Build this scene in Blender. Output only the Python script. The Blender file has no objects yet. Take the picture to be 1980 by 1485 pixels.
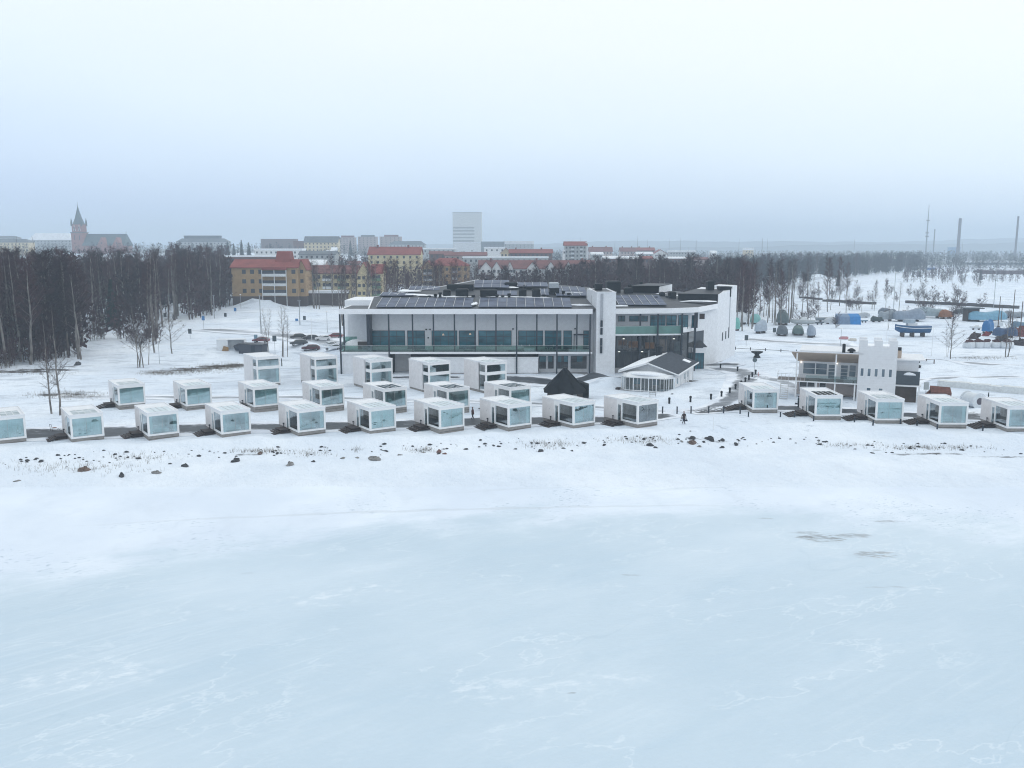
import bpy, bmesh, math, random
import numpy as np
from mathutils import Vector, Matrix
R = math.radians
random.seed(7); rng = np.random.default_rng(7)
S = bpy.context.scene
COL = S.collection

# ------------------------------------------------------------------ camera
F, HY, CZ = 1700.0, 478.0, 26.2
PITCH = math.atan((742.5 - HY) / F)
pc, ps = math.cos(PITCH), math.sin(PITCH)
cam = bpy.data.cameras.new('camera'); cam.sensor_width = 36; cam.lens = 36 * F / 1980
cam.clip_start = 0.5; cam.clip_end = 12000
co = bpy.data.objects.new('camera', cam); COL.objects.link(co)
co.location = (0, 0, CZ); co.rotation_euler = (math.pi / 2 - PITCH, 0, 0)
S.camera = co

# ------------------------------------------------------------------ world, sun, exposure
w = bpy.data.worlds.new('World'); S.world = w; w.use_nodes = True
nt = w.node_tree; nt.nodes.clear()
def N(tree, typ, **kw):
    n = tree.nodes.new(typ)
    for k, v in kw.items(): setattr(n, k, v)
    return n
SUN_EL, SUN_AZ = R(32), R(70)        # azimuth measured from +y towards +x
sky = N(nt, 'ShaderNodeTexSky', sky_type='NISHITA', sun_disc=False, sun_elevation=SUN_EL, sun_rotation=SUN_AZ, air_density=1.0, dust_density=3.0)
tc = N(nt, 'ShaderNodeTexCoord'); sep = N(nt, 'ShaderNodeSeparateXYZ')
nt.links.new(tc.outputs['Generated'], sep.inputs[0])
mp = N(nt, 'ShaderNodeMapping'); mp.inputs['Scale'].default_value = (1.6, 1.6, 5.0)
nt.links.new(tc.outputs['Generated'], mp.inputs[0])
nz = N(nt, 'ShaderNodeTexNoise'); nz.inputs['Scale'].default_value = 1.3; nz.inputs['Detail'].default_value = 4
nt.links.new(mp.outputs[0], nz.inputs['Vector'])
def M2(tree, op, a, b, clamp=False):
    n = N(tree, 'ShaderNodeMath', operation=op); n.use_clamp = clamp
    for i, v in enumerate((a, b)):
        if isinstance(v, (int, float)): n.inputs[i].default_value = v
        else: tree.links.new(v, n.inputs[i])
    return n.outputs[0]
# overcast dome: brighter overhead and towards the veiled sun on the right
t1 = M2(nt, 'MULTIPLY', M2(nt, 'SUBTRACT', nz.outputs['Fac'], 0.5), 0.09)
t2 = M2(nt, 'MULTIPLY', sep.outputs['X'], 0.10)
t3 = M2(nt, 'ADD', M2(nt, 'ADD', sep.outputs['Z'], t1), t2)
ramp = N(nt, 'ShaderNodeValToRGB'); cr = ramp.color_ramp
cr.elements[0].position = 0.0; cr.elements[0].color = (.55, .67, .89, 1)
cr.elements[1].position = 1.0; cr.elements[1].color = (.93, .98, 1.0, 1)
for p, c in ((.06, (.69, .81, .965, 1)), (.13, (.81, .91, 1.0, 1)), (.22, (.90, .96, 1.0, 1)), (.34, (.955, .99, 1.0, 1))):
    e = cr.elements.new(p); e.color = c
nt.links.new(t3, ramp.inputs[0])
gain = N(nt, 'ShaderNodeVectorMath', operation='SCALE'); gain.inputs['Scale'].default_value = 10.4
nt.links.new(ramp.outputs[0], gain.inputs[0])
mix = N(nt, 'ShaderNodeMix', data_type='RGBA'); mix.inputs[0].default_value = 0.93
nt.links.new(sky.outputs[0], mix.inputs[6]); nt.links.new(gain.outputs[0], mix.inputs[7])
bg = N(nt, 'ShaderNodeBackground'); bg.inputs['Strength'].default_value = 0.1
nt.links.new(mix.outputs[2], bg.inputs[0])
wo = N(nt, 'ShaderNodeOutputWorld'); nt.links.new(bg.outputs[0], wo.inputs[0])

sl = bpy.data.lights.new('sun', 'SUN'); sl.energy = 0.5; sl.angle = R(40); sl.color = (1, .97, .93)
so = bpy.data.objects.new('sun', sl); COL.objects.link(so)
so.rotation_euler = Vector((-math.sin(SUN_AZ) * math.cos(SUN_EL), -math.cos(SUN_AZ) * math.cos(SUN_EL), -math.sin(SUN_EL))).to_track_quat('-Z', 'Y').to_euler()
S.view_settings.view_transform = 'Standard'; S.view_settings.look = 'None'
S.view_settings.exposure = 0.13; S.view_settings.gamma = 1.0
S.cycles.max_bounces = 7; S.cycles.diffuse_bounces = 3; S.cycles.glossy_bounces = 3
S.cycles.transparent_max_bounces = 16; S.cycles.volume_bounces = 2; S.cycles.use_denoising = True; S.cycles.filter_width = 1.1

# ------------------------------------------------------------------ pixel -> world
def _d(px, py):
    b = 742.5 - py
    return (px - 990, F * pc + b * ps, -F * ps + b * pc)
def at(px, py, z=1.2):
    d = _d(px, py); t = (z - CZ) / d[2]; return (d[0] * t, d[1] * t)
def aty(px, py, Y):
    d = _d(px, py); t = Y / d[1]; return (d[0] * t, Y, CZ + d[2] * t)
def zy(py, Y): return aty(990, py, Y)[2]

# ------------------------------------------------------------------ materials
def sstep(a, b, x):
    t = np.clip((x - a) / (b - a), 0, 1); return t * t * (3 - 2 * t)
_mats = {}
def mat(name, col, rough=.7, metal=0., var=.12, scale=3., spec=.35, bump=0.0, col2=None, stretch=(1, 1, 1)):
    if name in _mats: return _mats[name]
    m = bpy.data.materials.new(name); m.use_nodes = True; t = m.node_tree
    b = t.nodes['Principled BSDF']; b.inputs['Roughness'].default_value = rough
    b.inputs['Metallic'].default_value = metal; b.inputs['Specular IOR Level'].default_value = spec
    c2 = col2 or tuple(min(1, v * (1 + var)) for v in col); c1 = col if col2 else tuple(v * (1 - var) for v in col)
    tcn = N(t, 'ShaderNodeTexCoord'); mpn = N(t, 'ShaderNodeMapping'); mpn.inputs['Scale'].default_value = stretch
    t.links.new(tcn.outputs['Object'], mpn.inputs[0])
    n = N(t, 'ShaderNodeTexNoise'); n.inputs['Scale'].default_value = scale; n.inputs['Detail'].default_value = 5
    t.links.new(mpn.outputs[0], n.inputs['Vector'])
    r = N(t, 'ShaderNodeValToRGB'); r.color_ramp.elements[0].color = (*c1, 1); r.color_ramp.elements[1].color = (*c2, 1)
    r.color_ramp.elements[0].position = .3; r.color_ramp.elements[1].position = .7
    t.links.new(n.outputs['Fac'], r.inputs[0]); t.links.new(r.outputs[0], b.inputs['Base Color'])
    if bump:
        bp = N(t, 'ShaderNodeBump'); bp.inputs['Strength'].default_value = bump; bp.inputs['Distance'].default_value = .1
        t.links.new(n.outputs['Fac'], bp.inputs['Height']); t.links.new(bp.outputs[0], b.inputs['Normal'])
    _mats[name] = m; return m
def boards(name, col, width=.14, axis='X', depth=.75, rough=.6, var=.06):
    """painted boarding: thin joints repeating along one axis"""
    if name in _mats: return _mats[name]
    m = mat(name, col, rough, var=var, scale=1.5); t = m.node_tree; b = t.nodes['Principled BSDF']
    tcn = N(t, 'ShaderNodeTexCoord'); sp = N(t, 'ShaderNodeSeparateXYZ'); t.links.new(tcn.outputs['Object'], sp.inputs[0])
    if axis == 'XY': s = M2(t, 'ADD', sp.outputs['X'], sp.outputs['Y'])
    else: s = sp.outputs[axis]
    f = M2(t, 'FRACT', M2(t, 'DIVIDE', s, width), 0)
    g = M2(t, 'LESS_THAN', f, .12)
    src = b.inputs['Base Color'].links[0].from_socket
    mx = N(t, 'ShaderNodeMix', data_type='RGBA', blend_type='MULTIPLY')
    t.links.new(M2(t, 'MULTIPLY', g, 1.0), mx.inputs[0]); t.links.new(src, mx.inputs[6]); mx.inputs[7].default_value = (depth, depth, depth, 1)
    t.links.new(mx.outputs[2], b.inputs['Base Color']); return m
def glass(name, tint, refl=.12, rough=.02):
    if name in _mats: return _mats[name]
    m = bpy.data.materials.new(name); m.use_nodes = True; t = m.node_tree; t.nodes.clear()
    o = N(t, 'ShaderNodeOutputMaterial'); tr = N(t, 'ShaderNodeBsdfTransparent'); tr.inputs[0].default_value = (*tint, 1)
    gl = N(t, 'ShaderNodeBsdfGlossy'); gl.inputs['Roughness'].default_value = rough; gl.inputs[0].default_value = (.85, .95, 1, 1)
    lw = N(t, 'ShaderNodeFresnel'); lw.inputs[0].default_value = 1.5
    nz_ = N(t, 'ShaderNodeTexNoise'); nz_.inputs['Scale'].default_value = .7
    tcn = N(t, 'ShaderNodeTexCoord'); t.links.new(tcn.outputs['Object'], nz_.inputs['Vector'])
    k = M2(t, 'ADD', lw.outputs[0], M2(t, 'MULTIPLY', nz_.outputs['Fac'], refl), True)
    mx = N(t, 'ShaderNodeMixShader'); t.links.new(k, mx.inputs[0]); t.links.new(tr.outputs[0], mx.inputs[1]); t.links.new(gl.outputs[0], mx.inputs[2])
    t.links.new(mx.outputs[0], o.inputs[0]); _mats[name] = m; return m
def glow(name, col, strength):
    if name in _mats: return _mats[name]
    m = bpy.data.materials.new(name); m.use_nodes = True; t = m.node_tree; b = t.nodes['Principled BSDF']
    b.inputs['Base Color'].default_value = (*col, 1); b.inputs['Emission Color'].default_value = (*col, 1); b.inputs['Emission Strength'].default_value = strength
    _mats[name] = m; return m

# ------------------------------------------------------------------ mesh builder
class MB:
    def __init__(s): s.v = []; s.f = []
    def quadm(s, pts):
        k = len(s.v); s.v += [tuple(p) for p in pts]; s.f.append(tuple(range(k, k + len(pts)))); return s
    def box(s, x0, x1, y0, y1, z0, z1):
        return s.hexa([(x0, y0, z0), (x1, y0, z0), (x1, y1, z0), (x0, y1, z0)], [(x0, y0, z1), (x1, y0, z1), (x1, y1, z1), (x0, y1, z1)])
    def hexa(s, b, t):
        k = len(s.v); n = len(b); s.v += [tuple(p) for p in b] + [tuple(p) for p in t]
        s.f.append(tuple(k + i for i in reversed(range(n)))); s.f.append(tuple(k + n + i for i in range(n)))
        for i in range(n):
            j = (i + 1) % n; s.f.append((k + i, k + j, k + n + j, k + n + i))
        return s
    def prism(s, poly, z0, z1):
        return s.hexa([(x, y, z0) for x, y in poly], [(x, y, z1) for x, y in poly])
    def wall(s, p, q, z0, z1, th=.3, zt=None):
        """upright slab from plan point p to q, thickness th to the far side (left of p->q)"""
        d = Vector((q[0] - p[0], q[1] - p[1])); d.normalize(); n = (-d.y * th, d.x * th)
        zt = z1 if zt is None else zt
        b = [(p[0], p[1], z0), (q[0], q[1], z0), (q[0] + n[0], q[1] + n[1], z0), (p[0] + n[0], p[1] + n[1], z0)]
        t = [(p[0], p[1], z1), (q[0], q[1], zt), (q[0] + n[0], q[1] + n[1], zt), (p[0] + n[0], p[1] + n[1], z1)]
        return s.hexa(b, t)
    def tube(s, pts, rad, n=6, cap=True):
        pts = [Vector(p) for p in pts]; k0 = len(s.v)
        if not isinstance(rad, (list, tuple)): rad = [rad] * len(pts)
        for i, p in enumerate(pts):
            d = (pts[min(i + 1, len(pts) - 1)] - pts[max(i - 1, 0)]); d.normalize()
            a = d.orthogonal().normalized() if abs(d.z) < .9 else Vector((1, 0, 0)) - d * d.x
            a.normalize(); b = d.cross(a)
            for j in range(n):
                an = 2 * math.pi * j / n; s.v.append(tuple(p + (a * math.cos(an) + b * math.sin(an)) * rad[i]))
        for i in range(len(pts) - 1):
            for j in range(n):
                a = k0 + i * n + j; b = k0 + i * n + (j + 1) % n; s.f.append((a, b, b + n, a + n))
        if cap:
            s.f.append(tuple(k0 + j for j in reversed(range(n)))); m = k0 + (len(pts) - 1) * n; s.f.append(tuple(m + j for j in range(n)))
        return s
    def lathe(s, prof, c=(0, 0, 0), n=12, ph=0., sx=1., sy=1.):
        k0 = len(s.v)
        for r, z in prof:
            for j in range(n):
                a = 2 * math.pi * j / n + ph; s.v.append((c[0] + r * math.cos(a) * sx, c[1] + r * math.sin(a) * sy, c[2] + z))
        for i in range(len(prof) - 1):
            for j in range(n):
                a = k0 + i * n + j; b = k0 + i * n + (j + 1) % n; s.f.append((a, b, b + n, a + n))
        s.f.append(tuple(k0 + j for j in reversed(range(n)))); m = k0 + (len(prof) - 1) * n; s.f.append(tuple(m + j for j in range(n)))
        return s
    def blob(s, c, r, seed=0, nu=10, nv=7, jit=.15, flat=.0):
        rr = random.Random(seed); k0 = len(s.v); ph = [rr.uniform(0, 6.3) for _ in range(6)]
        for i in range(nv + 1):
            th = math.pi * i / nv
            for j in range(nu):
                a = 2 * math.pi * j / nu
                k = 1 + jit * (math.sin(2 * a + ph[0]) * math.sin(th) + .7 * math.sin(3 * a + 2 * th + ph[1]) + .5 * math.cos(4 * th + a + ph[2])) + rr.uniform(-jit, jit) * .4
                z = math.cos(th) * k
                if z < flat: z = flat
                s.v.append((c[0] + r[0] * math.sin(th) * math.cos(a) * k, c[1] + r[1] * math.sin(th) * math.sin(a) * k, c[2] + r[2] * z))
        for i in range(nv):
            for j in range(nu):
                a = k0 + i * nu + j; b = k0 + i * nu + (j + 1) % nu; s.f.append((a, a + nu, b + nu, b))
        return s
    def xf(s, M):
        s.v = [tuple(M @ Vector(p)) for p in s.v]; return s
    def build(s, name, m, parent=None, world=False, smooth=False):
        me = bpy.data.meshes.new(name); v = s.v
        if world and parent is not None:
            ox, oy, oz = OFF.get(parent.name, (0, 0, 0)); v = [(x - ox, y - oy, z - oz) for x, y, z in v]
        me.from_pydata(v, [], s.f); me.materials.append(m)
        if smooth: me.polygons.foreach_set('use_smooth', [True] * len(me.polygons))
        me.update(); o = bpy.data.objects.new(name, me); COL.objects.link(o)
        if parent is not None:
            o.parent = parent
            if world: OFF[o.name] = OFF.get(parent.name, (0, 0, 0))
        return o
OFF = {}
def tag(o, label=None, cat=None, group=None, kind=None):
    if label: o['label'] = label
    if cat: o['category'] = cat
    if group: o['group'] = group
    if kind: o['kind'] = kind
    return o
def thing(name, label, cat, loc=(0, 0, 0), rz=0., group=None, scale=1.):
    o = bpy.data.objects.new(name, None); o.empty_display_size = .5; COL.objects.link(o)
    o.location = loc; o.rotation_euler = (0, 0, rz); o.scale = (scale,) * 3; OFF[o.name] = tuple(loc)
    return tag(o, label, cat, group)
def kids(o): return [c for c in o.children]
def copy_tree(o, parent=None):
    c = o.copy(); COL.objects.link(c)
    if parent is not None: c.parent = parent
    for ch in list(o.children): copy_tree(ch, c)
    return c
def dup(o, loc, rz=0., label=None, group=None, scale=None):
    c = copy_tree(o); c.location = loc; c.rotation_euler = (0, 0, rz)
    if scale: c.scale = scale if isinstance(scale, tuple) else (scale,) * 3
    if label: c['label'] = label
    if group: c['group'] = group
    return c
def fast_mesh(name, V, Q, m, smooth=False):
    """numpy verts (n,3) and quads (m,4)"""
    me = bpy.data.meshes.new(name); V = np.asarray(V, np.float32); Q = np.asarray(Q, np.int32)
    me.vertices.add(len(V)); me.vertices.foreach_set('co', V.ravel())
    me.loops.add(Q.size); me.loops.foreach_set('vertex_index', Q.ravel())
    me.polygons.add(len(Q)); me.polygons.foreach_set('loop_start', np.arange(0, Q.size, 4, dtype=np.int32))
    me.polygons.foreach_set('loop_total', np.full(len(Q), 4, np.int32))
    if smooth: me.polygons.foreach_set('use_smooth', np.ones(len(Q), bool))
    me.update(calc_edges=True); me.materials.append(m); return me

# ------------------------------------------------------------------ terrain height
def noise2(x, y, sc, seed):
    """cheap smooth value noise"""
    x = np.asarray(x, float) / sc; y = np.asarray(y, float) / sc
    xi = np.floor(x).astype(np.int64); yi = np.floor(y).astype(np.int64); fx = x - xi; fy = y - yi
    fx = fx * fx * (3 - 2 * fx); fy = fy * fy * (3 - 2 * fy)
    def h(a, b):
        n = (a * 374761393 + b * 668265263 + seed * 2147483647) & 0xffffffff
        n = ((n ^ (n >> 13)) * 1274126177) & 0xffffffff
        return ((n ^ (n >> 16)) & 0xffff) / 65535.0
    return (h(xi, yi) * (1 - fx) + h(xi + 1, yi) * fx) * (1 - fy) + (h(xi, yi + 1) * (1 - fx) + h(xi + 1, yi + 1) * fx) * fy - .5
BX = [-400, -80, -57, -10, 18, 24, 34, 45, 60, 70, 90, 400]
BY = [96, 107.5, 109.8, 116, 119.0, 119.8, 124, 124.5, 117.8, 114.6, 109, 96]
MOUNDS = []   # x, y, rx, ry, h, rot
def mound(px, py, rx, ry, h, rot=0., z=1.2):
    x, y = at(px, py, z); MOUNDS.append((x, y, rx, ry, h, rot))
for a in ((1178, 745, 5.5, 3.2, 1.9, -.1), (1150, 735, 4, 3, 1.3, .2), (1270, 777, 9, 2.2, .9, 0), (1390, 748, 9, 6, 1.0, .3), (1345, 762, 7, 4, .8, 0),
          (1550, 712, 6, 4, 1.0, .2), (1430, 690, 9, 5, .9, .2), (1490, 700, 8, 5, .9, -.2),
          (720, 672, 6, 4, 1.6, .3), (665, 684, 5, 4, 1.5, 0), (596, 676, 8, 3, 1.6, -.4), (560, 690, 7, 5, 1.2, 0), (450, 684, 14, 3.5, 1.3, 0),
          (1655, 668, 7, 3, 1.0, 0), (1665, 662, 4, 2, .8, .3), (1880, 742, 16, 2.5, 1.0, -.15), (1900, 800, 4, 2.5, .8, 0), (1930, 715, 20, 3, .9, -.1), (1800, 705, 9, 3, 1.0, 0),
          (1550, 650, 12, 3, .9, -.1), (1450, 645, 9, 2, .9, -.1), (110, 735, 14, 5, .8, .1), (240, 675, 18, 4, .9, 0), (30, 755, 12, 4, .6, 0), (350, 690, 12, 5, .7, 0)):
    mound(*a)
for a in ((528, 593, 9, 6, 5.2, .2), (500, 597, 9, 5, 3.5, 0), (598, 590, 10, 5, 3.0, 0), (385, 590, 8, 5, 2.5, 0), (440, 592, 9, 5, 2.0, 0),
          (365, 600, 8, 5, 2.2, 0), (600, 612, 12, 4, 1.4, .1), (470, 618, 10, 3, 1.2, 0), (560, 625, 12, 3, 1.3, .1)):
    mound(*a, z=2.5)
for a in ((1575, 545, 14, 7, 5.5, 0), (1890, 540, 24, 8, 5, .0), (1840, 534, 16, 8, 6, 0), (1950, 538, 18, 8, 6, 0), (1620, 560, 20, 6, 2.5, 0), (1540, 550, 12, 6, 3, 0), (1770, 545, 22, 7, 2.6, 0), (1700, 535, 20, 8, 4, 0)):
    mound(*a, z=1.5)
def H(x, y):
    x = np.asarray(x, float); y = np.asarray(y, float)
    yb = np.interp(x, BX, BY) + noise2(x, y * 0, 5, 3) * 1.0
    z = -.35 + .75 * sstep(88, 101, y) + .85 * sstep(yb - 6.0, yb - 1.2, y)
    left = sstep(.12, -.28, x / np.maximum(y, 1))
    z = z + sstep(185, 380, y) * (.6 + 1.4 * left) + left * sstep(330, 1000, y) * 14 + sstep(500, 1300, y) * 3
    z = z + np.exp(-((y - yb + 1.6) / 1.1) ** 2) * (.38 + .5 * noise2(x, y * 0, 3.3, 17) + .25 * noise2(x, y, 1.2, 18))
    near = sstep(104, 112, y) * (1 - sstep(300, 500, y) * .5)
    z = z + near * (noise2(x, y, 9, 1) * .35 + noise2(x, y, 3.2, 2) * .16) * .8
    z = z + sstep(92, 98, y) * (1 - sstep(110, 116, y)) * (noise2(x, y, 3.0, 5) * .2 + noise2(x, y, 1.3, 8) * .1)
    for mx_, my_, rx, ry, h, rot in MOUNDS:
        dx, dy = x - mx_, y - my_; c, s = math.cos(rot), math.sin(rot)
        u = (dx * c + dy * s) / rx; v = (-dx * s + dy * c) / ry; q = u * u + v * v
        z = z + np.where(q < 9, h * np.exp(-q * 1.3) * (1 + .6 * noise2(x, y, 2.2, 11)), 0)
    return z
def h1(x, y): return float(H(np.array([x]), np.array([y]))[0])
def gp(px, py):
    z = 1.2
    for _ in range(25):
        x, y = at(px, py, z); z = .5 * z + .5 * h1(x, y)
    x, y = at(px, py, z); return (x, y, h1(x, y))
def pxw(px, Y): return aty(px, 640, Y)[0]
# ------------------------------------------------------------------ snow ground, ice, paths
def snow_nodes(m, kind):
    t = m.node_tree; b = t.nodes['Principled BSDF']; b.inputs['Roughness'].default_value = .85; b.inputs['Specular IOR Level'].default_value = .2
    tcn = N(t, 'ShaderNodeTexCoord'); P = tcn.outputs['Object']
    def noise(scale, detail=4, stretch=None, rot=0., rough=.55):
        v = P
        if stretch:
            mm = N(t, 'ShaderNodeMapping'); mm.inputs['Scale'].default_value = tuple(1 / q for q in stretch); mm.inputs['Rotation'].default_value = (0, 0, rot)
            mm.vector_type = 'TEXTURE'; t.links.new(P, mm.inputs[0]); v = mm.outputs[0]
        n = N(t, 'ShaderNodeTexNoise'); n.inputs['Scale'].default_value = scale; n.inputs['Detail'].default_value = detail; n.inputs['Roughness'].default_value = rough
        t.links.new(v, n.inputs['Vector']); return n.outputs['Fac']
    def ss(a, b_, v):
        n = N(t, 'ShaderNodeMapRange', interpolation_type='SMOOTHSTEP')
        for i, q in enumerate((a, b_)): n.inputs[1 + i].default_value = q
        t.links.new(v, n.inputs[0]); return n.outputs[0]
    def mixc(f, a, b_):
        n = N(t, 'ShaderNodeMix', data_type='RGBA')
        if isinstance(f, float): n.inputs[0].default_value = f
        else: t.links.new(f, n.inputs[0])
        for i, q in ((6, a), (7, b_)):
            if isinstance(q, tuple): n.inputs[i].default_value = (*q, 1)
            else: t.links.new(q, n.inputs[i])
        return n.outputs[2]
    sp = N(t, 'ShaderNodeSeparateXYZ'); t.links.new(P, sp.inputs[0])
    return t, b, P, sp, noise, ss, mixc

gm = bpy.data.materials.new('snow_ground'); gm.use_nodes = True
t, b, P, sp, noise, ss, mixc = snow_nodes(gm, 'ground')
c = mixc(ss(.35, .7, noise(.06, 5)), (.68, .755, .85), (.79, .85, .92))
c = mixc(M2(t, 'MULTIPLY', ss(.52, .72, noise(.35, 6, (1, .45, 1), .2)), .35), c, (.62, .68, .77))
# trodden and driven bands: stretched grey streaks, only away from the beach
far = ss(118., 150., sp.outputs['Y'])
st = M2(t, 'MULTIPLY', M2(t, 'MULTIPLY', ss(.50, .66, noise(.32, 7, (.38, 1.1, 1), .12, .66)), far), .62)
c = mixc(st, c, (.40, .45, .52))
lump = M2(t, 'MULTIPLY', M2(t, 'MULTIPLY', ss(.58, .66, noise(1.1, 5, (.5, 1, 1), .15, .65)), ss(.44, .58, noise(.10, 3))), ss(112., 122., sp.outputs['Y']))
c = mixc(M2(t, 'MULTIPLY', lump, .72), c, (.43, .49, .57))
# dead tufts and soil specks on the shore strip
strip = M2(t, 'MULTIPLY', ss(96., 101., sp.outputs['Y']), ss(113., 107., sp.outputs['Y']))
spk = M2(t, 'MULTIPLY', M2(t, 'MULTIPLY', ss(.66, .72, noise(2.3, 6, None, 0, .7)), ss(.5, .6, noise(.15, 3))), strip)
c = mixc(M2(t, 'MULTIPLY', spk, .7), c, (.24, .24, .24))
at_ = N(t, 'ShaderNodeAttribute', attribute_name='soil')
sm = M2(t, 'MULTIPLY', at_.outputs['Fac'], 1.0)
sn = ss(.62, .76, M2(t, 'ADD', M2(t, 'MULTIPLY', noise(.7, 8, (.8, 1.2, 1), 0, .72), .9), M2(t, 'MULTIPLY', sm, .30)))
c = mixc(M2(t, 'MULTIPLY', sn, sm), c, (.055, .052, .052))
t.links.new(c, b.inputs['Base Color'])
bp = N(t, 'ShaderNodeBump'); bp.inputs['Strength'].default_value = .85; bp.inputs['Distance'].default_value = .5
hh = M2(t, 'ADD', noise(.8, 6, None, 0, .6), M2(t, 'MULTIPLY', noise(.25, 4, (.3, 1, 1)), 1.2)); t.links.new(hh, bp.inputs['Height']); t.links.new(bp.outputs[0], b.inputs['Normal'])

def axis(segs):
    out = [segs[0][0]]
    for a, b_, st_ in segs:
        n = max(1, int(round((b_ - a) / st_))); out += list(a + (b_ - a) * (np.arange(n) + 1) / n)
    return np.array(out)
gx = axis([(-4200, -1200, 250), (-1200, -400, 50), (-400, -150, 6), (-150, -85, 1.6), (-85, 85, .7), (85, 150, 1.6), (150, 400, 6), (400, 1200, 50), (1200, 4200, 250)])
gy = axis([(86, 150, .6), (150, 240, .9), (240, 420, 2.5), (420, 700, 7), (700, 1300, 40), (1300, 6200, 250)])
X, Y = np.meshgrid(gx, gy); Z = H(X.ravel(), Y.ravel())
nx, ny = len(gx), len(gy)
i = np.arange(nx * ny).reshape(ny, nx); Q = np.stack([i[:-1, :-1], i[:-1, 1:], i[1:, 1:], i[1:, :-1]], -1).reshape(-1, 4)
me = fast_mesh('ground', np.stack([X.ravel(), Y.ravel(), Z], 1), Q, gm, True)
import bisect
_gx, _gy, _Z = list(gx), list(gy), Z.reshape(ny, nx)
def h1(x, y):
    """height of the ground mesh itself"""
    i = min(max(bisect.bisect(_gx, x) - 1, 0), nx - 2); j = min(max(bisect.bisect(_gy, y) - 1, 0), ny - 2)
    u = min(max((x - _gx[i]) / (_gx[i + 1] - _gx[i]), 0), 1); v = min(max((y - _gy[j]) / (_gy[j + 1] - _gy[j]), 0), 1)
    return float((_Z[j, i] * (1 - u) + _Z[j, i + 1] * u) * (1 - v) + (_Z[j + 1, i] * (1 - u) + _Z[j + 1, i + 1] * u) * v)
SOIL = []   # px, py, rx, ry, strength  (bare soil, dead grass)
for a in ((335, 720, 6, 1.5, .9), (380, 716, 7, 2.2, 1.), (425, 711, 6, 2.6, 1.), (460, 708, 4, 2.0, 1.), (300, 724, 5, 1.2, .8), (120, 768, 6, 1.4, 1.), (180, 763, 4, .8, .8), (60, 770, 5, 1.2, .6), (30, 722, 10, 2.5, 1.), (90, 718, 8, 2, 1.), (125, 712, 5, 1.4, .8),
          (480, 873, 2.2, .5, .9), (520, 870, 2.6, .35, .9), (380, 876, 2.2, .3, .7), (430, 880, 1.5, .4, .6), (1390, 848, 2, .5, .8), (1340, 846, 2, .5, .7), (1800, 870, 7, .5, .9), (1720, 862, 5, .4, .7), (1940, 876, 6, .5, .9),
          (1868, 694, 7, .9, .8), (1950, 693, 5, .9, .8), (835, 855, 4, .4, .4), (150, 880, 4, .4, .4)):
    x_, y_ = at(a[0], a[1], .9); SOIL.append((x_, y_, *a[2:]))
sa = np.zeros(nx * ny); xr, yr = X.ravel(), Y.ravel()
for x_, y_, rx, ry, s_ in SOIL:
    q = ((xr - x_) / rx) ** 2 + ((yr - y_) / ry) ** 2; sa = np.maximum(sa, s_ * np.clip(1.4 - q, 0, 1))
sa = np.maximum(sa, sstep(850, 1150, yr) * .95)     # wooded country beyond the town
# forest floor shows through under the trees on the left
fl = sstep(-.50, -.545, xr / np.maximum(yr, 1)) * sstep(178, 186, yr) * .5; sa = np.maximum(sa, fl)
A = me.attributes.new('soil', 'FLOAT', 'POINT'); A.data.foreach_set('value', sa.astype(np.float32))
go = bpy.data.objects.new('ground', me); COL.objects.link(go); tag(go, 'snow covered shore and town ground reaching back to the horizon', 'ground', kind='structure')

im = bpy.data.materials.new('lake_ice'); im.use_nodes = True
t, b, P, sp, noise, ss, mixc = snow_nodes(im, 'ice')
px_, py_ = sp.outputs['X'], sp.outputs['Y']
dx = M2(t, 'SUBTRACT', px_, 16.); yb = M2(t, 'SUBTRACT', 84.5, M2(t, 'MULTIPLY', M2(t, 'MULTIPLY', dx, dx), .0056))
n1 = noise(.10, 5, (1, 1.6, 1), .3); n2 = noise(.5, 6, (.35, 1.3, 1), .35, .65)
def half(v, k): return M2(t, 'MULTIPLY', M2(t, 'SUBTRACT', v, .5), k)
e = M2(t, 'ADD', M2(t, 'SUBTRACT', py_, yb), M2(t, 'ADD', half(n1, 24.), M2(t, 'ADD', half(n2, 9.), half(noise(1.5, 7, (.8, 1.3, 1), .3, .72), 8.))))
shore = ss(-5.5, 5.0, e)
streak = M2(t, 'MULTIPLY', ss(.48, .66, noise(.34, 6, (.22, 1.5, 1), .55, .66)), ss(.45, .62, noise(.045, 3)))
crack = ss(.54, .62, noise(.8, 7, (.10, 2.6, 1), .62, .6))
patch = M2(t, 'MULTIPLY', ss(.57, .70, noise(.075, 4, (.7, 1.6, 1), .3)), ss(.48, .62, noise(.8, 8, (.9, 1.4, 1), .3, .74)))
ice = mixc(ss(.3, .7, noise(.03, 4)), (.49, .605, .70), (.555, .66, .745))
ice = mixc(M2(t, 'MULTIPLY', ss(.5, .75, noise(.18, 5, (.35, 1.4, 1), .5)), .5), ice, (.46, .59, .70))
ice = mixc(M2(t, 'MULTIPLY', streak, .10), ice, (.74, .81, .88))
grain = ss(.50, .68, noise(2.2, 8, (.6, 1.4, 1), .4, .72))
ice = mixc(M2(t, 'MULTIPLY', grain, .10), ice, (.74, .81, .88))
ice = mixc(M2(t, 'MULTIPLY', ss(.46, .70, noise(.16, 6, (.6, 1.3, 1), .7, .68)), .22), ice, (.66, .75, .83))
tracks = M2(t, 'MULTIPLY', M2(t, 'MULTIPLY', ss(.54, .62, noise(1.0, 5, (.035, 3.2, 1), .72, .55)), ss(.46, .60, noise(.05, 3, None, 0, .5))), ss(2., -14., px_))
ice = mixc(M2(t, 'MULTIPLY', tracks, .17), ice, (.75, .82, .89))
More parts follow.
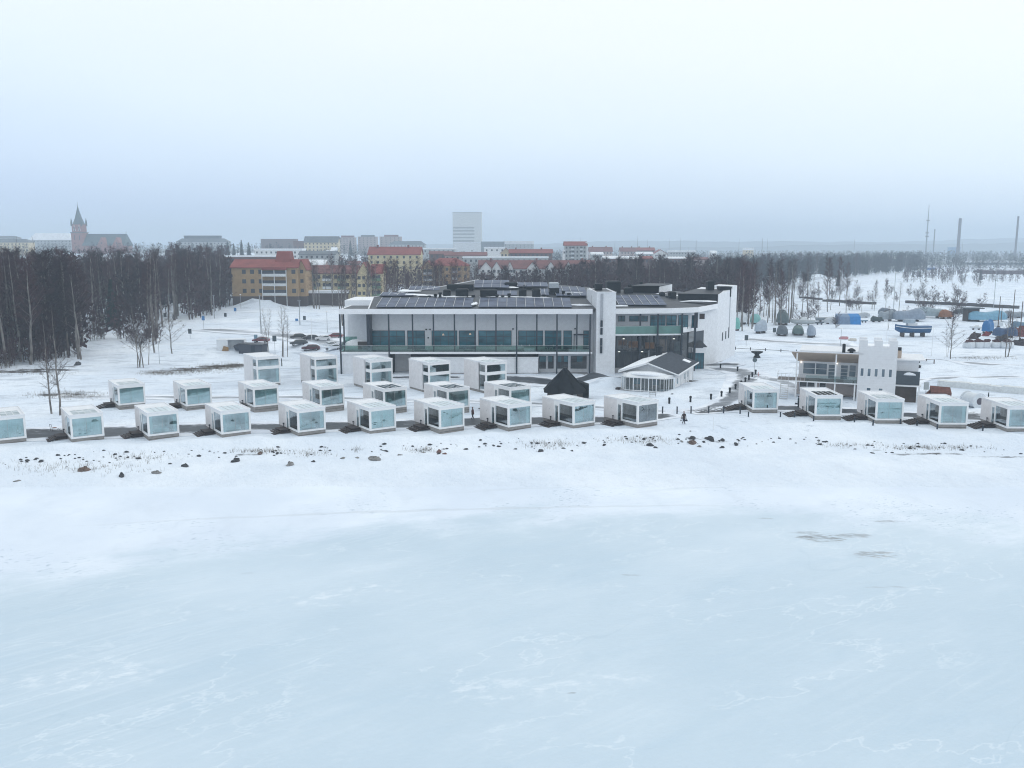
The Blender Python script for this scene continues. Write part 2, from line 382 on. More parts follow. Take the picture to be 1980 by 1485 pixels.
veil = M2(t, 'MULTIPLY', ss(.44, .66, noise(.028, 5, (.8, 1.5, 1), .5, .6)), ss(30., 62., py_))
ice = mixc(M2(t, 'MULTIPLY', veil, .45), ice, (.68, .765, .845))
ice = mixc(M2(t, 'MULTIPLY', crack, M2(t, 'MULTIPLY', ss(.42, .60, noise(.06, 3)), .09)), ice, (.78, .84, .90))
ice = mixc(M2(t, 'MULTIPLY', patch, .7), ice, (.77, .83, .89))
def contour(v, wd_): return ss(wd_, 0., M2(t, 'ABSOLUTE', M2(t, 'SUBTRACT', v, .5), 0))
rid = M2(t, 'MULTIPLY', contour(noise(.11, 6, (.7, 1.3, 1), .5, .6), .010), ss(.42, .56, noise(.07, 3)))
ice = mixc(M2(t, 'MULTIPLY', rid, .40), ice, (.76, .83, .89))
crk = M2(t, 'MULTIPLY', contour(noise(.045, 3, (.5, 1.5, 1), .9, .5), .0035), ss(.50, .58, noise(.05, 2)))
ice = mixc(M2(t, 'MULTIPLY', crk, .16), ice, (.33, .46, .56))
snow = mixc(ss(.35, .7, noise(.06, 5)), (.665, .74, .84), (.775, .84, .915))
snow = mixc(M2(t, 'MULTIPLY', ss(.52, .72, noise(.35, 6, (1, .45, 1), .2)), .35), snow, (.60, .67, .76))
snow = mixc(M2(t, 'MULTIPLY', ss(.56, .66, noise(1.6, 6, (.35, 1.2, 1), .25, .7)), M2(t, 'MULTIPLY', ss(9., 0., e), .45)), snow, (.55, .63, .71))
foot = M2(t, 'MULTIPLY', M2(t, 'MULTIPLY', ss(.60, .66, noise(2.6, 3, (.55, 1.2, 1), .5, .5)), ss(.46, .58, noise(.09, 3))), M2(t, 'MULTIPLY', ss(-6., 0., e), ss(16., 5., e)))
snow = mixc(M2(t, 'MULTIPLY', foot, .85), snow, (.42, .51, .61))
c = mixc(shore, ice, snow)
# faint driven track along the shore
for xm, ym, rx, ry, k in ((-8, 86.5, 40, .5, .35), (8, 94, 18, .7, .22), (24, 92.5, 12, .9, .30)):
    ux = M2(t, 'DIVIDE', M2(t, 'SUBTRACT', px_, float(xm)), float(rx))
    bend = M2(t, 'SUBTRACT', py_, M2(t, 'ADD', float(ym), M2(t, 'SUBTRACT', M2(t, 'MULTIPLY', px_, .10), M2(t, 'MULTIPLY', M2(t, 'MULTIPLY', ux, ux), 2.5))))
    uy = M2(t, 'DIVIDE', M2(t, 'ADD', bend, M2(t, 'MULTIPLY', M2(t, 'SUBTRACT', n2, .5), 2.)), float(ry))
    q = ss(1., 0., M2(t, 'ADD', M2(t, 'MULTIPLY', ux, ux), M2(t, 'MULTIPLY', uy, uy)))
    c = mixc(M2(t, 'MULTIPLY', q, k), c, (.50, .55, .60))
# brown slush where water came up through the ice
for (qx, qy, rx, ry, k) in ((1588, 1040, 3.6, 2.0, .9), (1650, 1036, 3.0, 1.2, .6), (1690, 1072, 3.4, 1.6, .65), (1720, 1008, 2.6, .7, .45), (1560, 1030, 2.2, .6, .5), (1480, 1002, 1.4, .4, .4), (1720, 1135, 3.2, .4, .25), (480, 1108, 1, .4, .2), (1220, 1112, 1.4, .4, .3), (1105, 1340, .5, .2, .5)):
    ax_, ay_ = at(qx, qy, 0.)
    ux = M2(t, 'DIVIDE', M2(t, 'SUBTRACT', px_, ax_), rx); uy = M2(t, 'DIVIDE', M2(t, 'SUBTRACT', py_, ay_), ry)
    q = ss(1.1, 0., M2(t, 'ADD', M2(t, 'MULTIPLY', ux, ux), M2(t, 'MULTIPLY', uy, uy)))
    g = ss(.53, .66, M2(t, 'ADD', M2(t, 'MULTIPLY', q, .20), M2(t, 'MULTIPLY', noise(1.3, 8, (.45, 1.8, 1), -.3, .74), .80)))
    c = mixc(M2(t, 'MULTIPLY', M2(t, 'MULTIPLY', g, q), k), c, (.16, .165, .17))
t.links.new(c, b.inputs['Base Color'])
rg = N(t, 'ShaderNodeMapRange'); t.links.new(shore, rg.inputs[0]); rg.inputs[3].default_value = .34; rg.inputs[4].default_value = .85
t.links.new(rg.outputs[0], b.inputs['Roughness'])
bp = N(t, 'ShaderNodeBump'); bp.inputs['Strength'].default_value = .35; bp.inputs['Distance'].default_value = .15
t.links.new(M2(t, 'ADD', noise(1.6, 6, (.35, 1.2, 1), .25, .7), n2), bp.inputs['Height']); t.links.new(bp.outputs[0], b.inputs['Normal'])
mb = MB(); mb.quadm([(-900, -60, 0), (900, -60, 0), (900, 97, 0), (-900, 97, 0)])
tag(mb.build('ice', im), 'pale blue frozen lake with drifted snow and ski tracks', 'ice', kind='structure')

# paths: sheets laid on the ground; slush and bare asphalt break through trodden snow
def path_mat(name, dark, amount, stretch=(.25, 1, 1), rot=0.):
    m = bpy.data.materials.new(name); m.use_nodes = True
    t, b, P, sp, noise, ss, mixc = snow_nodes(m, 'path')
    ed = N(t, 'ShaderNodeAttribute', attribute_name='edge').outputs['Fac']
    n = noise(.35, 6, stretch, rot, .65); n3 = noise(1.7, 5, stretch, rot)
    f = M2(t, 'ADD', M2(t, 'MULTIPLY', n, .7), M2(t, 'MULTIPLY', n3, .3))
    v = M2(t, 'SUBTRACT', f, M2(t, 'MULTIPLY', ed, .75))
    k = ss(.42 - amount, .60 - amount, v)
    cc = mixc(ss(.3, .7, n3), tuple(q * .7 for q in dark), tuple(q * 1.3 for q in dark))
    sn = mixc(ss(.35, .7, noise(.3, 4)), (.66, .71, .79), (.83, .87, .92))
    t.links.new(mixc(k, sn, cc), b.inputs['Base Color'])
    r_ = N(t, 'ShaderNodeMapRange'); t.links.new(k, r_.inputs[0]); r_.inputs[3].default_value = .85; r_.inputs[4].default_value = .45; t.links.new(r_.outputs[0], b.inputs['Roughness'])
    return m
def drape(name, pts, width, m, label, step=.8, lift=.045):
    P2 = [Vector(p) for p in pts]; L = [0.]
    for a, b_ in zip(P2, P2[1:]): L.append(L[-1] + (b_ - a).length)
    n = int(L[-1] / step) + 1; ss_ = np.linspace(0, L[-1], n)
    cx = np.interp(ss_, L, [p.x for p in P2]); cy = np.interp(ss_, L, [p.y for p in P2])
    k = 5; ker = np.ones(2 * k + 1) / (2 * k + 1)
    cx = np.convolve(np.pad(cx, k, 'edge'), ker, 'valid'); cy = np.convolve(np.pad(cy, k, 'edge'), ker, 'valid')
    tx, ty = np.gradient(cx), np.gradient(cy); l = np.hypot(tx, ty) + 1e-9; tx /= l; ty /= l
    wv = np.interp(ss_, L, width) if isinstance(width, (list, tuple)) else np.full(n, width)
    nw = max(6, int(max(wv) / .8)); u = np.linspace(-1, 1, nw + 1)
    VX = cx[:, None] - ty[:, None] * u * wv[:, None] / 2; VY = cy[:, None] + tx[:, None] * u * wv[:, None] / 2
    VZ = H(VX.ravel(), VY.ravel()) + lift
    i = np.arange(n * (nw + 1)).reshape(n, nw + 1); Qd = np.stack([i[:-1, :-1], i[1:, :-1], i[1:, 1:], i[:-1, 1:]], -1).reshape(-1, 4)[:, ::-1]
    me = fast_mesh(name, np.stack([VX.ravel(), VY.ravel(), VZ], 1), Qd, m, True)
    endf = np.minimum(ss_, L[-1] - ss_) / 3.0; ed = np.maximum(np.abs(u)[None, :] ** 3, np.clip(1 - endf, 0, 1)[:, None] ** 2)
    A = me.attributes.new('edge', 'FLOAT', 'POINT'); A.data.foreach_set('value', ed.ravel().astype(np.float32))
    o = bpy.data.objects.new(name, me); COL.objects.link(o); return tag(o, label, name, kind='structure')
wet = path_mat('wet_asphalt', (.048, .055, .066), .17, (.5, 1, 1))
slush = path_mat('slush', (.22, .24, .27), .05, (.18, 1, 1))
slush2 = path_mat('dark_slush', (.15, .165, .19), .09, (.6, 1, 1))
def g2(*pp): return [at(px, py, 1.2) for px, py in pp]
drape('path', [(-92, 111.5), (-76, 114.3), (-57, 117.6), (-38, 120.6), (-19, 122.8), (0, 124.8), (17, 127), (26, 130.5)], [8, 10, 10, 9.5, 9, 8.5, 7, 4], wet, 'wet dark path behind the lakefront row of cabins')
drape('path', [(26, 131.5), (32, 134), (38, 137), (47, 134.5), (56, 131), (66, 128.5), (80, 125.5)], [4, 5, 6, 7, 7, 7, 6], wet, 'slushy path behind the cabins on the right')
drape('path', [(-78, 146), (-55, 146), (-35, 145), (-15, 143.5), (0, 141), (12, 137), (26, 132.5)], [4, 4.5, 4.5, 4.5, 4.5, 4, 4], slush, 'grey trodden path between the middle and back rows of cabins')
drape('path', [(-8, 171), (2, 165), (10, 161), (17, 164), (21, 171)], [6, 11, 11, 9, 4], wet, 'dark wet yard in front of the hotel doors')
drape('path', g2((1340, 708), (1375, 706), (1410, 704), (1445, 708)), [5, 7, 7, 3], wet, 'wet asphalt around the foot of the white end tower', .8, .09)
drape('path', [(-30, 168), (-20, 168.5), (-8, 169)], [4, 5, 5], wet, 'wet strip under the hotel wall')
drape('path', g2((1360, 715), (1400, 712), (1450, 722), (1440, 745), (1420, 770), (1380, 790), (1300, 797)), [8, 9, 9, 7, 5, 4, 3], slush2, 'bare winding path from the hotel end to the lakefront')
drape('path', g2((1450, 726), (1490, 733), (1530, 742), (1560, 770)), [6, 6, 5, 4], slush, 'trodden path towards the small tower building')
drape('road', g2((1424, 657), (1520, 662), (1650, 672), (1800, 700), (1990, 712)), [9, 9, 9, 8, 8], slush, 'snowy road passing behind the hotel towards the harbour', 1.2)
drape('road', g2((1740, 745), (1830, 731), (1990, 727)), [4, 4, 4], slush, 'ploughed lane right of the small tower building', 1.0)
drape('road', [(-150, 372), (-110, 362), (-70, 352), (-30, 350)], 9, slush, 'ploughed street in front of the yellow apartment block', 2., .12)
drape('path', [(-95, 262), (-70, 252), (-52, 236), (-42, 220)], [8, 12, 16, 14], slush, 'cleared snow of the car park', 1.6, .10)

# distant hills, outside the town
hm = mat('far_forest_hill', (.045, .06, .06), .95, var=.35, scale=.02)
V = []; Qh = []
xs = np.linspace(-3600, 4200, 180)
def ridge(y0, base, amp, seed, name, label, skew):
    hz = base + amp * (noise2(xs, xs * 0, 700, seed) + .5) + 5 * noise2(xs, xs * 0, 90, seed + 1) + 5 * noise2(xs, xs * 0, 25, seed + 2) + skew * xs
    V = np.concatenate([np.stack([xs, np.full_like(xs, y0), np.full_like(xs, -3.)], 1), np.stack([xs, np.full_like(xs, y0 + 120), hz], 1), np.stack([xs, np.full_like(xs, y0 + 700), np.full_like(xs, -3.)], 1)])
    k = len(xs); i = np.arange(k - 1); Qd = np.concatenate([np.stack([i, i + 1, i + 1 + k, i + k], 1), np.stack([i + k, i + 1 + k, i + 1 + 2 * k, i + 2 * k], 1)])
    o = bpy.data.objects.new(name, fast_mesh(name, V, Qd, hm)); COL.objects.link(o); tag(o, label, 'hills', kind='structure')
ridge(3700, 16, 18, 21, 'hills', 'low wooded hill line fading into the fog behind the town', .006)
ridge(4900, 34, 24, 31, 'hills', 'farthest pale wooded hills on the horizon', .007)
# ------------------------------------------------------------------ glass cabins
white = mat('white_painted_panel', (.78, .79, .80), .55, var=.04, scale=2)
wboard = boards('white_boarding', (.70, .69, .70), .16, 'XY', .86)
roofw = mat('pale_roof_felt', (.72, .74, .77), .8, var=.06, scale=1.5)
plinthm = mat('beige_plinth', (.22, .21, .20), .8, var=.12, scale=2.5, col2=(.30, .285, .27))
cglass = glass('cabin_glass', (.78, .91, .91), .46)
dglass = glass('dark_roof_glass', (.45, .58, .58), .10)
frost = mat('frosted_skylight', (.56, .64, .68), .5, var=.10, scale=1.2)
slush_glass = mat('half_thawed_skylight', (.22, .28, .30), .35, scale=.8, col2=(.62, .68, .72), bump=.1)
mull = mat('grey_glazing_bar', (.45, .47, .49), .5)
dark = mat('black_metal', (.012, .016, .021), .6, var=.3, spec=.15)
curtm = mat('pale_curtain', (.80, .86, .87), .9, var=.07, scale=.8, stretch=(9, 9, .4))
floorm = mat('cabin_floor_wood', (.28, .24, .21), .6, var=.2)
inwall = mat('cabin_inner_wall', (.56, .61, .60), .8, var=.1)
deckm = boards('brown_deck_boards', (.038, .027, .025), .14, 'Y', .55, .7, .2)
bedm = mat('white_bed_linen', (.86, .87, .88), .9, var=.05, scale=3, bump=.3)
W, L, HT = 3.95, 7.15, 3.55
def cabin(tall=False, skylight='frost', curtain='open', wd=W):
    Hh = 5.45 if tall else HT
    r = thing('glass_cabin', 'x', 'cabin')
    p = MB(); p.box(.06, wd - .06, .06, L - .06, -.5, .50); base = p.build('base', plinthm, r)
    g = MB(); g.box(.1, wd - .1, .04, .062, .06, .09); g.build('gap_shade', dark, base)  # dark strip painting the shadow gap beneath the plinth
    y1 = 2.0 if tall else 3.2       # end of the side glass
    y2 = y1 if tall else 4.35       # end of the door bay
    wl = MB()
    wl.box(0, .18, y2, L, .5, Hh - .12); wl.box(.18, wd - .18, L - .18, L, .5, Hh - .12)
    wl.box(wd - .18, wd, .30, L, .5, Hh - .12)
    wl.build('wall', wboard, r)
    fl = MB(); fl.box(.18, wd - .18, .2, L - .18, .5, .58); fl.build('floor', floorm, r)
    iw = MB(); iw.box(.18, wd - .18, 4.45, 4.55, .58, Hh - .2)
    if tall: iw.box(.18, wd - .18, .25, 4.45, 3.25, 3.45)
    iw.box(wd - .26, wd - .18, .3, 4.45, .58, Hh - .2); iw.build('inner_wall', inwall, r)
    fr = MB(); ps_ = .25; zb, zt = .74, Hh - .44
    for x in (0, wd - ps_): fr.box(x, x + ps_, 0, .26, .5, Hh - .12)
    fr.box(ps_, wd - ps_, .0, .26, .5, zb); fr.box(ps_, wd - ps_, .0, .26, zt, Hh - .12)
    if tall: fr.box(ps_, wd - ps_, .0, .26, 3.25, 3.80)
    fr.box(0, .24, .26, y1, .5, zb); fr.box(0, .24, .26, y1 + .01, zt, Hh - .12); fr.box(0, .24, y1, y1 + .28, .5, Hh - .121)
    if tall: fr.box(0, .24, .30, y1, 3.25, 3.80)
    else:
        fr.box(0, .24, y1 + .28, y2, 2.75, Hh - .12)
        fr.box(0, .24, y2 - .22, y2, .5, 2.75)
    fr.build('frame', white, r)
    def pane(nm, b, m_=cglass):
        o = MB(); o.box(*b); return o.build(nm, m_, r)
    if tall:
        pane('front_window', (ps_, wd - ps_, .07, .10, zb, 3.25)); pane('upper_window', (ps_, wd - ps_, .07, .10, 3.80, zt))
        pane('side_window', (.07, .10, .30, y1, zb, 3.25)); pane('upper_side_window', (.07, .10, .30, y1, 3.80, zt))
    else:
        fw = pane('front_window', (ps_, wd - ps_, .07, .10, zb, zt)); pane('side_window', (.07, .10, .26, y1, zb, zt))
        k = MB(); k.box(ps_ + 1.62, ps_ + 1.65, .065, .068, zb, zt); k.build('joint', mull, fw)
        dr = MB(); dr.box(.05, .12, y1 + .28, y2 - .22, .55, 2.75); d = dr.build('door', cglass, r)
        hd = MB(); hd.box(.0, .05, y1 + .34, y1 + .38, 1.4, 1.8); hd.build('handle', dark, d)
    # roof with a raised rim round the skylight
    rf = MB(); a, b_, c_, e_ = .55, wd - .45, .45, (4.05 if not tall else 3.6)
    rf.box(-.03, wd + .03, -.03, c_, Hh - .12, Hh); rf.box(-.03, wd + .03, e_, L + .03, Hh - .12, Hh)
    rf.box(-.03, a, c_, e_, Hh - .12, Hh); rf.box(b_, wd + .03, c_, e_, Hh - .12, Hh)
    for q in ((-.03, .10, -.03, L + .03), (wd - .10, wd + .03, -.03, L + .03), (.10, wd - .10, -.03, .10), (.10, wd - .10, L - .10, L + .03)):
        rf.box(*q, Hh, Hh + .09)
    rf.build('roof', roofw, r)
    sk = MB(); sk.box(a, b_, c_, e_, Hh - .05, Hh - .02)
    s_ = sk.build('roof_window', {'frost': frost, 'dark': dglass, 'half': slush_glass, 'white': roofw}[skylight], r)
    if skylight != 'white':
        bars = MB()
        for i in range(1, 4):
            x = a + (b_ - a) * i / 4; bars.box(x - .025, x + .025, c_, e_, Hh - .02, Hh + .015)
        bars.build('glazing_bar', mull if skylight == 'frost' else white, s_)
    cb_ = [(ps_ + .02, wd - ps_ - .02, .30, .36), (.30, .36, .36, y1 - .6)] if curtain == 'drawn' else [(ps_ + .02, ps_ + .42, .30, .42), (wd - ps_ - .40, wd - ps_ - .02, .30, .42)]
    for q_ in cb_: MB().box(*q_, .6, (3.2 if tall else zt + .05)).build('curtain', curtm, r)
    v = MB(); v.lathe([(.06, 0), (.06, .04)], (0, 0, 0), 8); v.xf(Matrix.Translation((-.02, y2 + 1.1, Hh - 1.5)) @ Matrix.Rotation(math.pi / 2, 4, 'Y')); v.build('vent', mull, r)
    return r
def bed():
    r = thing('bed', 'x', 'bed')
    m = MB(); m.box(-.9, .9, 0, 2.1, .12, .52); m.build('mattress', bedm, r)
    f = MB(); f.box(-.95, .95, 0, 2.15, 0, .14); f.build('bed_frame', floorm, r)
    h = MB(); h.box(-.95, .95, 2.15, 2.25, 0, 1.05); h.build('headboard', inwall, r)
    d = MB(); d.blob((0, .75, .55), (.88, .85, .16), 4, 14, 8, .1, -.3); d.build('duvet', bedm, r, smooth=True)
    for s in (-.42, .42):
        q = MB(); q.blob((s, 1.8, .62), (.36, .24, .16), int(s * 10) + 9, 10, 7, .08); q.build('pillow', bedm, r, smooth=True)
    return r
def steps(long=False):
    r = thing('wooden_steps', 'x', 'steps')
    p = MB(); p.box(-1.35, -.03, 3.0, 5.1, .40, .50); p.box(-1.3, -.05, 3.05, 5.05, .0, .40); p.build('platform', deckm, r)
    for i in range(5 if long else 3):
        q = MB(); z = .40 - (i + 1) * (.085 if long else .12)
        q.box(-1.35 - (i + 1) * .36, -1.36 - i * .36, 2.75 - (.12 * i), 5.1, max(z - .06, -.2), z + .03); q.build('tread', deckm, r)
    q = MB(); q.box(-1.5, -.03, 2.62, 2.98, .14, .22); q.build('tread', deckm, r)
    s = MB(); s.lathe([(.05, 0), (.05, .38), (.12, .42), (.12, .52), (.02, .56)], (-.14, 5.0, .5), 8); s.build('lamp', dark, r)
    return r
_proto = {}
def put(kind, fn, loc, rz, label, group, **k):
    key = (kind, tuple(sorted(k.items())))
    if key not in _proto:
        o = fn(**k); o.location = loc; o.rotation_euler = (0, 0, rz); o['label'] = label; o['group'] = group; _proto[key] = o
        return o
    return dup(_proto[key], loc, rz, label, group)
AZL = R(35)
ordn = ['first', 'second', 'third', 'fourth', 'fifth', 'sixth', 'seventh', 'eighth', 'ninth', 'tenth']
FRONT = [(-66.2, 109.4, 'half', 'drawn'), (-56.7, 110.7, 'half', 'drawn'), (-47.5, 112.4, 'frost', 'open'), (-38.3, 113.6, 'frost', 'open'), (-28.5, 114.8, 'frost', 'open'),
         (-19.1, 115.9, 'frost', 'drawn'), (-9.8, 116.9, 'frost', 'drawn'), (-.5, 118.2, 'frost', 'open'), (8.5, 119.6, 'frost', 'open'), (17.5, 120.3, 'frost', 'open')]
Z0 = 1.27
def bed_at(x, y, rz, label, dx=W / 2, dy=1.0, dz=.62):
    c, s = math.cos(rz), math.sin(rz); put('bed', bed, (x + c * dx - s * dy, y + s * dx + c * dy, Z0 + dz), rz, label, 'beds inside the glass cabins')
for i, (x, y, sk, cu) in enumerate(FRONT):
    pos = 'cut by the left edge of the photo' if i == 0 else ordn[i] + ' from left in the lakefront row'
    look = {'drawn': 'with pale curtains drawn', 'open': 'with a bed behind open curtains'}[cu]
    put('cabin', cabin, (x, y, Z0), AZL, f'white cabin {look}, {pos}', 'glass cabins in the lakefront row on the left', skylight=sk, curtain=cu)
    put('steps', steps, (x, y, Z0), AZL, f'brown wooden steps beside the {ordn[i]} lakefront cabin from the left', 'wooden steps beside cabins')
    if cu == 'open': bed_at(x, y, AZL, f'white bed inside the {ordn[i]} lakefront cabin from the left')
MID = [(-60.7, 133.6, 'half', 'drawn'), (-50., 132.8, 'frost', 'drawn'), (-39.4, 132.1, 'frost', 'drawn'), (-29.2, 132.0, 'frost', 'open'), (-19.3, 130.4, 'dark', 'open'), (-9.7, 130.3, 'dark', 'open'), (-.3, 131.6, 'dark', 'drawn')]
for i, (x, y, sk, cu) in enumerate(MID):
    look = {'dark': 'with a clear dark roof window', 'frost': 'with a frosted roof window', 'half': 'with a half thawed roof window'}[sk]
    put('cabin', cabin, (x, y, Z0 + .28), AZL, f'low cabin {look}, {ordn[i]} from the left in the middle row', 'glass cabins in the middle row', skylight=sk, curtain=cu)
    put('steps', steps, (x, y, Z0 + .15), AZL, f'dark wooden steps beside the {ordn[i]} middle row cabin from the left', 'wooden steps beside cabins')
    if cu == 'open': bed_at(x, y, AZL, f'white bed inside the {ordn[i]} middle row cabin from the left', dz=.9)
TALL = [(-46.0, 157.0), (-35.5, 157.1), (-24.9, 153.2), (-14.3, 149.5), (-4.5, 149.8)]
for i, (x, y) in enumerate(TALL):
    put('cabin', cabin, (x, y, 1.1), AZL, f'tall two storey white cabin, {ordn[i]} from the left in the back row', 'tall cabins in the back row', tall=True, skylight='white' if i < 2 else 'frost', curtain='open', wd=4.35)
RIGHT = [(36.6, 131.6, -3., 'frost', 'open'), (44.3, 126.4, 0., 'dark', 'drawn'), (51.9, 123.3, 1., 'half', 'drawn'), (59.5, 120.3, 1.5, 'frost', 'open'), (67.5, 117.6, 1., 'frost', 'open')]
RL = ['white cabin with frosted roof window, set back left of the small tower building', 'white cabin with dark roof window and drawn curtains, person at its door', 'white glass cabin with drawn curtains in front of the white battlement tower',
      'white glass cabin with bed in view, in front of the rusty trailer', 'white cabin at the right edge of the photo beside the white drum']
for i, (x, y, a, sk, cu) in enumerate(RIGHT):
    put('cabin', cabin, (x, y, Z0), R(-a), RL[i], 'glass cabins in the row on the right', skylight=sk, curtain=cu)
    put('steps', steps, (x, y, Z0), R(-a), f'dark wooden stairs beside the {ordn[i]} cabin of the right hand row', 'wooden steps beside cabins', long=True)
    if cu == 'open': bed_at(x, y, R(-a), f'white bed inside the {ordn[i]} cabin of the right hand row')
# ------------------------------------------------------------------ hotel
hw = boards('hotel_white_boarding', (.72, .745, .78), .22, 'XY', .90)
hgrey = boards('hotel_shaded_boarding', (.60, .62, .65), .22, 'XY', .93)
hfas = mat('white_fascia_sheet', (.78, .80, .83), .5, var=.03, scale=.6)
navy = mat('dark_blue_steel', (.020, .030, .045), .45, var=.15)
roofd = mat('dark_roof_sheet', (.034, .040, .050), .55, var=.3, scale=.4, stretch=(.3, 3, 1))
panelm = mat('solar_panel_glass', (.012, .022, .060), .48, scale=.30, col2=(.085, .115, .185), spec=.22)
railf = mat('solar_rail', (.55, .57, .6), .4, metal=.3)
snowm = mat('settled_snow', (.84, .87, .91), .9, var=.05, bump=.3)
wglass = mat('sky_toned_window_glass', (.010, .050, .072), .10, scale=.55, col2=(.045, .19, .25), spec=.5, stretch=(.5, 1, 1.3))  # sky reflection is put into the blue base colour and its mottling
cglz = mat('dark_lobby_glass', (.008, .014, .020), .08, scale=.3, col2=(.035, .04, .045), spec=.7)
greeng = glass('green_balcony_glass', (.50, .68, .63), .12)
gpan = mat('green_glass_panel', (.10, .22, .20), .15, var=.15, scale=.6, spec=.6)
conc = mat('grey_concrete', (.30, .30, .31), .85, var=.15, scale=1.5)
void = mat('black_cladding_and_shade', (.006, .008, .011), .95, spec=.05)
lampm = glow('warm_lamp', (.60, .46, .32), .25)
HB = (0., 180., 1.2)
hotel = thing('hotel', 'large white hotel with dark solar panel roof, balcony columns and two white towers', 'hotel', HB)
YF, YW = 173.0, 176.6
def X(px, Y=YF, py=640): return aty(px, py, Y)[0]
def hb(name, m, *boxes, parent=None, smooth=False):
    q = MB()
    for b in boxes: q.box(*b)
    return q.build(name, m, parent or hotel, True, smooth)
def hz(nm, m, fn, parent=None):
    q = MB(); fn(q); return q.build(nm, m, parent or hotel, True)
ze0, ze1 = zy(607.5, YF), zy(597.5, YF)          # fascia bottom / top
zs0, zs1, zr = zy(684.5, YF), zy(680.5, YF), zy(668.5, YF)   # balcony slab, rail top
g0 = .6
# fascia along the whole front
xl = X(655, YF, 600); xm = X(1146, YF, 600)
hb('fascia', hfas, (xl, xm, YF, YF + .35, ze0, ze1), (xl, xl + .35, YF + .351, YF + 13, ze0, ze1 - .1))
xr0 = X(1190, YF + .6, 600)
FR = [(xr0, 173.6), (X(1300, 175.0, 600), 175.0), (X(1352, 178., 600), 178.0), (X(1388.5, 189.5, 580), 189.5)]
def fasc(q):
    for (a, b_) in zip(FR, FR[1:]): q.wall(a, b_, ze0, ze1, .35)
hz('fascia', hfas, fasc)
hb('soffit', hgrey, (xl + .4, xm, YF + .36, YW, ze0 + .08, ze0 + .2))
def sof2(q):
    q.hexa([(x, y + .36, ze0 + .1) for x, y in FR] + [(FR[3][0], 190., ze0 + .1), (FR[0][0], 181., ze0 + .1)], [(x, y + .36, ze0 + .25) for x, y in FR] + [(FR[3][0], 190., ze0 + .25), (FR[0][0], 181., ze0 + .25)])
hz('soffit', hgrey, sof2)
# front wall (recessed) with windows
xw0, xw1 = X(713, YW), X(1140, YW)
wt, wb = zy(639, YW), zy(669.5, YW); wbd = zy(675, YW)
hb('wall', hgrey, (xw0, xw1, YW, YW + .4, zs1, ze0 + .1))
def window(px0, px1, top, bot, Y, bars=(2, 1), parent=None, gm_=wglass, door=False, z=None):
    x0, x1 = X(px0, Y), X(px1, Y); z0, z1 = (zy(bot, Y), zy(top, Y)) if z is None else z
    f = MB(); t_ = .09; yy = Y - .10
    f.box(x0, x1, yy, Y, z0, z0 + t_); f.box(x0, x1, yy, Y, z1 - t_, z1); f.box(x0, x0 + t_, yy, Y, z0 + t_, z1 - t_); f.box(x1 - t_, x1, yy, Y, z0 + t_, z1 - t_)
    nb, nh = bars
    for i in range(1, nb + 1): q = x0 + (x1 - x0) * i / (nb + 1); f.box(q - .04, q + .04, yy + .01, Y, z0 + t_, z1 - t_)
    for i in range(1, nh + 1): q = z0 + (z1 - z0) * (i / (nh + 1) + (.12 if nh == 1 else 0)); f.box(x0 + t_, x1 - t_, yy + .02, Y - .01, q - .04, q + .04)
    o = f.build('glazed_door' if door else 'window', navy, parent or hotel, True)
    g = MB(); g.box(x0 + t_ * .5, x1 - t_ * .5, Y - .04, Y - .02, z0 + t_ * .5, z1 - t_ * .5); g.build('pane', gm_, o, True); return o
for a, b_, n in ((719, 783, 4), (834.5, 884, 3), (925, 989, 4), (1002, 1050, 3)): window(a, b_, 639, 669.5, YW, (n - 1, 1))
for a, b_, n in ((787.5, 821.5, 2), (887.5, 918, 2), (1053.5, 1085.5, 2), (1089.5, 1106, 1), (1128, 1139, 1)): window(a, b_, 639, 675, YW, (n - 1, 1), door=True)
hb('door_canopy', navy, (X(1109, YW), X(1136, YW), YW - .8, YW, zy(647.5, YW), zy(645.5, YW)), (X(1109, YW), X(1110.5, YW), YW - .8, YW - .6, zs1, zy(647.5, YW)))
for px, py in ((719, 637.5), (824, 637), (831.5, 637), (828, 653), (992, 636), (1112, 635.5)):
    q = MB(); x, _, z = aty(px, py, YW - .1); q.lathe([(.02, -.15), (.16, -.12), (.16, .12), (.02, .15)], (x, YW - .14, z), 8); q.build('wall_lamp', dark, hotel, True)
# glowing lamp shades seen inside the restaurant
for px, py in ((857, 647), (909, 646)):
    q = MB(); x, _, z = aty(px, py, YW - .06); q.lathe([(.24, -.16), (.18, .06), (.08, .2)], (x, YW - .06, z), 10, 0, 1., .12); q.build('lamp_glow', lampm, hotel, True)
# balcony slab and rail
hb('balcony_slab', hfas, (X(659, YF), xm, YF, YW, zs0, zs1))
hb('balcony_deck', conc, (X(659, YF), xm, YF + .1, YW - .01, zs1, zs1 + .06))
rl = hb('balcony_rail', greeng, (X(660, YF), xm - .3, YF + .02, YF + .06, zs1 + .05, zr))
hb('handrail', mull, (X(660, YF), xm - .3, YF + .0, YF + .08, zr, zr + .05), parent=rl)
for i, px in enumerate((657.5, 751.6, 797.6, 838, 878.7, 919, 959, 999, 1038, 1077, 1115.6, 1141)):
    x = X(px, YF); full = i in (0, 1, 7, 9, 11)
    hb('column', navy, (x - .14, x + .14, YF - .05 if full else YF + .10, YF + .35, g0 if full else zs1, ze0))
hb('column', navy, (X(662, YF), X(664.5, YF), YF + .9, YF + 1.2, g0, ze0))
hb('corner_wall', navy, (X(709.5, YF + 1), X(715.5, YF + 1), YF + .6, YW + .5, zs1, ze0))
